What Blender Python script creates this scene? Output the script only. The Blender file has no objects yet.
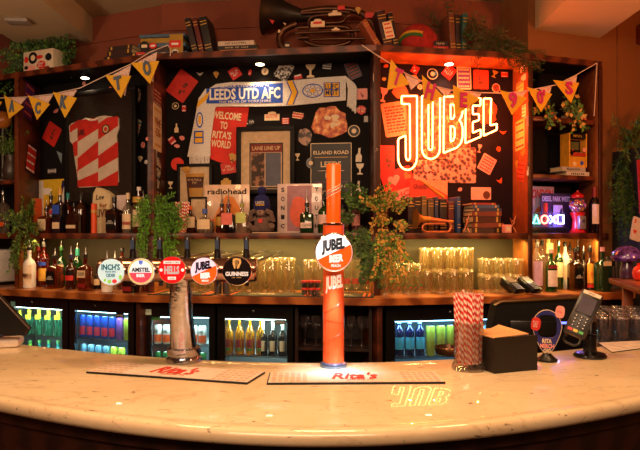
import bpy, bmesh, math, random
from mathutils import Vector, Matrix, Euler

sc = bpy.context.scene
C = sc.collection
F = 607.0                      # focal length in pixels of the 640x450 frame
CX, CY, CZ = 320.0, 236.0, 1.55   # principal column, horizon row, eye height

# ------------------------------------------------------------------ camera, world, light
cam_d = bpy.data.cameras.new('camera')
cam_d.sensor_width = 36.0
cam_d.lens = F / 640.0 * 36.0
cam_d.shift_y = 11.0 / 640.0
cam_d.clip_start = 0.05
cam = bpy.data.objects.new('camera', cam_d)
C.objects.link(cam)
cam.location = (0, 0, CZ)
cam.rotation_euler = (math.pi / 2, 0, 0)
sc.camera = cam

w = bpy.data.worlds.new('room_ambient')
sc.world = w
w.use_nodes = True
w.node_tree.nodes['Background'].inputs[0].default_value = (1.0, 0.55, 0.36, 1)
w.node_tree.nodes['Background'].inputs[1].default_value = 0.022

sc.view_settings.view_transform = 'Standard'
sc.view_settings.look = 'None'
sc.view_settings.exposure = 0.0
sc.view_settings.gamma = 1.0
sc.view_settings.use_curve_mapping = False
sc.cycles.use_denoising = True
sc.cycles.max_bounces = 8
sc.cycles.transparent_max_bounces = 24
sc.cycles.sample_clamp_indirect = 6.0

def area(name, loc, target, sx, sy, power, col):
    l = bpy.data.lights.new(name, 'AREA')
    l.shape = 'RECTANGLE'; l.size = sx; l.size_y = sy
    l.energy = power; l.color = col
    o = bpy.data.objects.new(name, l); C.objects.link(o)
    o.location = loc
    o.rotation_euler = (Vector(target) - Vector(loc)).to_track_quat('-Z', 'Y').to_euler()
    return o

WARM = (1.0, 0.52, 0.22)
# the pub's ceiling lamps over and before the bar
area('ceiling_lamp_bar_left', (-1.1, 1.75, 2.95), (-0.9, 1.7, 1.1), 0.5, 0.3, 15, WARM)
area('ceiling_lamp_bar_middle', (0.05, 1.75, 2.95), (0.05, 1.8, 1.1), 0.5, 0.3, 25, (1.0, 0.62, 0.32))
area('ceiling_lamp_bar_right', (1.15, 1.75, 2.95), (1.0, 1.7, 1.1), 0.5, 0.3, 15, WARM)
area('room_lamps', (-0.3, -0.6, 2.9), (0.0, 4.2, 1.6), 2.4, 0.8, 88, (1.0, 0.62, 0.37))
area('added_uplight_right', (2.3, 2.35, 2.1), (1.75, 3.3, 2.93), 0.15, 0.15, 22, (1.0, 0.32, 0.09))  # added to throw orange light on the right beam, no fixture modelled
area('added_uplight_left', (-2.5, 2.3, 2.1), (-2.0, 4.0, 3.04), 0.3, 0.3, 13, (1.0, 0.70, 0.45))  # added to brighten the left beam in place of room bounce

# ------------------------------------------------------------------ materials
def rgb(r, g, b):
    f = lambda c: (c / 255 / 12.92) if c / 255 <= 0.04045 else ((c / 255 + 0.055) / 1.055) ** 2.4
    return (f(r), f(g), f(b), 1)

_m = {}
def M(name, col, rough=0.5, metal=0.0, var=0.12, scale=30.0, emit=None, es=0.0, spec=0.5, bump=0.0, coat=0.0):
    """a plain surface whose colour wanders a little with a noise"""
    if name in _m: return _m[name]
    m = bpy.data.materials.new(name); m.use_nodes = True
    n = m.node_tree.nodes; l = m.node_tree.links
    b = n['Principled BSDF']
    c = rgb(*col)
    tc = n.new('ShaderNodeTexCoord'); no = n.new('ShaderNodeTexNoise'); no.inputs['Scale'].default_value = scale
    l.new(tc.outputs['Object'], no.inputs['Vector'])
    cr = n.new('ShaderNodeValToRGB')
    cr.color_ramp.elements[0].position = 0.3; cr.color_ramp.elements[1].position = 0.7
    cr.color_ramp.elements[0].color = tuple(x * (1 - var) for x in c[:3]) + (1,)
    cr.color_ramp.elements[1].color = tuple(min(1, x * (1 + var)) for x in c[:3]) + (1,)
    l.new(no.outputs['Fac'], cr.inputs['Fac']); l.new(cr.outputs['Color'], b.inputs['Base Color'])
    b.inputs['Roughness'].default_value = rough; b.inputs['Metallic'].default_value = metal
    b.inputs['Specular IOR Level'].default_value = spec
    b.inputs['Coat Weight'].default_value = coat
    if emit:
        b.inputs['Emission Color'].default_value = rgb(*emit) if max(emit) > 1 else tuple(emit) + (1,)
        b.inputs['Emission Strength'].default_value = es
    if bump:
        bp = n.new('ShaderNodeBump'); bp.inputs['Strength'].default_value = bump; bp.inputs['Distance'].default_value = 0.01
        l.new(no.outputs['Fac'], bp.inputs['Height']); l.new(bp.outputs['Normal'], b.inputs['Normal'])
    _m[name] = m
    return m

def M2(name, ca, cb, scale=20, kind='noise', pos=(0.45, 0.55), rough=0.5, stretch=(1, 1, 1), cc=None, coat=0.0, metal=0):
    """a two (or three) colour pattern: print, wood grain, cloth, marble"""
    if name in _m: return _m[name]
    m = bpy.data.materials.new(name); m.use_nodes = True
    n = m.node_tree.nodes; l = m.node_tree.links
    b = n['Principled BSDF']
    tc = n.new('ShaderNodeTexCoord'); mp = n.new('ShaderNodeMapping'); mp.inputs['Scale'].default_value = stretch
    l.new(tc.outputs['Object'], mp.inputs['Vector'])
    if kind == 'noise':
        t = n.new('ShaderNodeTexNoise'); t.inputs['Scale'].default_value = scale; t.inputs['Detail'].default_value = 5; out = t.outputs['Fac']
    elif kind == 'wave':
        t = n.new('ShaderNodeTexWave'); t.inputs['Scale'].default_value = scale; t.inputs['Distortion'].default_value = 3.0
        t.inputs['Detail'].default_value = 3; out = t.outputs['Fac']
    elif kind == 'stripe':
        t = n.new('ShaderNodeTexWave'); t.inputs['Scale'].default_value = scale; out = t.outputs['Fac']
    elif kind == 'cells':
        t = n.new('ShaderNodeTexVoronoi'); t.inputs['Scale'].default_value = scale; out = t.outputs['Distance']
    l.new(mp.outputs['Vector'], t.inputs['Vector'])
    cr = n.new('ShaderNodeValToRGB'); e = cr.color_ramp.elements
    e[0].position, e[1].position = pos; e[0].color = rgb(*ca); e[1].color = rgb(*cb)
    if cc:
        x = e.new(min(0.99, pos[1] + 0.12)); x.color = rgb(*cc)
    l.new(out, cr.inputs['Fac']); l.new(cr.outputs['Color'], b.inputs['Base Color'])
    b.inputs['Roughness'].default_value = rough; b.inputs['Coat Weight'].default_value = coat
    b.inputs['Metallic'].default_value = metal
    _m[name] = m
    return m

def GL(name, tint=(255, 255, 255), refl=0.35, haze=0.12, hazecol=None, rough=0.05):
    """thin clear glass: see-through, a fresnel reflection and noise streaks of haze painted in as sparkle"""
    if name in _m: return _m[name]
    m = bpy.data.materials.new(name); m.use_nodes = True
    n = m.node_tree.nodes; l = m.node_tree.links
    for x in list(n):
        if x.type == 'BSDF_PRINCIPLED': n.remove(x)
    out = [x for x in n if x.type == 'OUTPUT_MATERIAL'][0]
    tr = n.new('ShaderNodeBsdfTransparent'); tr.inputs[0].default_value = rgb(*tint)
    gl = n.new('ShaderNodeBsdfGlossy'); gl.inputs['Roughness'].default_value = rough
    df = n.new('ShaderNodeBsdfTranslucent'); df.inputs[0].default_value = rgb(*(hazecol or tint))
    d2 = n.new('ShaderNodeBsdfDiffuse'); d2.inputs[0].default_value = rgb(*(hazecol or tint))
    ad = n.new('ShaderNodeMixShader'); l.new(df.outputs[0], ad.inputs[1]); l.new(d2.outputs[0], ad.inputs[2])
    lw = n.new('ShaderNodeLayerWeight'); lw.inputs[0].default_value = 0.35
    no = n.new('ShaderNodeTexNoise'); no.inputs['Scale'].default_value = 40
    tc = n.new('ShaderNodeTexCoord'); mpg = n.new('ShaderNodeMapping'); mpg.inputs['Scale'].default_value = (3.2, 3.2, 0.35); l.new(tc.outputs['Object'], mpg.inputs['Vector']); l.new(mpg.outputs['Vector'], no.inputs['Vector'])
    mr = n.new('ShaderNodeMapRange'); mr.inputs[1].default_value = 0.45; mr.inputs[2].default_value = 0.62; mr.inputs[3].default_value = 0.25; mr.inputs[4].default_value = 1.0; l.new(no.outputs['Fac'], mr.inputs[0])  # vertical noise streaks paint sparkle into the haze
    mh = n.new('ShaderNodeMath'); mh.operation = 'MULTIPLY'; mh.inputs[1].default_value = haze * 2
    l.new(mr.outputs[0], mh.inputs[0])
    m1 = n.new('ShaderNodeMixShader'); l.new(mh.outputs[0], m1.inputs[0]); l.new(tr.outputs[0], m1.inputs[1]); l.new(ad.outputs[0], m1.inputs[2])
    mf = n.new('ShaderNodeMath'); mf.operation = 'MULTIPLY'; mf.inputs[1].default_value = refl; l.new(lw.outputs['Facing'], mf.inputs[0])
    mi = n.new('ShaderNodeMath'); mi.operation = 'ADD'; mi.inputs[1].default_value = refl * 0.12; l.new(mf.outputs[0], mi.inputs[0])
    m2 = n.new('ShaderNodeMixShader'); l.new(mi.outputs[0], m2.inputs[0]); l.new(m1.outputs[0], m2.inputs[1]); l.new(gl.outputs[0], m2.inputs[2])
    l.new(m2.outputs[0], out.inputs[0])
    _m[name] = m
    return m

def EM(name, col, s):
    return M(name, (40, 40, 40), 0.4, var=0.02, emit=col, es=s)

WOOD = M2('brown_wood', (62, 26, 14), (104, 48, 24), 2.2, 'wave', (0.2, 0.8), 0.42, (1, 1, 9))
WOODH = M2('brown_shelf_wood', (66, 26, 13), (110, 50, 24), 2.2, 'wave', (0.2, 0.8), 0.38, (1, 9, 9))
OAK = M2('honey_worktop_wood', (120, 62, 26), (178, 104, 48), 1.6, 'wave', (0.15, 0.85), 0.33, (1, 8, 8))
DARKW = M2('dark_panel_wood', (30, 14, 9), (48, 23, 14), 3, 'wave', (0.2, 0.8), 0.45, (1, 1, 8))
BLACKP = M('matt_black_panel', (20, 16, 17), 0.8, var=0.15, scale=6, spec=0.15)
WALLM = M('terracotta_paint', (126, 62, 38), 0.85, var=0.08, scale=3)
WALLE = M('brown_ochre_paint', (126, 76, 32), 0.85, var=0.06, scale=3)
CEIL = M('dull_cream_ceiling_paint', (190, 168, 130), 0.9, var=0.04, scale=2)
BLK = M('black_plastic', (14, 13, 13), 0.35, var=0.1)
BLKS = M('satin_black', (20, 18, 18), 0.25, var=0.1)
WHITE = M('white_print', (232, 224, 214), 0.5, var=0.03)
CREAM = M('cream_card', (228, 200, 160), 0.6, var=0.05)
RED = M('red_print', (205, 40, 30), 0.5, var=0.08)
ORANGE = M('orange_print', (232, 96, 30), 0.45, var=0.05)
NAVY = M('navy_print', (28, 28, 84), 0.6, var=0.1)
CHROME = M('chrome', (225, 220, 215), 0.12, 1.0, var=0.03)
STEEL = M('dull_steel', (150, 148, 146), 0.3, 1.0, var=0.05)
YELLOW = M('yellow_felt', (226, 170, 34), 0.8, var=0.06, scale=80)
GREY = M('grey_print', (110, 110, 116), 0.6, var=0.06)
PINK = M('pink_print', (232, 150, 140), 0.6, var=0.05)
BLUE = M('blue_print', (40, 80, 190), 0.6, var=0.08)
GOLD = M('gold_print', (200, 150, 60), 0.4, var=0.1)
DKRED = M('dark_red_print', (130, 20, 22), 0.5, var=0.1)
GREENM = M('green_print', (60, 130, 60), 0.5, var=0.1)
PURPLE = M('purple_print', (120, 60, 130), 0.5, var=0.1)

# ------------------------------------------------------------------ mesh builder
class MB:
    def __init__(s): s.v = []; s.f = []; s.mi = []; s.mats = []; s.X = Matrix.Identity(4)
    def slot(s, m):
        if m not in s.mats: s.mats.append(m)
        return s.mats.index(m)
    def add(s, vs, fs, m):
        o = len(s.v); s.v += [tuple(s.X @ Vector(p)) for p in vs]
        k = s.slot(m)
        for f in fs: s.f.append([i + o for i in f]); s.mi.append(k)
        return s
    def box(s, x0, x1, y0, y1, z0, z1, m, bev=0.0):
        if bev > 0:
            b = min(bev, abs(x1-x0)*0.45, abs(y1-y0)*0.45, abs(z1-z0)*0.45)
            bm = bmesh.new(); bmesh.ops.create_cube(bm, size=1)
            for v in bm.verts:
                v.co = Vector(((x0+x1)/2 + v.co.x*(x1-x0), (y0+y1)/2 + v.co.y*(y1-y0), (z0+z1)/2 + v.co.z*(z1-z0)))
            bmesh.ops.bevel(bm, geom=bm.edges[:], offset=b, segments=2, affect='EDGES', profile=0.5)
            bm.verts.index_update()
            s.add([v.co[:] for v in bm.verts], [[v.index for v in f.verts] for f in bm.faces], m); bm.free()
            return s
        vs = [(x0,y0,z0),(x1,y0,z0),(x1,y1,z0),(x0,y1,z0),(x0,y0,z1),(x1,y0,z1),(x1,y1,z1),(x0,y1,z1)]
        return s.add(vs, [(0,3,2,1),(4,5,6,7),(0,1,5,4),(1,2,6,5),(2,3,7,6),(3,0,4,7)], m)
    def rings(s, rings, m, closed=True, caps=True):
        n = len(rings[0]); vs = [p for r in rings for p in r]; fs = []
        for i in range(len(rings)-1):
            for j in range(n if closed else n-1):
                a = i*n+j; b = i*n+(j+1) % n
                fs.append((a, b, b+n, a+n))
        if caps: fs.append(list(range(n))[::-1]); fs.append([(len(rings)-1)*n+j for j in range(n)])
        return s.add(vs, fs, m)
    def lathe(s, prof, m, n=20, c=(0,0,0), sx=1, sy=1, caps=True, p=2.0):
        """prof: (r, z) or (r, z, squareness)"""
        R = []
        for q in prof:
            pp = q[2] if len(q) > 2 else p
            ring = []
            for j in range(n):
                a = 2*math.pi*(j+0.5)/n; ca, sa = math.cos(a), math.sin(a)
                k = (abs(ca)**pp + abs(sa)**pp) ** (-1/pp)
                ring.append((c[0]+sx*q[0]*k*ca, c[1]+sy*q[0]*k*sa, c[2]+q[1]))
            R.append(ring)
        return s.rings(R, m, caps=caps)
    def patch(s, r, z0, z1, a, m, c=(0,0,0), n=8, sy=1, th=0.0006, off=0.0):
        """a label wrapped on the front (-y) of a round body, half angle a"""
        A = []; B = []
        for j in range(n+1):
            t = -a + 2*a*j/n + off
            A.append((math.sin(t), -math.cos(t)))
        R = [[(c[0]+x*(r+th), c[1]+y*(r+th)*sy, c[2]+z) for x, y in A] + [(c[0]+x*(r-0.001), c[1]+y*(r-0.001)*sy, c[2]+z) for x, y in A[::-1]] for z in (z0, z1)]
        return s.rings(R, m)
    def tube(s, pts, r, m, n=8, closed=False):
        P = [Vector(p) for p in pts]; rr = r if isinstance(r, (list, tuple)) else [r]*len(P)
        R = []; up = None
        for i, p in enumerate(P):
            if closed: d = P[(i+1) % len(P)] - P[i-1]
            else: d = P[min(i+1, len(P)-1)] - P[max(i-1, 0)]
            if d.length < 1e-9: d = Vector((0,0,1))
            d.normalize()
            if up is None:
                up = d.orthogonal().normalized()
            else:
                up = (up - d*up.dot(d))
                up = up.normalized() if up.length > 1e-6 else d.orthogonal().normalized()
            sd = d.cross(up)
            R.append([tuple(p + (up*math.cos(2*math.pi*j/n) + sd*math.sin(2*math.pi*j/n))*rr[i]) for j in range(n)])
        if closed: R.append(R[0]); return s.rings(R, m, caps=False)
        return s.rings(R, m)
    def poly(s, pts, y0, y1, m):
        """outline in the x,z plane, given thickness from y0 (front) to y1"""
        n = len(pts)
        a = sum(pts[i][0]*pts[(i+1) % n][1] - pts[(i+1) % n][0]*pts[i][1] for i in range(n))
        if a < 0: pts = pts[::-1]
        vs = [(x, y0, z) for x, z in pts] + [(x, y1, z) for x, z in pts]
        fs = [list(range(n)), list(range(n, 2*n))[::-1]]
        for i in range(n): j = (i+1) % n; fs.append((i, i+n, j+n, j))
        return s.add(vs, fs, m)
    def sphere(s, c, r, m, n=14, sx=1, sy=1, sz=1):
        prof = []
        k = n//2
        for i in range(k+1):
            t = -math.pi/2 + math.pi*i/k
            prof.append((max(1e-4, r*math.cos(t)), r*math.sin(t)*sz))
        return s.lathe(prof, m, n, c, sx, sy, caps=True)
    def build(s, name, parent=None, loc=(0,0,0), rz=0.0, smooth=True, ang=38):
        me = bpy.data.meshes.new(name)
        me.from_pydata(s.v, [], s.f)
        for m in s.mats: me.materials.append(m)
        me.polygons.foreach_set('material_index', s.mi)
        if smooth:
            me.polygons.foreach_set('use_smooth', [True]*len(me.polygons))
            me.update()
            try: me.set_sharp_from_angle(angle=math.radians(ang))
            except Exception: pass
        me.update()
        o = bpy.data.objects.new(name, me); C.objects.link(o)
        o.location = loc; o.rotation_euler = (0, 0, rz)
        if parent: o.parent = parent
        return o

def tag(o, label=None, cat=None, group=None, kind=None):
    if label: o['label'] = label
    if cat: o['category'] = cat
    if group: o['group'] = group
    if kind: o['kind'] = kind
    return o
def empty(name, loc, rz, label, cat, group=None):
    o = bpy.data.objects.new(name, None); C.objects.link(o); o.empty_display_size = 0.05
    o.location = loc; o.rotation_euler = (0, 0, rz)
    return tag(o, label, cat, group)
def copy_tree(o, parent=None):
    c = o.copy(); C.objects.link(c)
    if parent: c.parent = parent
    for ch in list(o.children): copy_tree(ch, c)
    return c
ORD = ['leftmost', 'second from the left', 'third from the left', 'fourth from the left', 'fifth from the left', 'sixth from the left', 'seventh from the left', 'eighth from the left', 'ninth from the left', 'tenth from the left']
def ordl(i, n):
    if n == 1: return 'only'
    if i == n-1: return 'rightmost'
    if i == n-2 and n > 4: return 'second from the right'
    if i == n-3 and n > 6: return 'third from the right'
    return ORD[i]

def text(s, w, h, m, parent, loc=(0,0,0), bold=0.0, depth=0.0008, name='lettering', rot=0.0, bend=0.0, shear=0.0, slope=0.0):
    """raised letters fitted to w x h, standing in the x,z plane and facing -y; '~abc' gives unreadable small print"""
    if s[0] == '~':
        b = MB(); rows = s[1:].split('\n'); R = random.Random(s); rh = h/len(rows)
        for i, rw in enumerate(rows):
            zc_ = h/2-rh*(i+0.5); cw = w/max(len(r_) for r_ in rows); x = -cw*len(rw)/2
            for ch in rw:
                if ch != ' ':
                    ww = cw*R.uniform(0.5, 0.8); hh = rh*0.38
                    b.box(x, x+ww*0.35, -depth, 0, zc_-hh, zc_+hh, m); q_ = R.choice((-1, 0, 1))*hh*0.7; b.box(x+ww*0.35, x+ww, -depth, 0, zc_+q_-hh*0.22, zc_+q_+hh*0.22, m)
                x += cw
        o = b.build(name, parent, loc, smooth=False); o.rotation_euler = (0, rot, 0)
        return o
    cu = bpy.data.curves.new('lettering', 'FONT'); cu.body = s; cu.align_x = 'CENTER'
    cu.offset = bold; cu.extrude = 0.01; cu.resolution_u = 2; cu.shear = shear; cu.space_line = 0.85
    to = bpy.data.objects.new('t', cu)
    me = bpy.data.meshes.new_from_object(to)
    bpy.data.objects.remove(to); bpy.data.curves.remove(cu)
    xs = [v.co.x for v in me.vertices]; ys = [v.co.y for v in me.vertices]
    if not xs: return None
    x0, x1, y0, y1 = min(xs), max(xs), min(ys), max(ys)
    for v in me.vertices:
        x = (v.co.x-(x0+x1)/2)/(x1-x0)*w; z = (v.co.y-(y0+y1)/2)/(y1-y0)*h
        z += slope*x
        y = -depth/2 + (-1 if v.co.z > 0 else 1)*depth/2
        if bend:
            a = x/bend; rr = bend - y
            v.co = Vector((rr*math.sin(a), -rr*math.cos(a) + bend, z))
        else: v.co = Vector((x, y, z))
    me.materials.clear(); me.materials.append(m)
    o = bpy.data.objects.new(name, me); C.objects.link(o); o.parent = parent
    o.location = loc; o.rotation_euler = (0, rot, 0)
    return o

# ------------------------------------------------------------------ plan of the back bar: straight bays on a gentle bow
D0 = 3.85
def mul(px): return 1/math.cos((px-340)/607)
def fp(px): t = D0*mul(px); return Vector(((px-CX)/F*t, t))
NODES = [-40, 149, 376, 528, 600, 700]
PT = [fp(p) for p in NODES]
FC = []
for i in range(5):
    u = (PT[i+1]-PT[i]); L = u.length; u = u/L
    FC.append(dict(o=PT[i], u=u, n=Vector((-u.y, u.x)), L=L, rz=math.atan2(u.y, u.x), sh=u.y/u.x))
def bay(px):
    for i in range(5):
        if px < NODES[i+1]: return i
    return 4
def pix(px, py, d=0.0, k=None):
    k = bay(px) if k is None else k
    f = FC[k]; r = Vector(((px-CX)/F, 1.0))
    t = (f['o'].dot(f['n'])+d)/r.dot(f['n'])
    return (r*t-f['o']).dot(f['u']), CZ-(py-CY)/F*t, t
def wpt(k, s, d, z=0.0):
    f = FC[k]; p = f['o']+f['u']*s+f['n']*d
    return Vector((p.x, p.y, z))
def place(px, d, z=None, py=None, k=None):
    """foot point of a thing: world location, turn of its bay, metres per pixel there"""
    k = bay(px) if k is None else k
    s, zz, t = pix(px, py if py is not None else CY, d, k)
    return wpt(k, s, d, zz if z is None else z), FC[k]['rz'], t/F
def wq(px, d, k):
    return pix(px+0.5, CY, d, k)[0]-pix(px-0.5, CY, d, k)[0]
def struct(name, mb, k=None, smooth=False):
    if k is None: o = mb.build(name, smooth=smooth)
    else: f = FC[k]; o = mb.build(name, None, (f['o'].x, f['o'].y, 0), f['rz'], smooth=smooth)
    return tag(o, kind='structure')
def unit(name, mb, k, label, cat):
    f = FC[k]
    return tag(mb.build(name, None, (f['o'].x, f['o'].y, 0), f['rz'], smooth=False), label, cat)

Z_TOP = 2.757       # top of the cabinet
Z_SH = 1.57         # top of the middle shelf
Z_WT = 1.175        # top of the back worktop
DB = 0.28           # depth of the shelves
Z_CE = 3.22
Z_BAR = 1.10

# ------------------------------------------------------------------ the room
b = MB(); b.box(-4, 4, -2.5, 6.2, -0.05, 0, M('dark_floor_boards', (70, 45, 32), 0.5)); struct('floor', b)
b = MB(); b.box(-4, 4, -2.5, 6.2, Z_CE, Z_CE+0.1, CEIL); struct('ceiling', b)
b = MB(); b.box(-2.33, -1.74, 0.6, 5.2, 3.03, Z_CE-0.001, CEIL); struct('trim_1', b)
b = MB(); b.box(1.44, 1.95, 0.6, 4.9, 2.93, Z_CE-0.001, CEIL); struct('trim_2', b)
for k in range(5):
    L = FC[k]['L']; b = MB()
    m = WALLM if k < 3 else WALLE
    d = DB+0.035
    if k < 3:
        b.X = Matrix(((1, FC[k]['sh'], 0, 0), (0, 1, 0, 0), (0, 0, 1, 0), (0, 0, 0, 1))); b.box(0, L, d, d+0.05, 0, Z_CE, m)
        b.box(0, L, d-0.012, d, 3.02, 3.035, m)
    elif k == 3:
        b.box(0, L, d, d+0.05, 0, Z_TOP, m)
        b.box(0.0, L, 0, DB+0.085, Z_TOP+0.002, Z_CE, m)
    else:
        b.box(0, L+0.1, 0.0, 0.05, 0, Z_CE, m)
        s = pix(617, 100, 0, 4)[0]
        b.box(s-0.006, s+0.006, -0.012, 0, 0, Z_CE-0.1, m)
        b.box(0.35, L, -0.06, 0, 2.93, 3.05, M('dark_red_cornice', (96, 34, 22), 0.5))
    struct('wall_back' if k == 0 else 'wall_back_%s' % ['', 'middle', 'centre', 'niche', 'right'][k], b, k)
b = MB(); b.box(PT[0].x-0.1, PT[0].x-0.02, -2.5, PT[0].y+0.4, 0, Z_CE, WALLM); struct('wall_left', b)
b = MB(); b.box(PT[5].x+0.02, PT[5].x+0.1, -2.5, PT[5].y+0.2, 0, Z_CE, WALLE); struct('wall_right', b)

# ceiling plate on the left beam
b = MB(); b.box(-0.075, 0.075, -0.05, 0.05, -0.025, 0, M('grey_plate', (150, 140, 130), 0.5), 0.006)
tag(b.build('ceiling_vent', None, (-2.06, 4.15, 3.029), 0.05), 'small square grey plate fixed under the cream ceiling beam', 'vent')

# ------------------------------------------------------------------ back bar cabinets (one thing per bay)
OLIVE = M('olive_back_panel', (66, 58, 34), 0.6, var=0.08, scale=4)
BRD = WOODH
LOWLIT = M2('led_lit_side_wood', (150, 84, 36), (190, 118, 54), 2, 'wave', (0.2, 0.8), 0.4, (1, 1, 8))  # brown side wood painted paler for the LED light under the shelf
LITW = M2('neon_lit_boards', (150, 72, 34), (176, 96, 48), 2, 'wave', (0.2, 0.8), 0.4, (1, 8, 8))  # brown boards lightened, the neon's orange light put into their colour
MB0 = MB
def cabinet(k, label, s0=None, s1=None, posts=(), shelf=True, under=BLACKP, panel=BLACKP, lowpanel=OLIVE, side=None):
    f = FC[k]; L = f['L']; s0 = 0 if s0 is None else s0; s1 = L if s1 is None else s1
    e = empty('back_bar_cabinet', (f['o'].x, f['o'].y, 0), f['rz'], label, 'shelving')
    def MB():
        b = MB0(); b.X = Matrix(((1, f['sh'], 0, 0), (0, 1, 0, 0), (0, 0, 1, 0), (0, 0, 0, 1))); return b
    b = MB(); b.box(s0, s1, DB, DB+0.03, Z_SH, Z_TOP-0.0225, panel); b.build('back_panel', e, smooth=False)
    b = MB(); b.box(s0, s1, DB, DB+0.03, Z_WT+0.0005, Z_SH-0.0402, lowpanel); b.build('splashback', e, smooth=False)
    b = MB(); b.box(s0, s1, -0.01, DB+0.03, Z_TOP-0.018, Z_TOP, BRD); b.box(s0, s1, -0.03, -0.0101, Z_TOP-0.038, Z_TOP, BRD); b.box(s0, s1, -0.01, DB+0.03, Z_TOP-0.022, Z_TOP-0.0181, under)
    b.build('top_board', e, smooth=False)
    if shelf:
        b = MB(); b.box(s0, s1, -0.03, DB-0.0005, Z_SH-0.04, Z_SH, BRD, 0.004); b.build('middle_shelf', e)
    for a, c in posts:
        b = MB(); b.box(a, c, -0.035, DB+0.02, Z_SH-0.02, Z_TOP-0.0385, side or WOOD, 0.003); b.box(a+0.0005, c-0.0005, -0.009, DB+0.02, Z_TOP-0.045, Z_TOP-0.0222, side or WOOD); b.box(a-0.0006, c+0.0006, -0.037, -0.02, Z_SH-0.02, Z_TOP-0.0385, WOOD, 0.002); b.build('side_panel', e)
        b = MB(); b.box(a, c, -0.02, DB+0.02, Z_WT+0.0005, Z_SH-0.0205, LOWLIT); b.box(a, c, -0.035, -0.0201, Z_WT+0.0005, Z_SH-0.0205, WOOD, 0.002); b.build('lower_side_panel', e)
    return e
sA = pix(20, 150, 0, 0)[0]
cabA = cabinet(0, 'tall dark wooden shelf unit holding the framed striped shirt', posts=[(sA-0.03, sA+0.01)])
cabB = cabinet(1, 'wide dark wooden shelf unit with the white football scarf pinned inside', posts=[(0.0, 0.045)])
cabC = cabinet(2, 'wooden shelf unit glowing orange round the neon lettering', posts=[(-0.018, 0.026)], under=LITW, panel=M('neon_tinted_panel', (28, 15, 22), 0.8, spec=0.2))  # black back panel tinted with the neon's dark red light
L3 = FC[3]['L']
cabD = cabinet(3, 'narrow dark shelf unit beside the brown wall with the glowing symbols', posts=[(-0.012, 0.022), (L3-0.03, L3)], side=LITW, under=BLACKP, lowpanel=M2('honey_back_boards', (150, 84, 30), (196, 122, 52), 2, 'wave', (0.2, 0.8), 0.4, (9, 1, 1)))
# extra shelves
def shelf_in(parent, k, px0, px1, py, mat_=WOODH):
    a = pix(px0, py, 0, k); c = pix(px1, py, 0, k)
    b = MB(); b.X = Matrix(((1, FC[k]['sh'], 0, 0), (0, 1, 0, 0), (0, 0, 1, 0), (0, 0, 0, 1))); b.box(a[0], c[0], 0.0, DB-0.0005, a[1]-0.015, a[1]+0.015, mat_, 0.003); b.build('shelf', parent)
    return a[1]+0.015
zA2 = shelf_in(cabA, 0, -38, 19, 184)
zD2 = shelf_in(cabD, 3, 533, 594, 176)
zD1 = shelf_in(cabD, 3, 533, 594, 118)
# middle shelf tail to the right of the last bay
b = MB(); b.box(0.001, 0.05, -0.03, -0.0005, Z_SH-0.04, Z_SH, BRD, 0.004); b.build('shelf_end', cabD, (L3, 0, 0))

# the back worktop: one continuous board along the bays
b = MB()
prof = [(-0.2, Z_WT-0.045), (-0.2, Z_WT-0.004), (-0.196, Z_WT), (DB-0.001, Z_WT), (DB-0.001, Z_WT-0.045)]
R = []
for i in range(5):
    if i == 0: n = FC[0]['n']; sc_ = 1
    else:
        n = (FC[i-1]['n']+FC[i]['n']).normalized(); sc_ = 1/n.dot(FC[i]['n'])
    R.append([(PT[i].x+n.x*d*sc_, PT[i].y+n.y*d*sc_, z) for d, z in prof])
i = 4; f = FC[4]; P = PT[4]+f['u']*0.13
R.append([(P.x+f['n'].x*min(d, -0.003), P.y+f['n'].y*min(d, -0.003), z) for d, z in prof])
b.rings(R, OAK)
tag(b.build('back_worktop', smooth=False), 'long honey brown wooden back worktop under the bottles and glasses', 'worktop')
# uprights beneath the worktop
for px, lab in ((140, 'slim wooden upright between the blue can fridge and the orange can fridge'), (379, 'slim wooden upright between the wine glass cupboard and blue bottle fridge')):
    k = bay(px); s = pix(px, 330, -0.14, k)[0]; b = MB()
    b.box(s-0.017, s+0.017, -0.16, 0.2, 0, Z_WT-0.046, WOOD, 0.003)
    unit('cupboard_upright', b, k, lab, 'upright')

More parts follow.
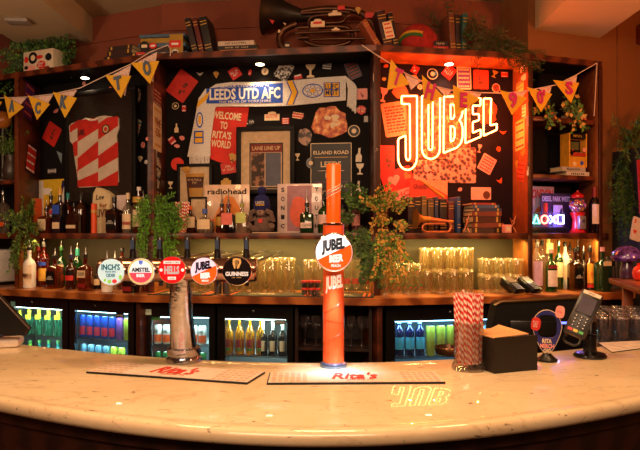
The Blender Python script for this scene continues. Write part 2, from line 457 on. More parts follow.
# ------------------------------------------------------------------ the bar itself
MARB = None
def marble():
    m = bpy.data.materials.new('cream_marble'); m.use_nodes = True
    n = m.node_tree.nodes; l = m.node_tree.links; bs = n['Principled BSDF']
    tc = n.new('ShaderNodeTexCoord')
    a = n.new('ShaderNodeTexNoise'); a.inputs['Scale'].default_value = 2.2; a.inputs['Detail'].default_value = 8; a.inputs['Roughness'].default_value = 0.65
    l.new(tc.outputs['Object'], a.inputs['Vector'])
    r = n.new('ShaderNodeValToRGB'); e = r.color_ramp.elements
    e[0].position = 0.3; e[0].color = rgb(214, 188, 146); e[1].position = 0.62; e[1].color = rgb(232, 210, 172)
    l.new(a.outputs['Fac'], r.inputs['Fac'])
    # dark mineral flecks, clustered
    v = n.new('ShaderNodeTexNoise'); v.inputs['Scale'].default_value = 26; v.inputs['Detail'].default_value = 6; v.inputs['Distortion'].default_value = 1.2
    mp = n.new('ShaderNodeMapping'); mp.inputs['Scale'].default_value = (0.8, 1.8, 1.6); mp.inputs['Rotation'].default_value = (0, 0, 0.6)
    l.new(tc.outputs['Object'], mp.inputs['Vector']); l.new(mp.outputs['Vector'], v.inputs['Vector'])
    r2 = n.new('ShaderNodeValToRGB'); r2.color_ramp.elements[0].position = 0.635; r2.color_ramp.elements[1].position = 0.73
    l.new(v.outputs['Fac'], r2.inputs['Fac'])
    mx = n.new('ShaderNodeMix'); mx.data_type = 'RGBA'
    l.new(r2.outputs['Color'], mx.inputs[0]); l.new(r.outputs['Color'], mx.inputs[6]); mx.inputs[7].default_value = rgb(86, 66, 50)
    # thin veins
    w2 = n.new('ShaderNodeTexNoise'); w2.inputs['Scale'].default_value = 3.4; w2.inputs['Detail'].default_value = 10; w2.inputs['Distortion'].default_value = 0.8
    l.new(mp.outputs['Vector'], w2.inputs['Vector'])
    r3 = n.new('ShaderNodeValToRGB'); q = r3.color_ramp.elements
    q[0].position = 0.485; q[0].color = (0, 0, 0, 1); q[1].position = 0.5; q[1].color = (0.35, 0.35, 0.35, 1); x = q.new(0.515); x.color = (0, 0, 0, 1)
    l.new(w2.outputs['Fac'], r3.inputs['Fac'])
    m3 = n.new('ShaderNodeMix'); m3.data_type = 'RGBA'; l.new(r3.outputs['Color'], m3.inputs[0]); l.new(mx.outputs[2], m3.inputs[6]); m3.inputs[7].default_value = rgb(172, 134, 100)
    l.new(m3.outputs[2], bs.inputs['Base Color'])
    bs.inputs['Roughness'].default_value = 0.35; bs.inputs['Coat Weight'].default_value = 0.8; bs.inputs['Coat Roughness'].default_value = 0.02
    return m
MARB = marble()
def cm(px): return 1/math.cos((px-320)/545)
def bar_ring(px, prof):
    R = []
    for y, off, z in prof:
        t = y*cm(px)
        R.append(((px-CX)/F*(t)*(1+0*off), t+off, z))
    return R
pxs = list(range(-60, 701, 10))
arc = [(1.425, 0.02-0.02*math.sin(a)-0.02, Z_BAR-0.024+0.022*math.cos(a)) for a in [math.radians(x) for x in (20, 45, 70, 90, 115, 145, 175)]]
prof = [(2.15, 0, Z_BAR-0.046), (2.15, 0, Z_BAR), (1.455, 0, Z_BAR), (1.445, 0, Z_BAR-0.003), (1.435, 0, Z_BAR-0.001)] + arc + [(1.6, 0, Z_BAR-0.046)]
e = empty('bar_counter', (0, 1.8, 0), 0, 'curved bar counter with a polished cream marble top and rounded edge', 'counter')
b = MB(); b.rings([bar_ring(p, prof) for p in pxs], MARB); o = b.build('marble_top', e, (0, -1.8, 0), ang=50)
prof = [(2.1, 0, 0.02), (2.1, 0, Z_BAR-0.0465), (1.455, 0, Z_BAR-0.0465), (1.455, 0, Z_BAR-0.085), (1.47, 0, Z_BAR-0.085), (1.47, 0, 0.02)]
b = MB(); b.rings([bar_ring(p, prof) for p in pxs], DARKW); b.build('front_panel', e, (0, -1.8, 0), ang=30)

def cpt(px, py, z=Z_BAR):
    t = (CZ-z)*F/(py-CY)
    return Vector(((px-CX)/F*t, t, z))

# ------------------------------------------------------------------ lights of the back bar
def bay_strip(k, s0, s1, power, col, d=0.10, z=Z_SH-0.05, tilt=0.06, name='under_shelf_led', sy=0.03):
    a = wpt(k, (s0+s1)/2, d, z); t = wpt(k, (s0+s1)/2, d+tilt, z-0.3)
    o = area(name, a, t, abs(s1-s0), sy, power, col)
    # keep the long side along the bay
    o.rotation_euler = (Matrix.Rotation(FC[k]['rz'], 3, 'Z') @ Euler((-math.atan2(-tilt, 0.3), 0, 0)).to_matrix()).to_euler()
    return o
YEL = (1.0, 0.66, 0.22)
bay_strip(0, sA+0.1, FC[0]['L']-0.1, 3.0, (1.0, 0.62, 0.26), d=-0.012, tilt=0.12)
bay_strip(1, 0.2, FC[1]['L']-0.1, 11.5, YEL, d=0.05)
bay_strip(2, 0.06, FC[2]['L']-0.03, 10, YEL, d=0.04)
bay_strip(3, 0.05, L3-0.05, 3.6, (1.0, 0.64, 0.22), d=-0.012, tilt=0.12)

def downlight(px, py, k, d, label, power=1.6):
    s, z, t = pix(px, py, d, k); z = Z_TOP-0.022
    e = empty('spotlight', wpt(k, s, d, z), FC[k]['rz'], label, 'light')
    b = MB(); b.lathe([(0.034, -0.018), (0.036, -0.0165), (0.036, -0.0003), (0.03, -0.0002)], CHROME, 20); b.build('housing', e)
    b = MB(); b.lathe([(0.028, -0.0215), (0.0285, -0.018)], EM('lamp_glass', (1.0, 0.78, 0.5), 14), 20); b.build('lens', e)
    l = bpy.data.lights.new('spot', 'SPOT'); l.energy = power*4; l.color = (1, 0.72, 0.42); l.spot_size = math.radians(110); l.spot_blend = 0.6; l.shadow_soft_size = 0.03
    o = bpy.data.objects.new('spot_beam', l); C.objects.link(o); o.parent = e; o.location = (0, 0.0, -0.03); o.rotation_euler = (0.25, 0, 0)
downlight(85, 74, 0, 0.17, 'small round spotlight glowing above the framed striped shirt', 1.6)
downlight(260, 59, 1, 0.17, 'small round spotlight glowing above the football scarf', 1.8)
downlight(449, 58, 2, 0.17, 'small round spotlight glowing above the neon lettering', 1.2)

# ------------------------------------------------------------------ bottles, cans, glasses
AMB = GL('amber_spirit', (176, 84, 30), 0.5, 0.30, (150, 62, 20))
DAMB = GL('dark_amber_spirit', (96, 38, 16), 0.5, 0.30, (80, 30, 14))
CLR = GL('clear_bottle_glass', (236, 232, 220), 0.5, 0.16, (220, 210, 190))
GRN = GL('green_bottle_glass', (60, 150, 60), 0.5, 0.30, (30, 120, 40))
DGRN = M('dark_green_glass', (14, 44, 22), 0.08, var=0.1, coat=0.6)
DRK = M('near_black_glass', (16, 9, 7), 0.08, var=0.1, coat=0.6)
BRN = M('brown_bottle_glass', (52, 20, 8), 0.08, var=0.1, coat=0.6)
DRED = GL('red_liqueur', (170, 40, 26), 0.5, 0.45, (150, 30, 18))
GOLDQ = GL('golden_drink', (240, 190, 50), 0.4, 0.5, (230, 170, 30))
WMAT = M('white_bottle', (235, 230, 222), 0.3, var=0.03)
NBLU = M('deep_blue_glass', (14, 22, 66), 0.1, var=0.1, coat=0.5)
ST = { # body end, shoulder end, neck radius, squareness, side squash, neck end
 'round':  (0.56, 0.72, 0.30, 2.0, 1.0),
 'square': (0.60, 0.70, 0.30, 6.0, 1.0),
 'flat':   (0.60, 0.72, 0.26, 5.0, 0.6),
 'slim':   (0.62, 0.78, 0.36, 2.0, 1.0),
 'tall':   (0.50, 0.74, 0.30, 2.2, 1.0),
 'wide':   (0.56, 0.72, 0.17, 5.0, 0.6),
 'orb':    (0.44, 0.66, 0.22, 2.0, 0.7),
}
def bottle(px, d, ytop, wpx, style, glass, lab, cap, label, name='spirit_bottle', z=Z_WT, k=None, pour=0, group=None, txt=None, tcol=None, lab2=None, capf=0.10, root_only=False, cat='bottle'):
    """lab: (material, z0 frac, z1 frac) label patch; pour: metres of pourer above the cap"""
    k = bay(px) if k is None else k
    s, zt, t = pix(px, ytop, d, k)
    W = wpx*t/F; H = zt-z-pour; r = W/2
    e = empty(name, wpt(k, s, d, z+0.0002), FC[k]['rz'], label, cat, group)
    bf, sf, nr, p, sq = ST[style]
    n = 20
    prof = [(r*0.9, 0, p), (r, 0.004, p)]
    if style == 'orb':
        prof = [(r*0.7, 0, 2), (r*0.95, H*0.1, 2), (r, H*0.28, 2), (r*0.9, H*0.46, 2), (r*0.55, H*0.6, 2)]
    else:
        prof += [(r, H*bf, p), (r*0.93, H*(bf+(sf-bf)*0.3), p*0.8+0.4), (r*0.68, H*(bf+(sf-bf)*0.65), 2.3)]
    prof += [(r*nr*1.15, H*sf, 2), (r*nr, H*(sf+0.04), 2), (r*nr, H*(1-capf), 2)]
    b = MB(); b.lathe(prof, glass, n, sy=sq); b.build('glass_body', e)
    if cap:
        b = MB(); b.lathe([(r*nr*1.2, H*(1-capf)), (r*nr*1.2, H*0.995), (r*nr*1.1, H)], cap, 14); b.build('cap', e)
    if pour:
        b = MB(); b.lathe([(r*nr*0.8, H), (r*nr*0.55, H+pour*0.35), (0.0035, H+pour*0.45), (0.0035, H+pour)], STEEL if pour > 0.03 else BLK, 8); b.build('pourer', e)
    for q, L in enumerate([x for x in (lab, lab2) if x]):
        lm, a, c = L
        b = MB()
        if p > 3:
            b.box(-r*0.82, r*0.82, -r*sq-0.0012, -r*sq*0.97, H*a, H*c, lm)
        else:
            b.patch(r*(0.985 if style == 'orb' else 1.0), H*a, H*c, 1.15 if style != 'orb' else 0.7, lm, sy=sq)
        o = b.build('label', e)
        if txt and q == 0:
            tw = r*1.3; th = min(H*(c-a)*0.45, tw*0.42)
            text(txt, tw, th, tcol or BLK, e, (0, (-r*sq-0.002) if p > 3 else (-r*sq-0.0022 if sq < 1 else -r-0.0022 + 0), H*(a+c)/2), name='lettering', bend=0 if (p > 3 or sq < 1) else r+0.001)
    return e

def can(px, d, wpx, hpx, body, lab, label, z, k, name='drink_can', txt=None, tcol=None, group=None):
    s, zt, t = pix(px, 300, d, k); r = wpx*t/F/2; H = hpx*t/F
    e = empty(name, wpt(k, s, d, z+0.0002), FC[k]['rz'], label, 'can', group)
    b = MB(); b.lathe([(r*0.8, 0), (r, 0.008), (r, H-0.014), (r*0.84, H-0.002), (r*0.84, H)], body, 18); b.build('can_body', e)
    b = MB(); b.lathe([(r*0.78, H), (r*0.76, H+0.001)], STEEL, 14); b.build('lid', e)
    if lab: b = MB(); b.patch(r, H*0.12, H*0.5, 1.3, lab); b.build('print', e)
    if txt: text(txt, r*1.2, H*0.2, tcol or BLK, e, (0, -r-0.0022, H*0.66), bend=r+0.001, slope=0.12)
    return e

RIM = GL('bright_rim_glint', (250, 244, 225), 0.8, 0.4, (255, 238, 200), 0.08)  # pale haze painted on the rims as glints
GLS = GL('drinking_glass', (250, 246, 232), 0.6, 0.08, (255, 235, 190), 0.03)
GLD = GL('dim_drinking_glass', (236, 236, 240), 0.6, 0.05, (210, 200, 200), 0.03)
def tumbler_mesh(r0, r1, H, n=16, facets=False, mat_=None, base=0.012):
    """upside down: wide rim down (r0), thick base up (r1)"""
    b = MB(); m = mat_ or GLS
    p = 2.0
    b.lathe([(r0, 0), (r0, 0.003), (r1, H-0.006), (r1*0.93, H), (0.001, H)], m, n, caps=False)
    b.lathe([(r0*0.94, 0.001), (r1*0.9, H-base-0.004), (r1*0.7, H-base), (0.001, H-base)], m, n, caps=False)
    rm = RIM if m is GLS else GL('dim_rim_glint', (240, 236, 236), 0.9, 0.35, (220, 200, 190), 0.08)  # dim glasses get a weaker painted glint
    b.lathe([(r0*0.94, 0.0005), (r0*1.02, 0.001), (r0*1.02, 0.006), (r0, 0.008)], rm, n, caps=False)
    b.lathe([(r1*0.97, H-base), (r1*1.01, H-base+0.003), (r1*1.01, H-0.005), (r1*0.9, H+0.0001)], rm, n, caps=False)
    if facets:
        for j in range(8):
            a = 2*math.pi*j/8
            b.box(-0.0025+r0*0.98*math.cos(a), 0.0025+r0*0.98*math.cos(a), r0*0.98*math.sin(a)-0.0025, r0*0.98*math.sin(a)+0.0025, 0.02, H-0.02, m)
    return b

# ------------------------------------------------------------------ fridges under the worktop
def fridge(k, px0, px1, g0, g1, gy0, lit, label, door_note, shelf_y, power, wid=0.035):
    f = FC[k]; d0 = -0.12
    s0 = pix(px0, 330, d0, k)[0]; s1 = pix(px1, 330, d0, k)[0]
    a = pix(g0, gy0, d0, k); c = pix(g1, gy0, d0, k); zt = (a[1]+c[1])/2
    zs = sum(pix(x, shelf_y, -0.02, k)[1] for x in (g0, g1))/2
    e = empty('bottle_fridge', wpt(k, 0, 0, 0), f['rz'], label, 'fridge')
    z0, z1 = 0.12, Z_WT-0.05; d1 = 0.28
    def MB():
        b = MB0(); sh_ = f['sh']; b.X = Matrix(((1, sh_, 0, sh_*0.12), (0, 1, 0, 0), (0, 0, 1, 0), (0, 0, 0, 1))); return b
    inner = M('white_liner', (110, 122, 126), 0.5, var=0.02)
    b = MB(); ts = 0.02
    b.box(s0, s0+ts, d0+0.03, d1, z0, z1, BLK); b.box(s1-ts, s1, d0+0.03, d1, z0, z1, BLK)
    b.box(s0+ts, s1-ts, d1-ts, d1, z0, z1, BLK); b.box(s0+ts, s1-ts, d0+0.03, d1-ts, z1-ts, z1, BLK); b.box(s0+ts, s1-ts, d0+0.03, d1-ts, z0, z0+ts, BLK)
    b.build('cabinet', e, smooth=False)
    b = MB(); b.box(s0+ts, s1-ts, d1-ts-0.004, d1-ts-0.001, z0+ts, z1-ts-0.001, inner)
    b.box(s0+ts+0.001, s0+ts+0.004, d0+0.04, d1-ts-0.005, z0+ts, z1-ts-0.001, inner); b.box(s1-ts-0.004, s1-ts-0.001, d0+0.04, d1-ts-0.005, z0+ts, z1-ts-0.001, inner)
    b.build('liner', e, smooth=False)
    # door
    b = MB(); g0s, g1s = a[0], c[0]
    b.box(s0+0.002, g0s, d0, d0+0.028, z0, z1-0.002, BLKS); b.box(g1s, s1-0.002, d0, d0+0.028, z0, z1-0.002, BLKS)
    b.box(g0s, g1s, d0, d0+0.028, zt, z1-0.002, BLKS); b.box(g0s, g1s, d0, d0+0.028, z0, z0+0.06, BLKS)
    door = b.build('door', e, smooth=False)
    b = MB(); b.box(g0s+0.0005, g1s-0.0005, d0+0.012, d0+0.015, z0+0.061, zt-0.0005, GL('fridge_pane', (240, 246, 246), 0.12, 0.01)); b.build('pane', door)
    b = MB(); b.lathe([(0.007, 0), (0.007, 0.004), (0.004, 0.006)], STEEL, 12); o = b.build('lock', door, (0, 0, 0)); o.location = ((g0s+g1s)/2, d0, (zt+z1)/2); o.rotation_euler = (math.pi/2, 0, 0)
    # shelves
    for q, zz in enumerate((zs, zs-0.26)):
        if zz < z0+0.05: continue
        b = MB()
        for j in range(7): y = d0+0.06+j*0.05; b.box(s0+0.026, s1-0.026, y, y+0.004, zz-0.006, zz, STEEL)
        for j in range(4): x = s0+0.03+(s1-s0-0.064)*j/3; b.box(x, x+0.004, d0+0.06, d0+0.364, zz-0.010, zz-0.0062, STEEL)
        b.build('shelf', e, smooth=False)
    # lamp tubes: one under the lid, one under the first shelf
    em = EM('fridge_lamp_%d' % int(power*10), lit, 9)
    b = MB(); b.box(s0+0.05, s1-0.05, d0+0.045, d0+0.057, zt-0.012, zt-0.002, em); b.build('lamp', e)
    for q, (zz, pw) in enumerate(((zt-0.02, power), (zs-0.03, power*0.6))):
        o = area('fridge_lamp_light', wpt(k, (s0+s1)/2, d0+0.065, zz), wpt(k, (s0+s1)/2, d0+0.16, zz-0.2), s1-s0-0.1, 0.02, pw, lit)
        o.rotation_euler = (Matrix.Rotation(f['rz'], 3, 'Z') @ Euler((0.45, 0, 0)).to_matrix()).to_euler()
    return zs+0.0002
CY_ = (0.62, 0.95, 1.0)
z1_ = fridge(0, 6, 68, 14, 62, 308, (0.75, 1.0, 0.9), 'black glass door fridge at the far left with yellow topped bottles', '', 335, 1.5)
z2_ = fridge(0, 69, 134, 75, 128, 312, (0.5, 0.85, 1.0), 'black glass door fridge stocked with blue cans', '', 338, 1.7)
z3_ = fridge(1, 146, 215, 151, 209, 317, (0.62, 0.98, 1.0), 'black glass door fridge stocked with orange and white cans', '', 344, 1.7)
z4_ = fridge(1, 217, 293, 225, 287, 319, (0.85, 1.0, 0.9), 'black glass door fridge stocked with golden bottles', '', 355, 1.5)
z5_ = fridge(2, 386, 520, 395, 497, 320, (0.35, 0.72, 1.0), 'black glass door fridge glowing blue at the right', '', 355, 2.2)

# contents
TEALD = GL('teal_lemonade', (120, 220, 190), 0.3, 0.5, (90, 200, 170))
YFOIL = M('yellow_foil', (235, 225, 60), 0.4)
n = 5
for i in range(n):
    bottle(20+i*9.6, -0.0, 309.5, 8, 'slim', TEALD, (YFOIL, 0.62, 0.8), YFOIL, 'pale green fridge bottle with a yellow foil top, %s of five' % ordl(i, n), 'soft_drink_bottle', z1_, 0, group='yellow topped bottles in the far left fridge', capf=0.3)
GB = M('bright_green_drink', (110, 190, 60), 0.3); TB = M('teal_drink', (30, 120, 120), 0.3)
for i in range(5):
    bottle(21+i*9.3, -0.0, 340, 8, 'slim', [GB, GB, TB, TB, TB][i], None, GREENM, '%s bottle low in the far left fridge, %s of five' % (['green', 'green', 'teal', 'teal', 'teal'][i], ordl(i, 5)), 'soft_drink_bottle', z1_-0.26, 0, group='lower bottles in the far left fridge')
BC = M('blue_can', (40, 84, 190), 0.25, 0.4); PC = M('violet_can', (160, 100, 200), 0.25, 0.4); YG = M('lime_can', (200, 220, 70), 0.3, 0.3)
for i in range(7):
    c = [BC]*5+[PC, YG]
    can(83+i*7.4, -0.02, 7, 22, c[i], M('red_logo_band', (200, 40, 60), 0.4) if i < 5 else None,
        ['blue drink can with a red band, %s of five in the fridge' % ordl(i, 5), 'violet drink can beside the row of blue cans', 'lime coloured drink can at the end of the blue can row'][0 if i < 5 else i-4], z2_, 0, group='cans in the blue can fridge' if i < 5 else None)
for i in range(6):
    can(84+i*7.6, -0.02, 7, 16, [M('pale_blue_can', (120, 170, 190), 0.3, 0.5), YG][i > 3], None, '%s can low in the blue can fridge, %s of six' % (['pale blue', 'lime'][i > 3], ordl(i, 6)), z2_-0.16, 0, group='cans low in the blue can fridge')
OCAN = M('white_can', (225, 222, 215), 0.3, 0.1); 
for i in range(6):
    can(158+i*8.9, -0.02, 8.2, 19, OCAN, ORANGE, 'white and orange drink can, %s of six in the fridge' % ordl(i, 6), z3_, 1, txt='JUBEL', tcol=BLK, group='orange and white cans in the fridge')
for i in range(6):
    can(158+i*8.9, -0.02, 8, 18, M('dark_green_can', (30, 70, 30), 0.3, 0.3), YG, 'dark green can below the orange ones, %s of six' % ordl(i, 6), z3_-0.17, 1, group='dark green cans in the fridge')
for i in range(4):
    bottle(229+i*10.6, -0.02, 315, 9.4, 'tall', GOLDQ, (DKRED, 0.2, 0.4), M('clear_cap', (200, 200, 120), 0.3), 'golden bottle with a red label, %s of four in the fridge' % ordl(i, 4), 'cider_bottle', z4_, 1, group='golden bottles in the fridge', lab2=(GREENM, 0.12, 0.18))
for i in range(3):
    bottle(263+i*9.8, -0.02, 321, 9.2, 'tall', DRK, (CREAM, 0.14, 0.44), M('pale_green_foil', (170, 210, 180), 0.4), 'dark fridge bottle with an oval cream label, %s of three' % ordl(i, 3), 'beer_bottle', z4_, 1, group='dark bottles in the fridge', capf=0.26)
for i in range(7):
    can(230+i*9, -0.02, 8, 15, NBLU, GOLD, 'navy can below the golden bottles, %s of seven' % ordl(i, 7), z4_-0.15, 1, group='navy cans in the fridge')
for i in range(3):
    bottle(399+i*10.4, -0.02, 317, 9.8, 'slim', NBLU, (M('cyan_round_label', (70, 170, 200), 0.4), 0.2, 0.5), M('pale_teal_foil', (150, 220, 200), 0.4), 'dark blue bottle with a round cyan label, %s of three' % ordl(i, 3), 'beer_bottle', z5_, 2, group='dark blue bottles in the blue fridge', capf=0.16)
for i in range(4):
    can(430.5+i*10.2, -0.02, 9.4, 30, M('olive_yellow_can', (176, 190, 60), 0.3, 0.2), None, 'tall yellow green can in the blue fridge, %s of four' % ordl(i, 4), z5_, 2, group='yellow green cans in the blue fridge')
for i in range(2):
    can(474+i*13, -0.02, 11, 28, M('sky_can', (120, 200, 235), 0.3, 0.2), None, '%s tall pale sky blue can at the right of the blue fridge' % ['left', 'right'][i], z5_, 2, group='sky blue cans in the blue fridge')
for i in range(6):
    can(401+i*11, -0.02, 10, 14, M('bright_blue_can', (50, 130, 210), 0.3, 0.3), None, 'bright blue can low in the blue fridge, %s of six' % ordl(i, 6), z5_-0.16, 2, group='bright blue cans on the lower shelf')
def sticker_plain(k, px, py, w, h, d, m, label, name='sticker', txt=None, tc=BLK):
    s, z, t = pix(px, py, d, k); e = empty(name, wpt(k, s, d, z), FC[k]['rz'], label, 'sticker')
    W, H = w*t/F, h*t/F
    b = MB(); b.box(-W/2, W/2, -0.0015, -0.0001, -H/2, H/2, m); b.build('sheet', e)
    if txt: text(txt, W*0.8, H*0.5, tc, e, (0, -0.0025, 0))
sticker_plain(1, 148.5, 312, 6, 5.5, -0.12, M('white_green_tag', (190, 210, 190), 0.5), 'small white and green sticker at the top corner of a fridge door')
sticker_plain(1, 156, 318, 9, 4, -0.105, GREENM, 'small green strip inside the fridge of orange and white cans')
sticker_plain(1, 280, 322, 11, 4.5, -0.105, GREY, 'small grey sticker over the dark bottles in the fridge', txt='rekorderlig', tc=WHITE)
sticker_plain(0, 120, 315.5, 10, 5, -0.105, BLK, 'small black sticker above the blue cans in the fridge', txt='rekorderlig', tc=WHITE)
sticker_plain(0, 13, 304, 6, 5, -0.12, M('pale_teal_tag', (120, 180, 170), 0.5), 'small teal tag above the fridge at the far left')

# dark cupboard with stemmed glasses between the fridges
f = FC[1]; sa = pix(295, 330, -0.1, 1)[0]; sb = pix(372, 330, -0.1, 1)[0]
e = empty('glass_cupboard', wpt(1, 0, 0, 0), f['rz'], 'open dark wooden cupboard with stemmed glasses below the worktop', 'cupboard')
b = MB()
for x in (sa, sb-0.02): b.box(x, x+0.02, -0.1, 0.27, 0.1, Z_WT-0.046, DARKW)
b.box(sa+0.02, sb-0.02, 0.25, 0.27, 0.1, Z_WT-0.046, DARKW); b.build('carcass', e, smooth=False)
zw = pix(335, 346.5, -0.05, 1)[1]
for zz in (zw, zw-0.3): b = MB(); b.box(sa+0.02, sb-0.02, -0.1, 0.25, zz-0.02, zz, DARKW); b.build('shelf', e, smooth=False)
def wine_mesh(r, H, m):
    b = MB(); b.lathe([(r*0.95, 0), (r*0.95, 0.002), (0.006, 0.006), (0.004, 0.012), (0.004, H*0.48), (r*0.5, H*0.54), (r*0.98, H*0.68), (r*0.95, H*0.85), (r*0.78, H)], m, 18, caps=False); return b
wm = wine_mesh(0.036, 0.19, GLD); w0 = None
for row, (zz, nn) in enumerate(((zw, 6), (zw-0.3, 6))):
    for i in range(nn):
        for dd in (-0.02,):
            px = [305, 316, 351, 362, 373, 327][i] if row == 0 else [304, 314, 324, 350, 360, 370][i]
            order = sorted([305, 316, 351, 362, 373, 327]) if row == 0 else [304, 314, 324, 350, 360, 370]
            if px == 373: px = 371
            loc, rz, sc_ = place(px, dd, zz+0.0003, k=1)
            lab = 'stemmed wine glass in the dark cupboard, %s shelf, %s' % (['upper', 'lower'][row], ordl(sorted(order).index(px if px != 371 or row else 373), 6))
            o = wm.build('wine_glass', None, loc, rz)
            tag(o, lab, 'glass', 'wine glasses in the dark cupboard')

# ------------------------------------------------------------------ back worktop: bottles of the left bay
B = bottle
B(29.5, -0.06, 240, 12, 'round', WMAT, (M('palm_label', (240, 220, 190), 0.5), 0.08, 0.56), BLK, 'white rum bottle with a palm tree label and black pourer', pour=0.05, txt='MALIBU', lab2=(M2('sunset_print', (220, 90, 30), (240, 200, 60), 30), 0.22, 0.36), capf=0.08)
B(39, 0.10, 247, 9, 'slim', DRED, (RED, 0.2, 0.4), DKRED, 'dark red bottle behind the white palm tree rum bottle')
B(44, 0.05, 237, 10.5, 'slim', DRED, (BLUE, 0.48, 0.56), STEEL, 'red liqueur bottle with a blue and yellow label', lab2=(M('yellow_label', (235, 180, 60), 0.5), 0.14, 0.42), pour=0.04)
B(55, -0.01, 248, 13, 'square', AMB, (BLKS, 0.12, 0.52), BLK, 'square whiskey bottle with a black label on the left worktop', txt="JACK\nDANIEL'S", tcol=WHITE, pour=0.05)
B(61.5, 0.12, 241, 10, 'round', GRN, (CREAM, 0.2, 0.55), GREENM, 'green necked bottle with a cream label behind the black label whiskey', pour=0.04)
B(71, -0.02, 246, 11, 'round', BRN, (RED, 0.26, 0.4), NAVY, 'dark rum bottle with a red band and blue neck', pour=0.06, lab2=(BLKS, 0.4, 0.52), capf=0.12)
B(77.5, 0.11, 243, 9, 'slim', GRN, (ORANGE, 0.2, 0.4), M('teal_cap', (60, 170, 150), 0.4), 'bottle with a teal neck and orange label behind the red band rum', pour=0.04, capf=0.18)
B(85.5, -0.06, 247, 12, 'square', AMB, (CREAM, 0.36, 0.56), BLK, 'amber whiskey bottle with a cream label and tall pourer', txt='SOUTHERN\nCOMFORT', pour=0.05, lab2=(DKRED, 0.1, 0.2))
B(97, 0.06, 262, 12, 'round', DRK, (CREAM, 0.3, 0.72), STEEL, 'squat black bottle with a hexagonal cream label', pour=0.09)
B(107, -0.1, 250, 11, 'round', WMAT, (CREAM, 0.2, 0.5), BLK, 'tall pale bottle standing behind the teal and white tap lens', pour=0.06)
B(115, 0.10, 251, 10, 'slim', CLR, (CREAM, 0.2, 0.45), STEEL, 'clear bottle with a steel pourer behind the first two tap lenses', pour=0.05)
B(122, 0.12, 248, 9, 'slim', AMB, (GOLD, 0.2, 0.45), BLK, 'amber bottle with a black cap right of the clear pourer bottle', pour=0.0)
B(131, -0.08, 252, 13, 'square', DRK, (DKRED, 0.06, 0.2), BLK, 'black square bottle standing behind the white and red tap lens', pour=0.05)
B(145, 0.05, 250, 9, 'slim', AMB, (CREAM, 0.2, 0.4), BLK, 'amber bottle tucked under the hanging fern on the worktop', k=0, pour=0.05)

# left bay: middle shelf
B(3, 0.10, 186, 13, 'flat', CLR, (ORANGE, 0.16, 0.26), STEEL, 'clear bottle with an orange band at the far left shelf', z=Z_SH, pour=0.03)
B(46.5, 0.05, 200, 12.5, 'square', AMB, (CREAM, 0.12, 0.56), BLK, 'square amber bourbon bottle with a wide cream label', z=Z_SH, pour=0.06, capf=0.08)
B(51, 0.2, 189, 9, 'slim', BRN, (RED, 0.5, 0.62), BLK, 'tall brown bottle with a black pourer behind the square bourbon', z=Z_SH, pour=0.05)
B(60, 0.05, 188, 11, 'square', GL('blue_whisky', (90, 80, 90), 0.5, 0.35, (60, 50, 70)), (BLUE, 0.42, 0.62), GOLD, 'square whisky bottle with a slanted blue label and gold neck', z=Z_SH, capf=0.16, lab2=(CREAM, 0.1, 0.24))
B(68, 0.19, 193, 10, 'round', AMB, (CREAM, 0.2, 0.4), M('teal_stopper', (30, 130, 130), 0.4), 'amber bottle with a teal stopper behind the blue label whisky', z=Z_SH, capf=0.16)
B(74, 0.04, 203, 15, 'wide', DAMB, (CREAM, 0.16, 0.27), BLK, 'wide dark amber bottle with a thin cream label', z=Z_SH, capf=0.12)
B(81, 0.14, 192, 11, 'round', BRN, None, BLK, 'dark brown bottle with a black top next to the shirt frame', z=Z_SH, capf=0.2)
B(114.5, 0.05, 197, 13, 'square', DAMB, (BLKS, 0.08, 0.52), BLK, 'square whiskey bottle with a black label on the left shelf', z=Z_SH, txt="JACK\nDANIEL'S", tcol=WHITE, capf=0.14)
B(128, 0.05, 193, 11, 'round', CLR, (CREAM, 0.1, 0.48), CREAM, 'clear rum bottle with a white and red label', z=Z_SH, lab2=(RED, 0.2, 0.28), capf=0.16)
B(139, 0.04, 187, 12, 'round', AMB, (CREAM, 0.14, 0.5), M('white_cap', (220, 210, 200), 0.4), 'amber spiced rum bottle with a cream and gold label', z=Z_SH, k=0, lab2=(GOLD, 0.66, 0.78), capf=0.08)
B(143.5, 0.2, 190, 11, 'round', AMB, (GOLD, 0.66, 0.78), BLK, 'second gold necked bottle, behind the spiced rum', z=Z_SH, k=0, capf=0.08)
# bay with the scarf: middle shelf
B(190.5, 0.14, 206, 11, 'round', BRN, (CREAM, 0.2, 0.6), ORANGE, 'dark bottle with an orange cap right of the straws', z=Z_SH, capf=0.14)
B(205, 0.05, 209, 20, 'orb', CLR, (CREAM, 0.16, 0.56), M('blue_stopper', (60, 90, 170), 0.4), 'round clear tequila bottle with a blue stopper', z=Z_SH, capf=0.2)
B(211, 0.2, 200, 10, 'round', DRK, (ORANGE, 0.62, 0.7), BLK, 'black bottle with a pourer behind the round tequila bottle', z=Z_SH, pour=0.09)
B(222, 0.12, 192, 12, 'round', AMB, (GOLD, 0.25, 0.55), BLK, 'amber bottle with a tall black pourer before the peach record sleeve', z=Z_SH, pour=0.08)
B(228.5, 0.04, 192, 13.5, 'square', DRK, (M('coral_round_label', (220, 110, 100), 0.5), 0.28, 0.68), M('plum_cap', (90, 40, 70), 0.4), 'square black bottle with a coral fruit label', z=Z_SH, pour=0.08)
B(242, 0.06, 192, 12, 'square', CLR, (M('lime_round_label', (190, 200, 110), 0.5), 0.34, 0.7), M('olive_cap', (150, 150, 50), 0.4), 'square clear bottle with a green fruit label', z=Z_SH, pour=0.08)
B(307, 0.05, 189, 13.5, 'square', DGRN, (M('pale_pink_label', (220, 190, 180), 0.5), 0.16, 0.34), BLK, 'squat dark green gin bottle before the pink record sleeve', z=Z_SH, txt='GIN', pour=0.09)
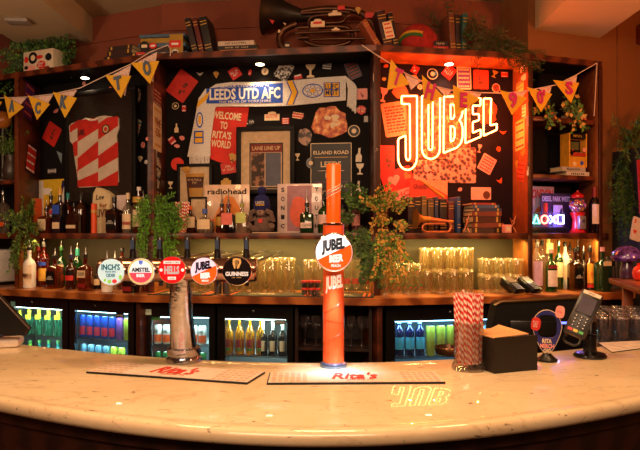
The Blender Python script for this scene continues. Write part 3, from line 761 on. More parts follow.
B(324, 0.06, 192, 12, 'round', GRN, (M('pink_label', (226, 180, 170), 0.5), 0.24, 0.5), BLK, 'green bottle with a pink label beside the tall orange beer tower', z=Z_SH, pour=0.03)
B(356, 0.14, 196, 9, 'round', GL('blush_gin', (220, 150, 150), 0.5, 0.3), (PINK, 0.2, 0.5), NAVY, 'blush pink bottle with a navy stopper half hidden by the ivy', z=Z_SH, capf=0.16)
B(343, 0.1, 205, 11, 'round', GL('blush_gin', (220, 150, 150), 0.5, 0.3), (PINK, 0.2, 0.6), BLK, 'pink bottle directly right of the tall orange beer tower', z=Z_SH, capf=0.16)
# right bay: worktop
B(536.5, 0.03, 238, 11.5, 'slim', CLR, (M('lilac_label', (210, 180, 220), 0.5), 0.12, 0.62), STEEL, 'tall clear vodka bottle with a lilac label', k=3, pour=0.03)
B(542, 0.22, 232, 8, 'slim', CLR, None, BLK, 'clear bottle with a tall black pourer behind the lilac label bottle', k=3, pour=0.06)
B(548.5, 0.2, 238, 9, 'round', CLR, (M('pale_yellow_label', (240, 240, 170), 0.5), 0.7, 0.9), M('lime_cap', (220, 240, 160), 0.4), 'pale bottle with a bright lime white neck behind the green gin', k=3, capf=0.18)
B(551, 0.01, 249, 12, 'round', GRN, (M('pale_gin_label', (230, 220, 215), 0.5), 0.12, 0.5), M('rose_cap', (170, 110, 110), 0.4), 'bright green gin bottle with a white label and red seal', k=3, lab2=(DKRED, 0.54, 0.62))
B(558.5, 0.12, 240, 9, 'round', GRN, (CREAM, 0.25, 0.55), STEEL, 'green bottle with a cream label right of the bright green gin', k=3, capf=0.12)
B(565, 0.16, 242, 8.5, 'slim', WMAT, (CREAM, 0.2, 0.5), BLK, 'white rum bottle in the right bay beside the whiskey', k=3, capf=0.1)
B(575, 0.03, 248, 11.5, 'square', DAMB, (BLKS, 0.14, 0.52), BLK, 'square whiskey bottle with a black label in the right bay', k=3, txt="JACK\nDANIEL'S", tcol=WHITE)
B(570, 0.24, 242, 7, 'slim', CLR, None, BLK, 'small clear bottle behind the black label whiskey of the right bay', k=3, pour=0.03)
B(578, 0.22, 240, 8, 'slim', BRN, (DKRED, 0.3, 0.5), BLK, 'slim brown bottle with a pourer behind the right bay whiskey', k=3, pour=0.05)
B(583.5, 0.12, 245, 9, 'round', DRK, (GREY, 0.2, 0.45), BLK, 'black bottle with a grey label right of the right bay whiskey', k=3, pour=0.04)
B(590, 0.02, 243, 12, 'round', BRN, (M('saffron_label', (232, 160, 50), 0.5), 0.16, 0.62), BLK, 'dark liqueur bottle with a large yellow label', k=3, lab2=(RED, 0.06, 0.15), pour=0.03, txt='Kahlua', tcol=RED)
B(602.5, -0.1, 247, 12.5, 'square', DGRN, (CREAM, 0.58, 0.68), M('pink_cap', (220, 150, 140), 0.4), 'square dark green gin bottle with a pink cap', k=4, capf=0.1)
# wine bottle at the end of the middle shelf
B(594.5, 0.0, 187, 10.5, 'slim', DRK, (M('wine_label', (220, 190, 180), 0.5), 0.2, 0.62), DKRED, 'dark wine bottle with a pale label at the shelf end', name='wine_bottle', z=Z_SH, k=3, capf=0.22)

# ------------------------------------------------------------------ back worktop: glasses
def glass_row(mesh_b, name, pxs_, d, z, k, fmt, group, cat='glass', jitter=0.0):
    first = None; n_ = len(pxs_)
    for i, px in enumerate(pxs_):
        loc, rz, sc_ = place(px, d, z, k=k)
        if first is None: first = mesh_b.build(name, None, loc, rz); o = first
        else: o = first.copy(); C.objects.link(o); o.location = loc; o.rotation_euler = (0, 0, rz)
        tag(o, fmt % ordl(i, n_), cat, group)
# handled tankards, upside down
def tankard():
    e = empty('beer_tankard', (0, 0, 0), 0, 'x', 'glass')
    b = tumbler_mesh(0.041, 0.046, 0.232, 10, True, base=0.02); b.build('glass_body', e)
    pts = [(0.040, 0, 0.05), (0.062, 0, 0.055), (0.074, 0, 0.09), (0.074, 0, 0.14), (0.062, 0, 0.175), (0.044, 0, 0.18)]
    b = MB(); b.tube(pts, 0.006, GLS, 8); b.build('handle', e)
    return e
tk = tankard(); first = True
for row, (d, pl) in enumerate(((0.06, [193, 209, 225, 241, 257, 273, 289]), (0.2, [201, 217, 233, 249, 265, 281]))):
    for i, px in enumerate(pl):
        o = tk if first else copy_tree(tk); first = False
        loc, rz, _s = place(px, d, Z_WT+0.0003, k=1)
        o.location = loc; o.rotation_euler = (0, 0, rz if (row == 0 and i == 6) else rz+random.Random(px).uniform(-2.6, -1.2))
        tag(o, 'upside down glass beer tankard on the worktop, %s row, %s' % (['front', 'back'][row], ordl(i, len(pl))), 'glass', 'beer tankards on the back worktop')
pint = tumbler_mesh(0.034, 0.039, 0.22, 14, True)
glass_row(pint, 'highball_glass', [309, 320, 331], 0.07, Z_WT+0.0003, 1, 'tall glass behind the small red cups, %s of three', 'tall glasses behind the red cups')
def logo_glass():
    e = empty('footed_glass', (0, 0, 0), 0, 'x', 'glass')
    b = MB(); b.lathe([(0.036, 0), (0.036, 0.003), (0.01, 0.012), (0.008, 0.03), (0.022, 0.045), (0.034, 0.09), (0.036, 0.2), (0.034, 0.22)], GLS, 16, caps=False); b.build('glass_body', e)
    b = MB(); b.patch(0.028, 0.066, 0.1, 0.9, RED); b.build('printed_logo', e)
    return e
lg = logo_glass(); first = True
for i, px in enumerate([347, 356, 366]):
    o = lg if first else copy_tree(lg); first = False
    loc, rz, _s = place(px, 0.08, Z_WT+0.0003, k=1); o.location = loc; o.rotation_euler = (0, 0, rz)
    tag(o, 'footed glass with red logo right of the orange tower, %s of three' % ordl(i, 3), 'glass', 'footed glasses with red logos')
# patterned glasses behind the hanging ivy
def dotted_glass():
    e = empty('patterned_glass', (0, 0, 0), 0, 'x', 'glass')
    tumbler_mesh(0.037, 0.037, 0.195, 14, False).build('glass_body', e)
    b = MB(); R = random.Random(4)
    for j in range(26):
        a = R.uniform(-1.5, 1.5); z = R.uniform(0.03, 0.17); m = R.choice([RED, RED, GREENM, GREENM, M('lime_leaf_print', (150, 160, 50), 0.5)])
        b.sphere((0.0385*math.sin(a), -0.0385*math.cos(a), z), 0.004 if m is RED else 0.005, m, 6)
    b.build('berry_print', e)
    return e
dg = dotted_glass(); first = True
for row, (d, pl) in enumerate(((0.05, [385, 397, 409, 420]), (0.15, [391, 403, 415]))):
    for i, px in enumerate(pl):
        o = dg if first else copy_tree(dg); first = False
        loc, rz, _s = place(px, d, Z_WT+0.0003, k=2); o.location = loc; o.rotation_euler = (0, 0, rz)
        tag(o, 'tall glass printed with red berries, %s row, %s' % (['front', 'back'][row], ordl(i, len(pl))), 'glass', 'berry printed glasses')
# two tiers of pint glasses
pg = tumbler_mesh(0.034, 0.039, 0.148, 14, True)
for tier in range(2):
    for row, (d, pl) in enumerate(((0.05, [427.5, 441, 454.5, 468]), (0.17, [424, 437, 450, 463]))):
        glass_row(pg, 'pint_glass', pl, d, Z_WT+0.0003+tier*0.1485, 2, 'upturned pint glass, %s tier, %s row, %%s' % (['lower', 'upper'][tier], ['front', 'back'][row]), 'pint glasses in two tiers')
sg = tumbler_mesh(0.036, 0.040, 0.112, 14, False)
for tier in range(2):
    for row, (d, pl) in enumerate(((0.03, [489, 503.5, 518]), (0.15, [483, 497, 510]))):
        glass_row(sg, 'half_pint_glass', pl, d, Z_WT+0.0003+tier*0.1125, 2, 'short upturned glass behind the card readers, %s tier, %s row, %%s' % (['lower', 'upper'][tier], ['front', 'back'][row]), 'short glasses in two tiers')
# red logo marks on the short glasses are their own stickers
# measuring cups
CUPR = M('copper_red_cup', (150, 60, 44), 0.3, 0.6)
def cup(h, r):
    e = empty('measuring_cup', (0, 0, 0), 0, 'x', 'cup')
    b = MB(); b.lathe([(r*0.9, 0), (r, 0.003), (r, h-0.014)], STEEL, 16); b.build('cup_body', e)
    b = MB(); b.lathe([(r*1.04, h-0.014), (r*1.04, h-0.001), (r, h)], RED, 16); b.build('rim_band', e)
    return e
c0 = cup(0.09, 0.024)
for i, px in enumerate((218, 226.5)):
    o = c0 if i == 0 else copy_tree(c0)
    loc, rz, _s = place(px, -0.12, Z_WT+0.0062, k=1); o.location = loc; o.rotation_euler = (0, 0, rz)
    tag(o, '%s of two steel cups with red rims below the black tap lens' % ['left', 'right'][i], 'cup', 'steel cups with red rims')
c1 = cup(0.046, 0.019)
for tier in range(2):
    for i, px in enumerate((304.5, 311, 317.5)):
        o = c1 if (tier == 0 and i == 0) else copy_tree(c1)
        loc, rz, _s = place(px, -0.12, Z_WT+0.0062+tier*0.0463, k=1); o.location = loc; o.rotation_euler = (0, 0, rz)
        tag(o, 'small red banded cup left of the orange tower, %s tier, %s' % (['lower', 'upper'][tier], ordl(i, 3)), 'cup', 'small red banded cups')
# rubber mats on the back worktop
def rmat(px0, px1, k, label, txt):
    a = pix(px0, 295, -0.12, k)[0]; c = pix(px1, 295, -0.12, k)[0]
    e = empty('rubber_bar_mat', wpt(k, (a+c)/2, -0.11, Z_WT+0.0002), FC[k]['rz'], label, 'mat')
    W = c-a; b = MB(); b.box(-W/2, W/2, -0.085, 0.13, 0, 0.006, M('black_rubber', (26, 24, 22), 0.5), 0.002); b.build('mat', e)
    b = MB(); n_ = int(W/0.014)
    for j in range(n_):
        for q in range(7): x = -W/2+0.01+j*(W-0.02)/n_; b.box(x, x+0.007, -0.075+q*0.027, -0.06+q*0.027, 0.006, 0.009, M('olive_rubber', (96, 88, 60), 0.4))
    b.build('studs', e, smooth=False)
    for x in (-W/2+0.03, W/2-0.03, W/2-0.06):
        b = MB(); b.box(x-0.006, x+0.006, -0.08, 0.12, 0.0061, 0.0105, ORANGE); b.build('orange_stripe', e)
    o = text(txt, 0.17, 0.09, CREAM, e, (-W*0.1, -0.02, 0.0105)); o.rotation_euler = (-math.pi/2, 0, 0)
rmat(152, 215, 1, 'black rubber bar mat on the worktop behind the chrome tap column', 'JUBEL')
rmat(229, 316, 1, 'black rubber bar mat on the worktop with white lettering left of the beer tower', 'JUBEL')
rmat(318, 374, 1, 'black rubber bar mat on the worktop right of the beer tower', 'JUBEL')
# two card readers lying on the worktop
for i, (px, lab) in enumerate(((512, 'left of two black card readers lying on the honey worktop'), (529, 'right of two black card readers lying on the honey worktop'))):
    loc, rz, _s = place(px, -0.13, Z_WT+0.004, k=2)
    e = empty('card_reader', loc+Vector((0, 0, 0.04)), 0, lab, 'card reader', 'card readers on the worktop'); e.rotation_euler = (Matrix.Rotation(rz+0.3, 3, 'Z') @ Matrix.Rotation(0.55, 3, 'X')).to_euler()
    b = MB(); b.box(-0.042, 0.042, -0.07, 0.08, 0, 0.035, BLKS, 0.008); b.poly([(-0.042, -0.002), (0.042, -0.002), (0.042, -0.02), (-0.042, -0.02)], -0.03, 0.07, BLKS); b.build('casing', e)
    b = MB(); b.box(-0.03, 0.03, 0.01, 0.07, 0.0352, 0.037, M('reader_screen', (110, 100, 90), 0.2)); b.build('screen', e)
    b = MB()
    for x in range(3):
        for y in range(4): b.box(-0.026+x*0.019, -0.012+x*0.019, -0.062+y*0.016, -0.052+y*0.016, 0.0352, 0.038, M('reader_key', (70, 66, 64), 0.5))
    b.build('keypad', e, smooth=False)
    for ch in e.children: ch.rotation_euler = (0.0, 0, 0)
# white coffee machine at the far left
loc, rz, _s = place(3, 0.12, Z_WT+0.0003, k=0)
e = empty('coffee_machine', loc, rz, 'white coffee machine standing at the far left of the worktop', 'coffee machine')
b = MB(); b.box(-0.2, 0.08, -0.12, 0.16, 0.02, 0.27, M('white_enamel', (215, 212, 205), 0.3), 0.02); b.build('body', e)
b = MB(); b.box(-0.2, 0.08, -0.13, 0.16, 0, 0.02, BLK, 0.004); b.build('base', e)
b = MB(); b.tube([(-0.03, -0.13, 0.2), (-0.03, -0.16, 0.19), (-0.02, -0.165, 0.1), (-0.01, -0.155, 0.05)], 0.008, BLK); b.build('steam_arm', e)

# ------------------------------------------------------------------ flat things pinned to the panels
def flat(k, px, py, w, h, d, label, name, cat, rot=0.0, group=None):
    """Empty for a pinned thing; returns (empty, metres wide, metres high)"""
    s, z, t = pix(px, py, d, k)
    fc = FC[k]; ray = Vector(((px-CX)/F, 1)).normalized()
    fs = max(0.5, abs(ray.dot(fc['n'])))
    e = empty(name, wpt(k, s, d, z), fc['rz'], label, cat, group)
    if rot: e.rotation_euler = Euler((0, math.radians(rot), 0)).to_matrix().to_euler(); e.rotation_euler = (Matrix.Rotation(fc['rz'], 3, 'Z') @ Matrix.Rotation(math.radians(rot), 3, 'Y')).to_euler()
    return e, w*wq(px, d, k)*(1 if abs(rot) < 25 else 0.9), h*t/F
def rrect(w, h, r, n=4):
    P = []
    for cx, cy, a0 in ((w/2-r, h/2-r, 0), (-w/2+r, h/2-r, 90), (-w/2+r, -h/2+r, 180), (w/2-r, -h/2+r, 270)):
        for j in range(n+1): a = math.radians(a0+90*j/n); P.append((cx+r*math.cos(a), cy+r*math.sin(a)))
    return P
def circ(r, n=24, ry=None): return [(r*math.cos(2*math.pi*j/n), (ry or r)*math.sin(2*math.pi*j/n)) for j in range(n)]
def blob(w, h, seed, n=22, amp=0.25):
    R = random.Random(seed); return [((w/2)*(1-amp*R.random())*math.cos(2*math.pi*j/n), (h/2)*(1-amp*R.random())*math.sin(2*math.pi*j/n)) for j in range(n)]
def shp(kind, w, h, seed=0):
    if kind == 'rect': return rrect(w, h, min(w, h)*0.06, 2)
    if kind == 'round': return circ(w/2, 24, h/2)
    if kind == 'blob': return blob(w, h, seed)
    if kind == 'pizza': return [(-w/2, h*0.3), (-w*0.2, h*0.5), (w*0.25, h*0.46), (w/2, h*0.2), (w*0.05, -h/2)]
    if kind == 'tri': return [(-w/2, h/2), (w/2, h*0.2), (w*0.1, -h/2)]
    if kind == 'chalice': return [(-w/2, h/2), (w/2, h/2), (w*0.38, h*0.16), (w*0.1, -h*0.02), (w*0.08, -h*0.32), (w*0.34, -h*0.4), (w*0.34, -h/2), (-w*0.34, -h/2), (-w*0.34, -h*0.4), (-w*0.08, -h*0.32), (-w*0.1, -h*0.02), (-w*0.38, h*0.16)]
    if kind == 'bottle': return [(-w*0.18, h/2), (w*0.18, h/2), (w*0.18, h*0.14), (w/2, -h*0.05), (w/2, -h/2), (-w/2, -h/2), (-w/2, -h*0.05), (-w*0.18, h*0.14)]
    if kind == 'pub': return [(-w/2, -h/2), (w/2, -h/2), (w/2, h*0.2), (w*0.28, h*0.22), (w*0.25, h*0.42), (0, h/2), (-w*0.25, h*0.42), (-w*0.28, h*0.22), (-w/2, h*0.2)]
    if kind == 'bird': return [(-w/2, h/2), (-w*0.1, h*0.15), (w/2, h*0.4), (w*0.25, -h*0.2), (0, -h/2), (-w*0.28, -h*0.1)]
    if kind == 'heart':
        return [(w/2*0.95*math.sin(t)**3, h/2*(13*math.cos(t)-5*math.cos(2*t)-2*math.cos(3*t)-math.cos(4*t))/16) for t in [2*math.pi*j/28 for j in range(28)]]
def stk(px, py, w, h, kind, m, label, rot=0, ink=None, txt=None, tc=None, border=None, name='sticker', k=None, d=None, cat='sticker', group=None, lines=0, hole=None, seed=0, th=0.0014):
    k = bay(px) if k is None else k
    d = DB-0.0003 if d is None else d
    e, W, H = flat(k, px, py, w, h, d, label, name, cat, rot, group)
    b = MB()
    if border:
        b.poly(shp(kind, W, H, seed), -th, 0, border); b.poly(shp(kind, W*0.86, H*0.86, seed), -th-0.0006, -th, m); f0 = -th-0.0006
    else: b.poly(shp(kind, W, H, seed), -th, 0, m); f0 = -th
    R = random.Random(int(px*7+py))
    if ink and lines:
        for j in range(lines):
            z = H*0.36 - H*0.72*j/max(1, lines-1); x = -W*0.38; 
            while x < W*0.34:
                l = W*R.uniform(0.06, 0.2); l = min(l, W*0.38-x); hh = H*0.72/lines*0.28
                b.box(x, x+l, f0-0.0005, f0, z-hh, z+hh, ink); x += l+W*0.035
    elif ink and not txt:
        for j in range(5):
            x, z = R.uniform(-0.22, 0.22)*W, R.uniform(-0.25, 0.25)*H
            b.poly([(p[0]+x, p[1]+z) for p in blob(W*R.uniform(0.12, 0.32), H*R.uniform(0.08, 0.25), R.random(), 9, 0.5)], f0-0.0005-j*0.0001, f0, ink)
    if hole: b.poly([(p[0], p[1]) for p in circ(W*0.2, 16, H*0.2)], f0-0.0009, f0, hole)
    b.build('sheet', e, smooth=False)
    if txt: text(txt, W*0.76, H*0.55, tc or WHITE, e, (0, f0-0.0008, 0), bold=0.01)
    return e
PB = M('poster_brown', (96, 44, 24), 0.6); PCR = M('poster_cream', (224, 206, 180), 0.6); DKP = M('poster_black', (17, 13, 17), 0.5)
BW = M2('black_white_print', (30, 28, 28), (200, 196, 190), 60, 'noise', (0.46, 0.54))
COLL = M2('orange_collage', (170, 60, 30), (232, 140, 60), 26, 'noise', (0.42, 0.58), cc=(236, 210, 170))
COLL2 = M2('yellow_cream_collage', (84, 30, 22), (150, 92, 60), 34, 'noise', (0.42, 0.56), cc=(196, 160, 120))
COLL3 = M2('crowd_photo_collage', (36, 24, 50), (130, 66, 60), 40, 'cells', (0.15, 0.5), cc=(200, 150, 130))
CHECK = M2('blue_cream_comic', (60, 90, 110), (216, 200, 160), 55, 'noise', (0.44, 0.56))
FLO = M2('white_floral_cloth', (224, 196, 180), (180, 90, 80), 160, 'noise', (0.55, 0.62), rough=0.8)

# left bay
stk(52, 134, 16, 20, 'rect', RED, 'orange red square card, tilted, on the black panel left of the shirt', 32, ink=PB, name='postcard', cat='card')
stk(60, 157, 5, 14, 'tri', M('pale_blue_paper', (120, 140, 150), 0.6), 'thin pale blue triangular scrap left of the shirt frame', -10)
stk(52, 171, 8, 4, 'rect', M('grey_white', (180, 170, 165), 0.6), 'tiny grey white label sticker below the orange red card', 0, ink=DKP, lines=2)
stk(56, 111, 6, 4, 'blob', PINK, 'small pale pink sticker above the orange red card', -20, ink=RED)
stk(99, 95.5, 6, 7, 'rect', M('bright_orange', (230, 90, 50), 0.5), 'left of two small orange square stickers above the shirt frame', 35, ink=CREAM)
stk(111, 91, 6, 7, 'rect', M('bright_orange', (230, 90, 50), 0.5), 'right of two small orange square stickers above the shirt frame', 28, ink=CREAM)
stk(84, 83.5, 4, 5, 'blob', PINK, 'tiny pink sticker directly below the left spotlight', 0, ink=RED)
stk(136, 96, 12, 20, 'blob', M2('bearded_portrait', (90, 50, 30), (210, 170, 140), 30), 'cut out portrait scrap between the pennant and the post', 0, name='picture_cutout', cat='picture')
stk(136, 127, 12, 26, 'tri', CHECK, 'blue and orange comic strip scrap right of the shirt frame', 0, ink=ORANGE, name='poster', cat='poster')
stk(143, 145, 5, 7, 'blob', PINK, 'pale pink sticker on the panel near the left post', 0, ink=RED)
stk(140, 159, 6, 6, 'pizza', CREAM, 'small pizza slice sticker right of the shirt frame', 0)
stk(146, 162, 4, 5, 'blob', WHITE, 'tiny white sticker beside the small pizza slice near the left post', 0)
# on the left side panel: it faces right, so these lie in the depth direction
def side_stk(node_s, k, px, py, w_depth, h, m, label, ink=None, rot=0, kind='rect', name='sticker', cat='sticker', lines=0, txt=None, tc=None, face='right', border=None):
    """pinned on the inner face of an upright; px fixes how deep it sits"""
    f = FC[k]; r = Vector(((px-CX)/F, 1.0)); base = f['o']+f['u']*node_s
    # hit the plane through base along n with normal u
    t = base.x*F/(px-CX); z = CZ-(py-CY)/F*t
    sg = 1 if face == 'right' else -1
    e = empty(name, (base.x+0.0004*sg, t, z), 0, label, cat)
    e.rotation_euler = (Matrix.Rotation(sg*math.pi/2, 3, 'Z') @ Matrix.Rotation(math.radians(rot), 3, 'Y')).to_euler()
    H = h*t/F; W = w_depth; b = MB(); R = random.Random(int(px*py))
    b.poly(shp(kind, W, H, 3), -0.0014, 0, border or m)
    if border: b.poly(shp(kind, W*0.86, H*0.86, 3), -0.002, -0.0014, m)
    if ink:
        for j in range(max(4, lines)):
            z = H*0.38-H*0.76*j/max(3, lines-1); a = -W*0.4
            while a < W*0.34: l = min(W*R.uniform(0.08, 0.3), W*0.4-a); b.box(a, a+l, -0.0026, -0.0014, z-H*0.028, z+H*0.028, ink); a += l+W*0.05
    b.build('sheet', e, smooth=False)
    if txt: text(txt, W*0.7, H*0.4, tc or WHITE, e, (0, -0.003, 0))
    return e
side_stk(sA+0.01, 0, 31, 159, 0.16, 30, M('red_poster_top', (200, 40, 30), 0.5), 'red and black poster with a yellow sun on the left wooden side panel', ink=WHITE, rot=12, name='poster', cat='poster', border=DKP)
side_stk(sA+0.01, 0, 29, 101, 0.14, 36, M('violet_orange_comic', (110, 50, 120), 0.5), 'violet and orange comic poster high on the left wooden side panel', ink=ORANGE, rot=12, name='poster', cat='poster')
side_stk(0.045, 1, 157.5, 128, 0.2, 46, CREAM, 'cream poster with large red and gold letters beside the post', ink=GOLD, name='poster', cat='poster', txt='THE\nDS', tc=DKRED)
side_stk(0.045, 1, 157.5, 98, 0.2, 15, DKRED, 'dark red strip poster above the cream lettered poster', ink=CREAM, name='poster', cat='poster')
side_stk(0.045, 1, 158, 173, 0.14, 44, CHECK, 'narrow comic strip poster under the cream lettered poster', ink=DKP, rot=6, name='poster', cat='poster', kind='tri')
s_r = FC[2]['L']-0.012
for a in ((520, 135, 0.1, 30, M('yellow_cream_paper', (240, 190, 110), 0.6), 'tall cream and red poster on the glowing side panel beside the neon', DKRED, 0, 'rect', 'poster', 'poster'),
          (520, 91, 0.08, 18, M('yellow_cream_paper', (240, 190, 110), 0.6), 'slanted yellow poster high on the glowing side panel', ORANGE, 0, 'rect', 'poster', 'poster'),
          (521, 172, 0.08, 18, M('brick_paper', (190, 70, 40), 0.6), 'brick red poster low on the glowing side panel', DKRED, 10, 'rect', 'poster', 'poster'),
          (523, 68, 0.05, 6, PCR, 'small pale card at the top of the glowing side panel', None, 0, 'rect', 'sticker', 'sticker'),
          (523.5, 78, 0.05, 6, PCR, 'small pale card below the topmost one on the glowing side panel', None, 0, 'rect', 'sticker', 'sticker'),
          (516, 70, 0.06, 7, GOLD, 'gold ribbon sticker at the back edge of the glowing side panel', DKRED, 20, 'blob', 'sticker', 'sticker'),
          (517, 164, 0.05, 8, GOLD, 'gold lightning sticker halfway down the glowing side panel', None, 30, 'blob', 'sticker', 'sticker'),
          (523, 152, 0.05, 8, GOLD, 'round ring sticker halfway down the glowing side panel', DKRED, 0, 'round', 'sticker', 'sticker'),
          (524, 112, 0.04, 14, PCR, 'pale narrow sticker beside the number nine pennant', RED, 0, 'rect', 'sticker', 'sticker')):
    side_stk(s_r, 2, a[0], a[1], a[2]*1.9, a[3], a[4], a[5], ink=a[6], rot=a[7], kind=a[8], name=a[9], cat=a[10], face='left')
# upright faces
fr = -0.0353
stk(149.5, 180, 4, 13, 'bottle', PINK, 'small pale bottle shaped sticker on the left post above the shelf', k=1, d=fr+0.0003)
stk(148, 139, 5, 5, 'blob', PINK, 'pale pink sticker on the front of the left post', k=1, d=fr+0.0003, ink=RED)
stk(376, 73, 5.5, 17, 'bottle', CREAM, 'cream bottle shaped sticker on the post left of the neon', k=2, d=fr+0.0003)
stk(376.5, 150, 5, 6, 'round', GREY, 'small round grey badge sticker on the post left of the neon', k=2, d=fr+0.0003, ink=CREAM)
stk(377, 196, 4, 12, 'bottle', CREAM, 'cream bottle sticker low on the post left of the neon, above the ivy', k=2, d=fr+0.0003)
stk(528.3, 121, 3.5, 10, 'rect', PINK, 'thin pink sticker on the post right of the neon', k=3, d=fr+0.0003)
stk(528.3, 171, 3, 9, 'bottle', WHITE, 'thin white bottle sticker low on the post right of the neon', k=3, d=fr+0.0003)

# middle bay panel
S = stk
S(182, 86, 24, 27, 'rect', RED, 'large orange red diamond poster with a brown figure left of the scarf', 37, ink=PB, name='poster', cat='poster')
S(200, 74, 7, 4, 'bird', M('grey_white', (180, 170, 165), 0.6), 'tiny pale winged sticker right of the red diamond poster', 0)
S(216, 75, 6, 7, 'pizza', GOLD, 'small pizza slice sticker above the scarf', 0, ink=DKRED)
S(235, 73, 12, 11, 'rect', RED, 'red tilted tag with white words above the scarf', -32, txt='~GET IT\nDONE')
S(250, 72.5, 4, 7, 'blob', RED, 'small red and white can sticker left of the spotlight glow', 10, ink=WHITE)
S(265, 71.5, 7, 7, 'round', CREAM, 'small round cream badge right under the spotlight', 0, ink=PB)
S(284, 71, 16, 18, 'rect', BW, 'black and white tilted print above the right end of the blue block', 32, name='poster', cat='poster')
S(298, 77, 8, 4, 'rect', RED, 'tiny red and white strip sticker left of the chalice', -12, ink=WHITE, lines=1)
S(310.5, 70, 11, 15, 'chalice', CREAM, 'cream chalice shaped sticker above the scarf', 0)
S(327, 66, 11, 7, 'blob', GREY, 'white scribble lettering sticker at the top of the black panel', 8, ink=WHITE, lines=3)
S(353, 70, 13, 18, 'rect', DKP, 'dark poster with a pale border and red title, tilted, top right of the scarf', -22, ink=DKRED, border=M('violet_grey', (90, 70, 90), 0.6), name='poster', cat='poster', lines=5)
S(362, 94, 11, 11, 'rect', PINK, 'pink square card right of the scarf fringe', 0, ink=DKRED, name='card', cat='card')
S(361, 110, 12, 10, 'blob', RED, 'red sticker with white words below the pink square card', 4, txt='~GET OFF', tc=CREAM)
S(175.5, 106, 7, 7, 'round', BLKS, 'small round black badge sticker left of the hanging scarf end', 0, border=CREAM, hole=CREAM)
S(184, 108.5, 4, 6, 'rect', RED, 'tiny red can sticker left of the hanging scarf end', 0, ink=WHITE, lines=2)
S(176.5, 128, 4, 9, 'bottle', CREAM, 'small pale bottle sticker left of the hanging scarf', 0)
S(172, 140.5, 7, 7, 'rect', M('crimson_print', (190, 24, 30), 0.5), 'crimson square sticker left of the hanging scarf', -38, ink=WHITE, lines=2)
S(182, 138, 7, 5, 'blob', PINK, 'pale pink sticker touching the hanging scarf', 25, ink=RED)
S(177, 146, 7, 4, 'blob', PINK, 'flat pink sticker below the crimson square', 12)
S(177.5, 164, 13, 13, 'round', M('orange_red_disc', (225, 50, 34), 0.5), 'orange red disc partly behind the small pint picture frame', 0, name='disc_sign')
S(170.5, 185, 5, 7, 'chalice', CREAM, 'small pale chalice sticker above the fern', 0)
S(249, 122.5, 14, 7, 'blob', DKP, 'black sticker with white script beside the red flag', -8, txt='~for the', tc=WHITE)
S(272, 116, 15, 9, 'pub', CREAM, 'cream pub shaped sticker with red words above the large frame', 0, txt='~BRUDENELL', tc=RED)
S(285.5, 121, 7, 6, 'rect', RED, 'small red square sticker above the large frame corner', 0, ink=WHITE, lines=3)
S(298, 115.5, 14, 7, 'blob', M('red_white_scribble', (200, 50, 40), 0.5), 'red and white script sticker right above the large frame', 10, ink=CREAM, lines=3)
S(330, 123, 42, 36, 'blob', COLL, 'large torn orange collage picture under the right half of the scarf', 12, ink=CREAM, name='picture_cutout', cat='picture', seed=5)
S(354, 131, 12, 12, 'round', DKP, 'round black record shaped sticker with a pale ring right of the collage', 0, border=CREAM, hole=CREAM)
S(305, 137, 15, 20, 'blob', M2('raised_arms_photo', (40, 30, 34), (170, 130, 110), 16), 'dark cut out photo of raised arms right of the large frame', -10, name='picture_cutout', cat='picture', seed=8)
S(297.5, 157, 5, 7, 'chalice', CREAM, 'small chalice sticker right of the large frame', 0)
S(311, 163, 10, 11, 'round', BLKS, 'round black and grey circular badge left of the black venue poster', 0, border=GREY, hole=CREAM)
S(359, 155, 6, 14, 'bottle', PCR, 'cream bottle sticker right of the black venue poster, upper', 4)
S(360, 169, 8, 11, 'chalice', PCR, 'cream chalice sticker right of the black venue poster', 0)
S(358, 189, 6, 16, 'bottle', PCR, 'tall cream bottle sticker right of the black venue poster, lower', 6)
S(366, 119, 4, 6, 'rect', M('grey_white', (180, 170, 165), 0.6), 'tiny grey scrap near the brown post right of the scarf', 0)
S(226, 182, 10, 8, 'pub', GOLD, 'gold gabled sticker peeking above the peach record sleeve', 0)
# venue poster
e, W, H = flat(1, 331, 171, 41, 56, DB-0.0003, 'black poster lettered in white with a football ground and city name', 'poster', 'poster')
b = MB(); b.poly(rrect(W, H, 0.006), -0.0014, 0, CREAM); b.poly(rrect(W*0.97, H*0.975, 0.006), -0.002, -0.0014, DKP); b.box(-W*0.4, W*0.4, -0.0028, -0.002, H*0.24, H*0.25, GOLD)
b.box(-W*0.32, W*0.32, -0.0028, -0.002, H*0.0, H*0.008, CREAM); b.box(-W*0.4, W*0.4, -0.0028, -0.002, -H*0.2, -H*0.193, PURPLE)
b.build('sheet', e, smooth=False)
for s_, zz, ww, hh in (('ELLAND ROAD', 0.33, 0.86, 0.065), ('LEEDS', 0.12, 0.5, 0.1), ('EST', -0.08, 0.26, 0.1), ('~OLD PEACOCK', -0.27, 0.8, 0.06), ('~ABCD', -0.38, 0.4, 0.08)):
    text(s_, W*ww, H*hh, CREAM, e, (0, -0.003, H*zz), bold=0.02)
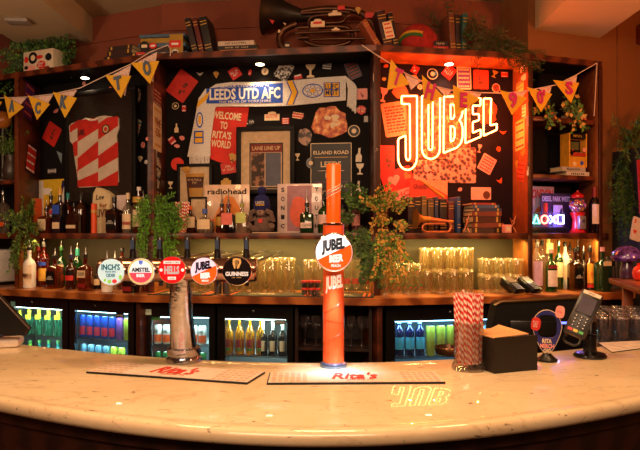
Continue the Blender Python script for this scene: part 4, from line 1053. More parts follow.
# red flag
s, z, t = pix(228, 135, DB-0.0005, 1); q = t/F
e = empty('red_flag', wpt(1, s, DB-0.0005, z), FC[1]['rz'], 'red cloth flag reading welcome to a world, hanging below the scarf', 'flag')
P = [(-22, 30), (21, 27), (19, 12), (10, -30), (4, -30), (-9, -27), (-21, -22)]; qx = wq(228, DB, 1)
b = MB(); b.poly([(x*qx, y*q) for x, y in P], -0.004, 0, M('red_cloth', (206, 44, 30), 0.8, var=0.15, scale=9)); b.build('cloth', e)
for i, (s_, ww, x, z_) in enumerate((('WELCOME', 32, -2, 19), ('TO', 8, -5, 9.5), ("RITA'S", 21, -7, 0), ('WORLD', 22, -8, -9))):
    text(s_, ww*q*0.93, 7.6*q, CREAM, e, ((x+1)*q, -0.0055, z_*q), bold=0.03, rot=math.radians(7))
S(232.5, 158.5, 10, 10, 'pizza', GOLD, 'pizza slice sticker overlapping the bottom of the red flag', 20, ink=DKRED, d=DB-0.0065)
S(228.5, 168, 15, 11, 'rect', RED, 'red card with white words below the red flag', -8, txt='~LETS\nGO LEEDS', tc=CREAM)
# neon bay panel
S(386, 66, 6, 4, 'blob', ORANGE, 'small orange bird sticker top left in the neon bay', -15)
S(415, 69.5, 8, 8, 'rect', RED, 'small red diamond sticker above the letter T pennant', 28, ink=WHITE)
S(384, 79, 5, 4, 'blob', GOLD, 'tiny gold sticker left of the letter T pennant', 0)
S(414, 79, 8, 8, 'round', M('amber_ring', (200, 130, 60), 0.5), 'amber ring sticker between the first two right pennants', 0, hole=DKP)
S(432.5, 74, 11, 11, 'round', BLKS, 'round black badge with white rings left of the spotlight', 0, border=CREAM, hole=CREAM)
S(420, 87, 6, 6, 'blob', CREAM, 'cream skull like sticker beside the letter H pennant', 0, ink=DKP)
S(383.5, 95, 8, 14, 'chalice', PINK, 'pale chalice sticker left of the neon letters', 10)
S(449, 72, 12, 13, 'rect', RED, 'red square sticker with white words below the right spotlight', 38, txt='~SOUP\nKING')
S(464, 78, 14, 23, 'rect', PURPLE, 'violet and cream printed leaflet above the letter E pennant', -2, ink=CREAM, name='leaflet', cat='leaflet', lines=5, border=CREAM)
S(481, 79.5, 15, 19, 'rect', M('orange_red_poster', (230, 60, 30), 0.5), 'orange red figure poster right of the violet leaflet', 0, ink=PB, name='poster', cat='poster')
S(494.5, 74, 6, 7, 'chalice', GOLD, 'small gold bow sticker right of the orange red figure poster', 20)
S(504.5, 74.5, 7, 5, 'rect', RED, 'small plain red label high on the right of the neon bay', 0, ink=CREAM, lines=2)
S(496, 88, 8, 9, 'round', M('rust_badge', (170, 70, 50), 0.5), 'round rust coloured badge touching the string of the pennants', 0, border=CREAM, ink=DKP)
S(400, 92, 18, 17, 'blob', M('glow_orange_cutout', (236, 110, 60), 0.5), 'orange torn cut out at the top left corner of the neon letters', 12, name='picture_cutout', cat='picture', seed=3)
S(395.5, 119, 25, 34, 'rect', M('peach_paper', (196, 140, 104), 0.6), 'peach boxing style bill with dark lettering, tilted, behind the neon J', -10, ink=DKRED, name='poster', cat='poster', lines=9)
S(387, 160, 15, 29, 'rect', M('scarlet_poster', (222, 34, 24), 0.5), 'scarlet poster with a brown figure at the lower left of the neon bay', 0, ink=PB, name='poster', cat='poster')
S(412, 128, 13, 68, 'rect', M('orange_backing', (150, 60, 24), 0.5), 'tall orange printed strip behind the stem of the neon J', 0, ink=RED, name='poster', cat='poster')
S(432, 128, 27, 62, 'rect', COLL2, 'tall cream and orange printed page behind the neon U', 0, name='poster', cat='poster', d=DB-0.0023)
S(458, 121, 25, 54, 'rect', COLL2, 'cream and orange printed page behind the neon B and E', 0, name='poster', cat='poster', d=DB-0.0023)
S(487, 112, 22, 30, 'blob', M('dark_orange_cutout', (190, 70, 40), 0.5), 'rust orange cut out behind the neon L', 0, ink=GOLD, name='picture_cutout', cat='picture', seed=9)
S(430, 171, 34, 22, 'rect', COLL3, 'crowd photo page below the neon U', 0, name='poster', cat='poster', ink=PINK)
S(461, 165, 30, 36, 'rect', COLL3, 'colourful group photo page below the neon B and E', 0, name='poster', cat='poster', ink=PINK, d=DB-0.0023)
S(487, 164, 16, 17, 'rect', M('pale_rose', (236, 160, 150), 0.6), 'pale rose card with a crimson print, tilted, right of the group photo', 28, ink=M('crimson_print', (190, 24, 30), 0.5), name='card', cat='card', lines=5)
S(479.5, 148.5, 4, 8, 'chalice', PINK, 'tiny pink chalice sticker below the neon L', 10)
S(498.5, 149, 5, 6, 'blob', ORANGE, 'tiny orange round sticker right of the pink chalice', 0, ink=DKP)
S(503, 132.5, 7, 4, 'bird', ORANGE, 'small orange winged sticker right of the neon L', 0)
S(500, 181, 7, 6, 'bird', ORANGE, 'small orange winged sticker above the stack of books', -25)
S(460, 189.5, 6, 4, 'blob', PINK, 'small pink bow sticker left of the pale printed card', -25)
# heart poster and record sleeve leaning
S(399, 184, 31, 30, 'rect', M('bright_red_card', (230, 40, 40), 0.6), 'bright red and pink poster with hearts, tilted, above the ivy', -18, name='poster', cat='poster', d=DB-0.0023)
S(394, 180, 13, 12, 'heart', PINK, 'pink heart on the bright red poster above the ivy', -18, d=DB-0.0041, name='paper_heart', cat='paper heart')
S(407, 176, 9, 8, 'heart', M('orange_heart', (236, 110, 60), 0.5), 'orange heart on the bright red poster above the ivy', 30, d=DB-0.0041, name='paper_heart', cat='paper heart')
S(403, 194, 17, 10, 'rect', PINK, 'pink strip with red letters at the foot of the heart poster', -18, txt='HC', tc=RED, d=DB-0.0041, name='card', cat='card')
S(481, 193.5, 20, 12.5, 'rect', M('pale_peach_print', (236, 170, 150), 0.6), 'pale printed card with a dark tree above the stack of books', 0, name='card', cat='card')
S(486.5, 195, 7, 8, 'round', PB, 'dark tree print on the pale card above the stack of books', 0, d=DB-0.002, name='print')

# ------------------------------------------------------------------ football scarf
SC = M2('white_scarf_knit', (196, 188, 180), (232, 226, 218), 220, 'noise', (0.4, 0.6), rough=0.9)
s, z, t = pix(280, 95, DB-0.02, 1); q = t/F
e = empty('football_scarf', wpt(1, s, DB-0.02, z), FC[1]['rz'], 'white knitted football scarf with a blue lettered block pinned across the panel', 'scarf')
def band(pts_top, pts_bot, y0, th, m, n=1):
    b = MB(); R = []
    for (x0, z0), (x1, z1) in zip(pts_top, pts_bot):
        wv = 0.002*math.sin(x0*0.4)
        R.append([(x0*q, y0+wv, z0*q), (x0*q, y0+th+wv, z0*q), (x1*q, y0+th+wv, z1*q), (x1*q, y0+wv, z1*q)])
    b.rings(R, m); return b
top = [(-76, 7), (-66, 13), (-50, 14.5), (-20, 13.5), (10, 14), (40, 16), (66, 17)]
bot = [(-76, -11), (-66, -10), (-50, -10), (-20, -11), (10, -11), (40, -9), (66, -7)]
band(top, bot, 0, 0.008, SC).build('knitted_body', e)
# hanging left end
top = [(-75, 10), (-84, 0), (-88, -20), (-93, -44), (-96, -60)]; bot = [(-66, -9), (-67, -12), (-69, -24), (-72, -44), (-72, -60)]
band(top[1:], bot[1:], 0.0, 0.008, SC).build('hanging_end', e)
band([(-77, 9), (-84, -1)], [(-60, -3), (-67, -12)], 0.001, 0.007, SC).build('fold', e)
band([(-84.5, -4), (-86.5, -11)], [(-72, 6), (-75, -2)], -0.004, 0.003, YELLOW).build('yellow_stripe', e)
band([(-76, 8.5), (-50, 11), (-20, 11), (3, 12)], [(-76, -6.5), (-50, -7), (-20, -7.5), (3, -8)], -0.0035, 0.003, M('royal_blue_knit', (40, 78, 176), 0.85)).build('blue_block', e)
text('LEEDS UTD AFC', 73*q, 11.5*q, M('white_knit_letters', (236, 230, 222), 0.8), e, (-36*q, -0.0055, 2.2*q), bold=0.03)
text('LEAGUE CHAMPIONS 92', 50*q, 2.6*q, M('white_knit_letters', (236, 230, 222), 0.8), e, (-36*q, -0.0055, 10.2*q))
text('THE PRIDE OF YORKSHIRE', 54*q, 2.6*q, M('white_knit_letters', (236, 230, 222), 0.8), e, (-36*q, -0.0055, -5.6*q))
def chev(x0, m, wd, y): 
    b = MB(); b.poly([(x0*q, 13.8*q), ((x0+wd)*q, 13.8*q), ((x0+5+wd)*q, 2*q), ((x0+wd)*q, -10*q), (x0*q, -10*q), ((x0+5)*q, 2*q)], y, 0, m); return b
chev(6.2, M('royal_blue_knit', (40, 78, 176), 0.85), 7.6, -0.003).build('blue_chevron', e); chev(7.4, YELLOW, 5.2, -0.0042).build('yellow_chevron', e)
b = MB(); b.poly([(x*q+33*q, z_*q+3.2*q) for x, z_ in circ(10.5, 28, 7)], -0.0028, 0, M('royal_blue_knit', (40, 78, 176), 0.85)); b.poly([(x*q+33*q, z_*q+3.2*q) for x, z_ in circ(9.3, 28, 6)], -0.0034, -0.0028, SC)
for j in range(5):
    a = math.pi/2+j*2*math.pi/5; b.poly([(x*q+(33+5.6*math.cos(a))*q, z_*q+(3.2+3.8*math.sin(a))*q) for x, z_ in circ(2.7, 12, 1.9)], -0.0042, -0.0034, M('royal_blue_knit', (40, 78, 176), 0.85)); b.poly([(x*q+(33+5.6*math.cos(a))*q, z_*q+(3.2+3.8*math.sin(a))*q) for x, z_ in circ(2.1, 12, 1.4)], -0.0048, -0.0042, SC)
b.poly([(x*q+33*q, z_*q+3.2*q) for x, z_ in circ(2.6, 14, 1.9)], -0.0052, -0.0034, YELLOW); b.build('rose_emblem', e)
b = MB(); b.box(44*q, 60*q, -0.003, 0, -3.5*q, 11*q, M('royal_blue_knit', (40, 78, 176), 0.85))
for x in (45, 52.8):
    for z_ in (4.2, -2.8): b.box(x*q, (x+6.4)*q, -0.004, -0.003, z_*q, (z_+6.2)*q, YELLOW)
b.build('text_block', e, smooth=False)
text('LUFC\nMOT', 13*q, 11*q, NAVY, e, (52*q, -0.0048, 3.8*q), bold=0.02)
b = MB(); R = random.Random(2)
for j in range(16):
    x = 66+j*0.55; b.tube([(x*q, 0.002, (16.5-j*0.5)*q), ((x+2.5)*q, 0.0, 4*q), ((x+0.8+R.random())*q, 0.002, (-13-j*0.5+R.random()*2)*q)], 0.0045, SC, 5)
b.build('fringe', e)
b = MB()
for j in range(16):
    x = -93.5+j*1.35; b.tube([(x*q, 0.003, -59*q), ((x-0.4+R.random())*q, 0.0, -63*q), ((x-0.8+R.random())*q, 0.002, -69*q)], 0.0045, SC, 5)
b.build('fringe', e)
b = MB(); b.poly([((x-83)*q, (z_-23)*q) for x, z_ in circ(3.6, 20, 8)], -0.003, 0, M('royal_blue_knit', (40, 78, 176), 0.85)); b.poly([((x-83)*q, (z_-23)*q) for x, z_ in circ(2.6, 20, 6.4)], -0.004, -0.003, SC); b.box(-84.2*q, -81.6*q, -0.005, -0.004, -27*q, -19*q, YELLOW); b.build('crest', e, smooth=False)
b = MB(); b.box(-89*q, -79*q, -0.003, 0, -47*q, -34*q, M('royal_blue_knit', (40, 78, 176), 0.85)); b.box(-88*q, -80*q, -0.004, -0.003, -46*q, -41.5*q, YELLOW); b.box(-87.5*q, -80*q, -0.004, -0.003, -40*q, -35.5*q, YELLOW); b.build('text_block', e, smooth=False)

# ------------------------------------------------------------------ picture frames
PANE = GL('picture_pane', (250, 248, 244), 0.10, 0.006)
def frame(px0, py0, px1, py1, d, k, bw, label, mat_frame, mount, tilt=0.0, name='framed_picture'):
    cx, cy = (px0+px1)/2, (py0+py1)/2
    s, z, t = pix(cx, cy, d, k); q = t/F; qx = wq(cx, d, k); W = (px1-px0)*qx; H = (py1-py0)*q; bw *= q
    e = empty(name, wpt(k, s, d, z), FC[k]['rz'], label, 'picture frame')
    if tilt: e.rotation_euler = (Matrix.Rotation(FC[k]['rz'], 3, 'Z') @ Matrix.Rotation(math.radians(tilt), 3, 'Y')).to_euler()
    b = MB(); T = 0.03
    b.box(-W/2, W/2, -T, 0, H/2-bw, H/2, mat_frame, 0.003); b.box(-W/2, W/2, -T, 0, -H/2, -H/2+bw, mat_frame, 0.003)
    b.box(-W/2, -W/2+bw, -T, 0, -H/2+bw*0.9, H/2-bw*0.9, mat_frame, 0.003); b.box(W/2-bw, W/2, -T, 0, -H/2+bw*0.9, H/2-bw*0.9, mat_frame, 0.003)
    b.build('frame', e)
    b = MB(); b.box(-W/2+bw*0.9, W/2-bw*0.9, -0.01, -0.002, -H/2+bw*0.9, H/2-bw*0.9, mount); b.build('mount', e, smooth=False)
    b = MB(); b.box(-W/2+bw*0.95, W/2-bw*0.95, -0.025, -0.0235, -H/2+bw*0.95, H/2-bw*0.95, PANE); b.build('pane', e, smooth=False)
    return e, W, H, q
FB = M('black_frame_wood', (15, 12, 12), 0.55, spec=0.2); 
# shirt
e, W, H, q = frame(66, 90, 137, 205, DB-0.07, 0, 4.5, 'large black framed red and white striped football shirt', FB, M('dark_brown_mount', (34, 28, 24), 0.8, spec=0.2), 0)
q2 = q; qs = wq(101.5, DB-0.07, 0)
def sp(px, py): return ((px-101.5)*qs, -(py-147.5)*q)
out = [(70,123.5),(73,121),(82,119),(87,117),(90,117.5),(95,118.5),(102,116.5),(107,116.5),(113,118),(120,120),(120.5,130),(118,137),(119,150),(119.5,170),(120,183),(112,185.5),(100,186.5),(88,187),(80.5,187),(78.5,175),(76,158),(74,143),(71,139),(70.5,131)]
SH = M('white_shirt_cloth', (226, 214, 204), 0.85, var=0.08, scale=14); SR = M('red_shirt_cloth', (214, 36, 26), 0.85, var=0.14, scale=14)
b = MB(); b.poly([sp(*p) for p in out], -0.018, -0.0101, SH); b.build('shirt', e)
# diagonal red bands, clipped to the shirt halves
def clip(poly, a, bb, c):   # keep a*x+b*y<=c
    r = []
    for i in range(len(poly)):
        p, n_ = poly[i], poly[(i+1) % len(poly)]; fp_, fn = a*p[0]+bb*p[1]-c, a*n_[0]+bb*n_[1]-c
        if fp_ <= 0: r.append(p)
        if fp_*fn < 0: t_ = fp_/(fp_-fn); r.append((p[0]+(n_[0]-p[0])*t_, p[1]+(n_[1]-p[1])*t_))
    return r
cols = [(70, 79), (79, 100), (100, 121)]
def red_bands(b):
    sl = -0.55 # rises to the right
    for ci, (xa, xb) in enumerate(cols):
        ys = [[(124, 131, 119, 126), (143, 158, 139, 154), (172, 188, 168, 184)], [(117, 140.5, 106, 129), (157, 170, 141, 158), (180, 193, 172, 189)], [(124, 140, 111, 127), (156, 169, 142, 158), (182, 192, 171, 188)]][ci]
        for y0, y1, y2, y3 in ys:
            P = [(xa, y0), (xb, y2), (xb, y3), (xa, y1)]
            # clip against the convex core of the shirt
            for a_, b_, c_ in ((-1, 0, -71), (1, 0, 119.6), (0, -1, -118.5), (0, 1, 186.4)):
                P = clip(P, a_, b_, c_)
                if len(P) < 3: break
            if ci == 0 and len(P) >= 3 and min(p[1] for p in P) > 132: P = clip(P, -1, 7.5/48, -74+143*7.5/48)
            if len(P) >= 3: b.poly([sp(*p) for p in P], -0.0186, -0.0175, SR)
b = MB(); red_bands(b); b.build('red_stripes', e, smooth=False)
b = MB(); b.poly([(x+sp(107.5, 130)[0], z_+sp(107.5, 130)[1]) for x, z_ in circ(4.8*q, 20)], -0.0196, -0.0187, DKP); b.poly([(x+sp(107.5, 130)[0], z_+sp(107.5, 130)[1]) for x, z_ in circ(3.6*q, 20)], -0.0202, -0.0196, CREAM); b.poly([(x+sp(107.5, 130)[0], z_+sp(107.5, 130)[1]) for x, z_ in circ(2.3*q, 5)], -0.0208, -0.0202, RED); b.build('crest', e, smooth=False)
text('JUBEL', 10*q, 7*q, DKP, e, (sp(83, 132)[0], -0.0196, sp(83, 132)[1]), bold=0.03)
b = MB(); b.tube([(sp(87, 117.5)[0], -0.016, sp(87, 117.5)[1]), (sp(92, 120)[0], -0.02, sp(92, 120)[1]), (sp(98, 120)[0], -0.02, sp(98, 120)[1]), (sp(103, 117)[0], -0.016, sp(103, 117)[1])], 0.006, SH, 6); b.build('collar', e)
# large frame beside the flag
e, W, H, q = frame(237, 127, 295, 194, DB-0.035, 1, 4.5, 'large black frame with a cream mount and a bowling lane poster', FB, M('cream_mount', (222, 200, 172), 0.8))
b = MB(); b.box(-W*0.28, W*0.3, -0.0115, -0.01, -H*0.42, H*0.26, DKP); b.box(-W*0.26, W*0.28, -0.0125, -0.0115, -H*0.4, H*0.24, M('rose_paper', (206, 178, 160), 0.7)); b.box(-W*0.26, W*0.28, -0.0132, -0.0125, H*0.12, H*0.24, DKRED)
b.box(-W*0.25, -W*0.02, -0.0132, -0.0125, -H*0.38, H*0.11, M2('dim_photo', (50, 26, 24), (170, 120, 100), 24, 'noise', (0.5, 0.62))); b.box(0.0, W*0.26, -0.0132, -0.0125, -H*0.38, H*0.11, M('slate_picture', (90, 100, 130), 0.5)); b.build('print', e, smooth=False)
text('LANE LINE UP', W*0.48, H*0.06, CREAM, e, (W*0.01, -0.0142, H*0.18), bold=0.02)
# small frame with pint picture
e, W, H, q = frame(178, 164, 213, 214, DB-0.03, 1, 2.8, 'small black frame with a picture of a pint glass', FB, M('cream_mount', (222, 200, 172), 0.8))
b = MB(); b.poly([(-W*0.26, H*0.28), (W*0.26, H*0.28), (W*0.2, -H*0.25), (-W*0.2, -H*0.25)], -0.0115, -0.01, M('stout_print', (76, 30, 24), 0.6)); b.poly([(-W*0.17, H*0.02), (W*0.24, H*0.02), (W*0.2, -H*0.18), (-W*0.15, -H*0.18)], -0.0122, -0.0115, GOLD); b.box(-W*0.27, W*0.27, -0.0122, -0.0115, H*0.24, H*0.31, GOLD); b.build('print', e, smooth=False)
text('~UNIVERSAL\nBAR', W*0.4, H*0.12, CREAM, e, (0, -0.0132, H*0.15))
stk(186.5, 170.5, 9, 8, 'pizza', GOLD, 'pizza slice sticker on the glass of the small pint picture', -10, ink=DKRED, k=1, d=DB-0.0553)
e, W, H, q = frame(190, 197, 208, 222, DB-0.08, 1, 1.6, 'small empty black frame leaning under the pint picture', FB, M('cream_mount', (222, 200, 172), 0.8))

# ------------------------------------------------------------------ neon lettering
NEON = EM('orange_neon_tube', (1.0, 0.19, 0.045), 25)
s, z, t = pix(450, 130, DB-0.06, 2)
e = empty('neon_sign', wpt(2, s, DB-0.06, z), FC[2]['rz'], 'large glowing orange outlined neon lettering mounted on the panel', 'neon sign')
def nn(px, py):
    a = pix(px, py, DB-0.06, 2); return (a[0]-s, 0, a[1]-z)
def arcp(cx, cy, rx, ry, a0, a1, n=8): return [(cx+rx*math.cos(math.radians(a0+(a1-a0)*j/n)), cy-ry*math.sin(math.radians(a0+(a1-a0)*j/n))) for j in range(n+1)]
NL = {
 'J': [[(401.7, 96), (417, 96), (417, 158)] + arcp(407.5, 158, 9.4, 12, 0, -180)[1:] + [(398.1, 140), (399.5, 138), (405.7, 135.5), (405.9, 157)] + arcp(408, 157, 2.1, 3.2, 180, 360)[1:] + [(409.8, 104), (401.7, 104)]],
 'U': [[(421.9, 96), (421.9, 149)] + arcp(430.9, 149, 9, 10, 180, 360)[1:] + [(440, 96), (432.8, 96), (432.6, 147)] + arcp(430.5, 147, 2.1, 3, 0, -180)[1:] + [(428.4, 96)]],
 'B': [[(444, 96.5), (456, 96.5), (460.5, 98), (462.8, 103), (462.6, 112), (461.5, 117), (459.2, 120.2), (461.5, 123), (462.8, 129), (462.6, 137), (461, 143), (457, 147.5), (443.5, 153)],
       [(450.5, 104.5), (454, 105), (455, 107), (455, 114), (453.5, 118.5), (450.7, 119.3)], [(450.5, 126), (453.5, 126.6), (454.8, 129), (454.8, 136), (453.3, 140.5), (450.7, 141.6)]],
 'E': [[(465.8, 97.5), (480.8, 98.3), (480.3, 105.8), (472.8, 105.6), (472.8, 114.2), (479, 114), (479, 120.2), (472.8, 122), (472.8, 132.7), (480.8, 129.5), (480.8, 136.6), (465.3, 143.2)]],
 'L': [[(483.6, 98.6), (491.2, 98.6), (490.2, 125.4), (496.8, 123.8), (496.8, 129.8), (483.6, 135.7)]]}
def fillet(P, r=0.8):
    Q = []
    n = len(P)
    for i in range(n):
        a, p, c = Vector(P[i-1]), Vector(P[i]), Vector(P[(i+1) % n])
        u = (a-p); v = (c-p)
        k1 = min(r, u.length*0.4); k2 = min(r, v.length*0.4)
        A = p+u.normalized()*k1; B_ = p+v.normalized()*k2
        Q += [A, (A+B_+p*2)/4, B_]
    return Q
for ch, loops in NL.items():
    for lp in loops:
        b = MB(); P = [nn(x, y) for x, y in fillet(lp)]
        b.tube(P, 0.0056, NEON, 8, closed=True); b.build('neon_letter', e)
for px, py in ((410, 130), (436, 128), (462, 122), (486, 116)):
    l = bpy.data.lights.new('neon_glow', 'POINT'); l.energy = 3.8; l.color = (1.0, 0.17, 0.02); l.shadow_soft_size = 0.004
    o = bpy.data.objects.new('neon_glow', l); C.objects.link(o); x, y, zz = nn(px, py); o.parent = e; o.location = (x, -0.2, zz)
b = MB()
for px, py in ((403, 98), (417, 130), (422, 130), (440, 130), (444, 120), (466, 120), (484, 115), (481, 133)):
    x, y, zz = nn(px, py); b.tube([(x, 0.005, zz), (x, 0.0578, zz)], 0.003, M('clear_stud', (150, 120, 100), 0.3), 6)
b.build('bracket', e)

# glowing symbols sign
s, z, t = pix(548, 220, 0.03, 3); q = t/F
e = empty('symbol_light', wpt(3, s, 0.03, z), FC[3]['rz'], 'acrylic light sign with four glowing game symbols on the right shelf', 'neon sign')
b = MB(); b.box(-21*q, 21*q, 0.004, 0.008, -7*q, 8*q, GL('acrylic', (225, 225, 245), 0.2, 0.05)); b.build('acrylic_panel', e, smooth=False)
b = MB(); b.box(-21*q, 21*q, -0.02, 0.03, (z-Z_SH)*-1+0.0004, -7*q, BLK, 0.003); b.build('base', e)
zc = 0.5*q
def glow(name, pts, m): b = MB(); b.tube([(x*q, -0.003, zc+y*q) for x, y in pts], 0.0055, m, 8, closed=True); b.build(name, e)
glow('triangle', [(-18, -4), (-10.5, -4), (-14.2, 4)], EM('green_neon', (0.12, 1.0, 0.55), 9))
glow('circle', [(-4.3+4*math.cos(a*0.4189), 4*math.sin(a*0.4189)) for a in range(15)], EM('red_neon', (1.0, 0.14, 0.08), 9))
mb_ = EM('blue_neon', (0.22, 0.28, 1.0), 10)
b = MB(); b.tube([(1.8*q, -0.003, zc-4*q), (9*q, -0.003, zc+4*q)], 0.0055, mb_); b.tube([(1.8*q, -0.004, zc+4*q), (9*q, -0.004, zc-4*q)], 0.0055, mb_); b.build('cross', e)
glow('square', [(11.5, -4), (18.5, -4), (18.5, 4.5), (11.5, 4.5)], EM('violet_neon', (0.4, 0.4, 1.0), 10))
def cg(px, dd, col, p):
    l = bpy.data.lights.new('glow', 'POINT'); l.energy = p; l.color = col; l.shadow_soft_size = 0.03
    o = bpy.data.objects.new('symbol_glow', l); C.objects.link(o); s_, z_, t_ = pix(px, 219, dd, 3); o.location = wpt(3, s_, dd, z_)
cg(533, 0.0, (0.1, 1.0, 0.5), 0.7); cg(558, 0.0, (0.4, 0.22, 1.0), 2.4)

# ------------------------------------------------------------------ pennant strings
def pennants(label, cordpts, flags, whites, lm, tail=None):
    dd = -0.05
    k0 = bay(cordpts[0][0]); s0, z0, t0 = pix(cordpts[0][0], cordpts[0][1], dd)
    o0 = wpt(k0, s0, dd, z0)
    e = empty('pennant_string', o0, 0, label, 'bunting')
    def wp(px, py, dz=0.0):
        t = (D0-0.11-dz)*mul(px)
        return Vector(((px-CX)/F*t, t, CZ-(py-CY)/F*t))-o0
    b = MB(); P = []
    for i in range(len(cordpts)-1):
        for j in range(6):
            a = j/6; P.append(wp(cordpts[i][0]*(1-a)+cordpts[i+1][0]*a, cordpts[i][1]*(1-a)+cordpts[i+1][1]*a))
    P.append(wp(*cordpts[-1])); b.tube(P, 0.0032, M('pale_cord', (220, 190, 170), 0.8), 6)
    if tail: b.tube([wp(*p) for p in tail], 0.0028, M('pale_cord', (220, 190, 170), 0.8), 6)
    b.build('cord', e)
    def tri(pts, m, nm, dz):
        b = MB(); a = [wp(x, y, dz) for x, y in pts]; n_ = (a[1]-a[0]).cross(a[2]-a[0]).normalized()*0.0012
        if n_.y > 0: n_ = -n_
        b.add([tuple(p+n_) for p in a]+[tuple(p-n_) for p in a], [(0, 1, 2), (3, 5, 4), (0, 3, 4, 1), (1, 4, 5, 2), (2, 5, 3, 0)], m)
        return b.build(nm, e, smooth=False)
    for p in whites: tri(p, FLO, 'patterned_pennant', -0.012)
    for pts, ch, cx, cy, w_, h_, rot in flags:
        o = tri(pts, YELLOW, 'yellow_pennant', 0.012)
        c = wp(cx, cy, 0.017); t = (D0-0.12)*mul(cx)/F
        tx = text(ch, w_*t, h_*t, lm, o, c, bold=0.04, depth=0.006)
        tx.rotation_euler = (Matrix.Rotation(math.atan((0.0)) + FC[bay(cx)]['rz'], 3, 'Z') @ Matrix.Rotation(math.radians(rot), 3, 'Y')).to_euler()
LB = M('slate_blue_felt', (84, 100, 120), 0.8); LP = M('magenta_felt', (200, 40, 110), 0.7)
pennants('left string of yellow pennants with slate blue letters hung across the shelf tops',
    [(-30, 94), (0, 98), (28, 97), (53, 94), (80, 88), (105, 76), (131, 64), (150, 52), (168, 45)],
    [(((4, 95), (24, 107), (9, 119)), 'A', 12, 106, 7, 12, 3), (((28, 95), (50, 104), (37, 120)), 'C', 38, 108, 7, 12, 3), (((53, 92), (77, 98), (65, 118)), 'K', 64, 102, 9, 13, 10),
     (((105, 75), (131, 76), (121, 98)), 'T', 118, 83, 9, 14, -8), (((131, 63), (159, 61), (150, 84)), 'O', 147, 68, 9, 16, -14), (((-22, 94), (2, 102), (-8, 118)), 'B', -12, 103, 8, 12, 0)],
    [((8, 98), (27, 97), (18, 108)), ((34, 97), (53, 95), (46, 107)), ((58, 93.5), (77, 90), (70, 102)), ((109, 77), (131, 65), (125, 96)), ((138, 62), (157, 52), (153, 82))], LB,
    tail=[(168, 45), (171, 50), (170, 56)])
pennants('right string of yellow pennants with magenta letters hung over the neon bay',
    [(362, 45), (375, 54), (388, 62), (405, 73), (422, 81), (438, 87), (452, 90), (478, 92.5), (500, 93), (520, 92), (540, 88), (556, 85), (576, 75), (597, 63)],
    [(((391, 59), (410, 84), (387, 90)), 'T', 397.5, 77, 8, 17, 18), (((422, 75), (443, 96), (424, 107)), 'H', 430, 91, 9, 17, 14), (((453, 85), (480, 99), (455, 116)), 'E', 463.5, 100, 7.5, 15, 2),
     (((500, 90), (527, 98), (512, 115)), '9', 513, 100, 9, 16, -4), (((527, 87), (552, 94), (541, 112)), "0'", 541, 97, 10, 14, -8), (((553, 80), (579, 83), (571, 103)), 'S', 569, 88, 9, 13, -4)],
    [((404, 72), (421, 81), (411, 90)), ((436, 86), (452, 90), (446, 97)), ((466, 91), (482, 93), (474, 103)), ((513, 93), (527, 91), (519, 100)), ((538, 88), (552, 85), (549, 96)), ((562, 82), (577, 75), (574, 96))], LP,
    tail=[(597, 63), (596, 80), (595, 100), (594, 116)])

# ------------------------------------------------------------------ plants
LEAFD = M('dark_green_leaf', (46, 78, 28), 0.6, var=0.35, scale=20); LEAFM = M('mid_green_leaf', (78, 116, 38), 0.6, var=0.35, scale=20)
LEAFL = M('light_green_leaf', (128, 156, 60), 0.6, var=0.3, scale=20); LEAFN = M('neon_gold_leaf', (196, 150, 66), 0.6, var=0.3, scale=20); STEM = M('plant_stem', (70, 60, 30), 0.7)  # neon's golden light painted into one leaf colour
def plant(name, k, px, py, d, label, cat, stems, seed, mats, leaf=0.02, ratio=0.45, step=0.014, grav=1.0, z=None, pot=None, group=None):
    """stems: list of (dx px, dy px, length m, angle deg in the picture plane, spread toward the room, count)"""
    s, zz, t = pix(px, py, d, k); q = t/F; R = random.Random(seed)
    o0 = wpt(k, s, d, zz if z is None else z); rz = FC[k]['rz']
    e = empty(name, o0, rz, label, cat, group)
    lv = MB(); st = MB()
    for dx, dy, ln, ang, out, cnt in stems:
        for c in range(cnt):
            a = math.radians(ang+R.uniform(-28, 28)); L = ln*R.uniform(0.6, 1.1)
            p = Vector((dx*q+R.uniform(-0.03, 0.03), R.uniform(-0.03, 0.03), -dy*q+R.uniform(-0.02, 0.02)))
            v = Vector((math.cos(a), -out*R.uniform(0.2, 1.2), math.sin(a))).normalized()
            P = [p.copy()]; n_ = max(3, int(L/step))
            for j in range(n_):
                v = (v+Vector((R.uniform(-.12, .12), R.uniform(-.12, .12), -0.075*grav+R.uniform(-.08, .08)))).normalized()
                p = p+v*step
                if p.y > 0.12: p.y = 0.12; v.y = -abs(v.y)
                P.append(p.copy())
                for sd in (-1, 1):
                    if R.random() < 0.12: continue
                    w_ = v.cross(Vector((R.uniform(-.6, .6), -1, R.uniform(-.6, .6)))).normalized()*sd
                    dr = (v*0.55+w_+Vector((0, 0, -0.15))).normalized(); ls = leaf*R.uniform(0.7, 1.3)
                    nrm = dr.cross(v).normalized() if dr.cross(v).length > 1e-3 else Vector((0, -1, 0))
                    sdv = dr.cross(nrm).normalized()*ls*ratio*0.5
                    tip = p+dr*ls; mid = p+dr*ls*0.45
                    lv.add([tuple(p), tuple(mid+sdv+nrm*ls*0.08), tuple(tip), tuple(mid-sdv+nrm*ls*0.08), tuple(mid-nrm*ls*0.04)], [(0, 1, 4), (1, 2, 4), (2, 3, 4), (3, 0, 4)], R.choice(mats))
            st.tube(P[::2] if len(P) > 4 else P, 0.0016, STEM, 4)
    lv.build('foliage', e, smooth=False); st.build('stem', e)
    return e
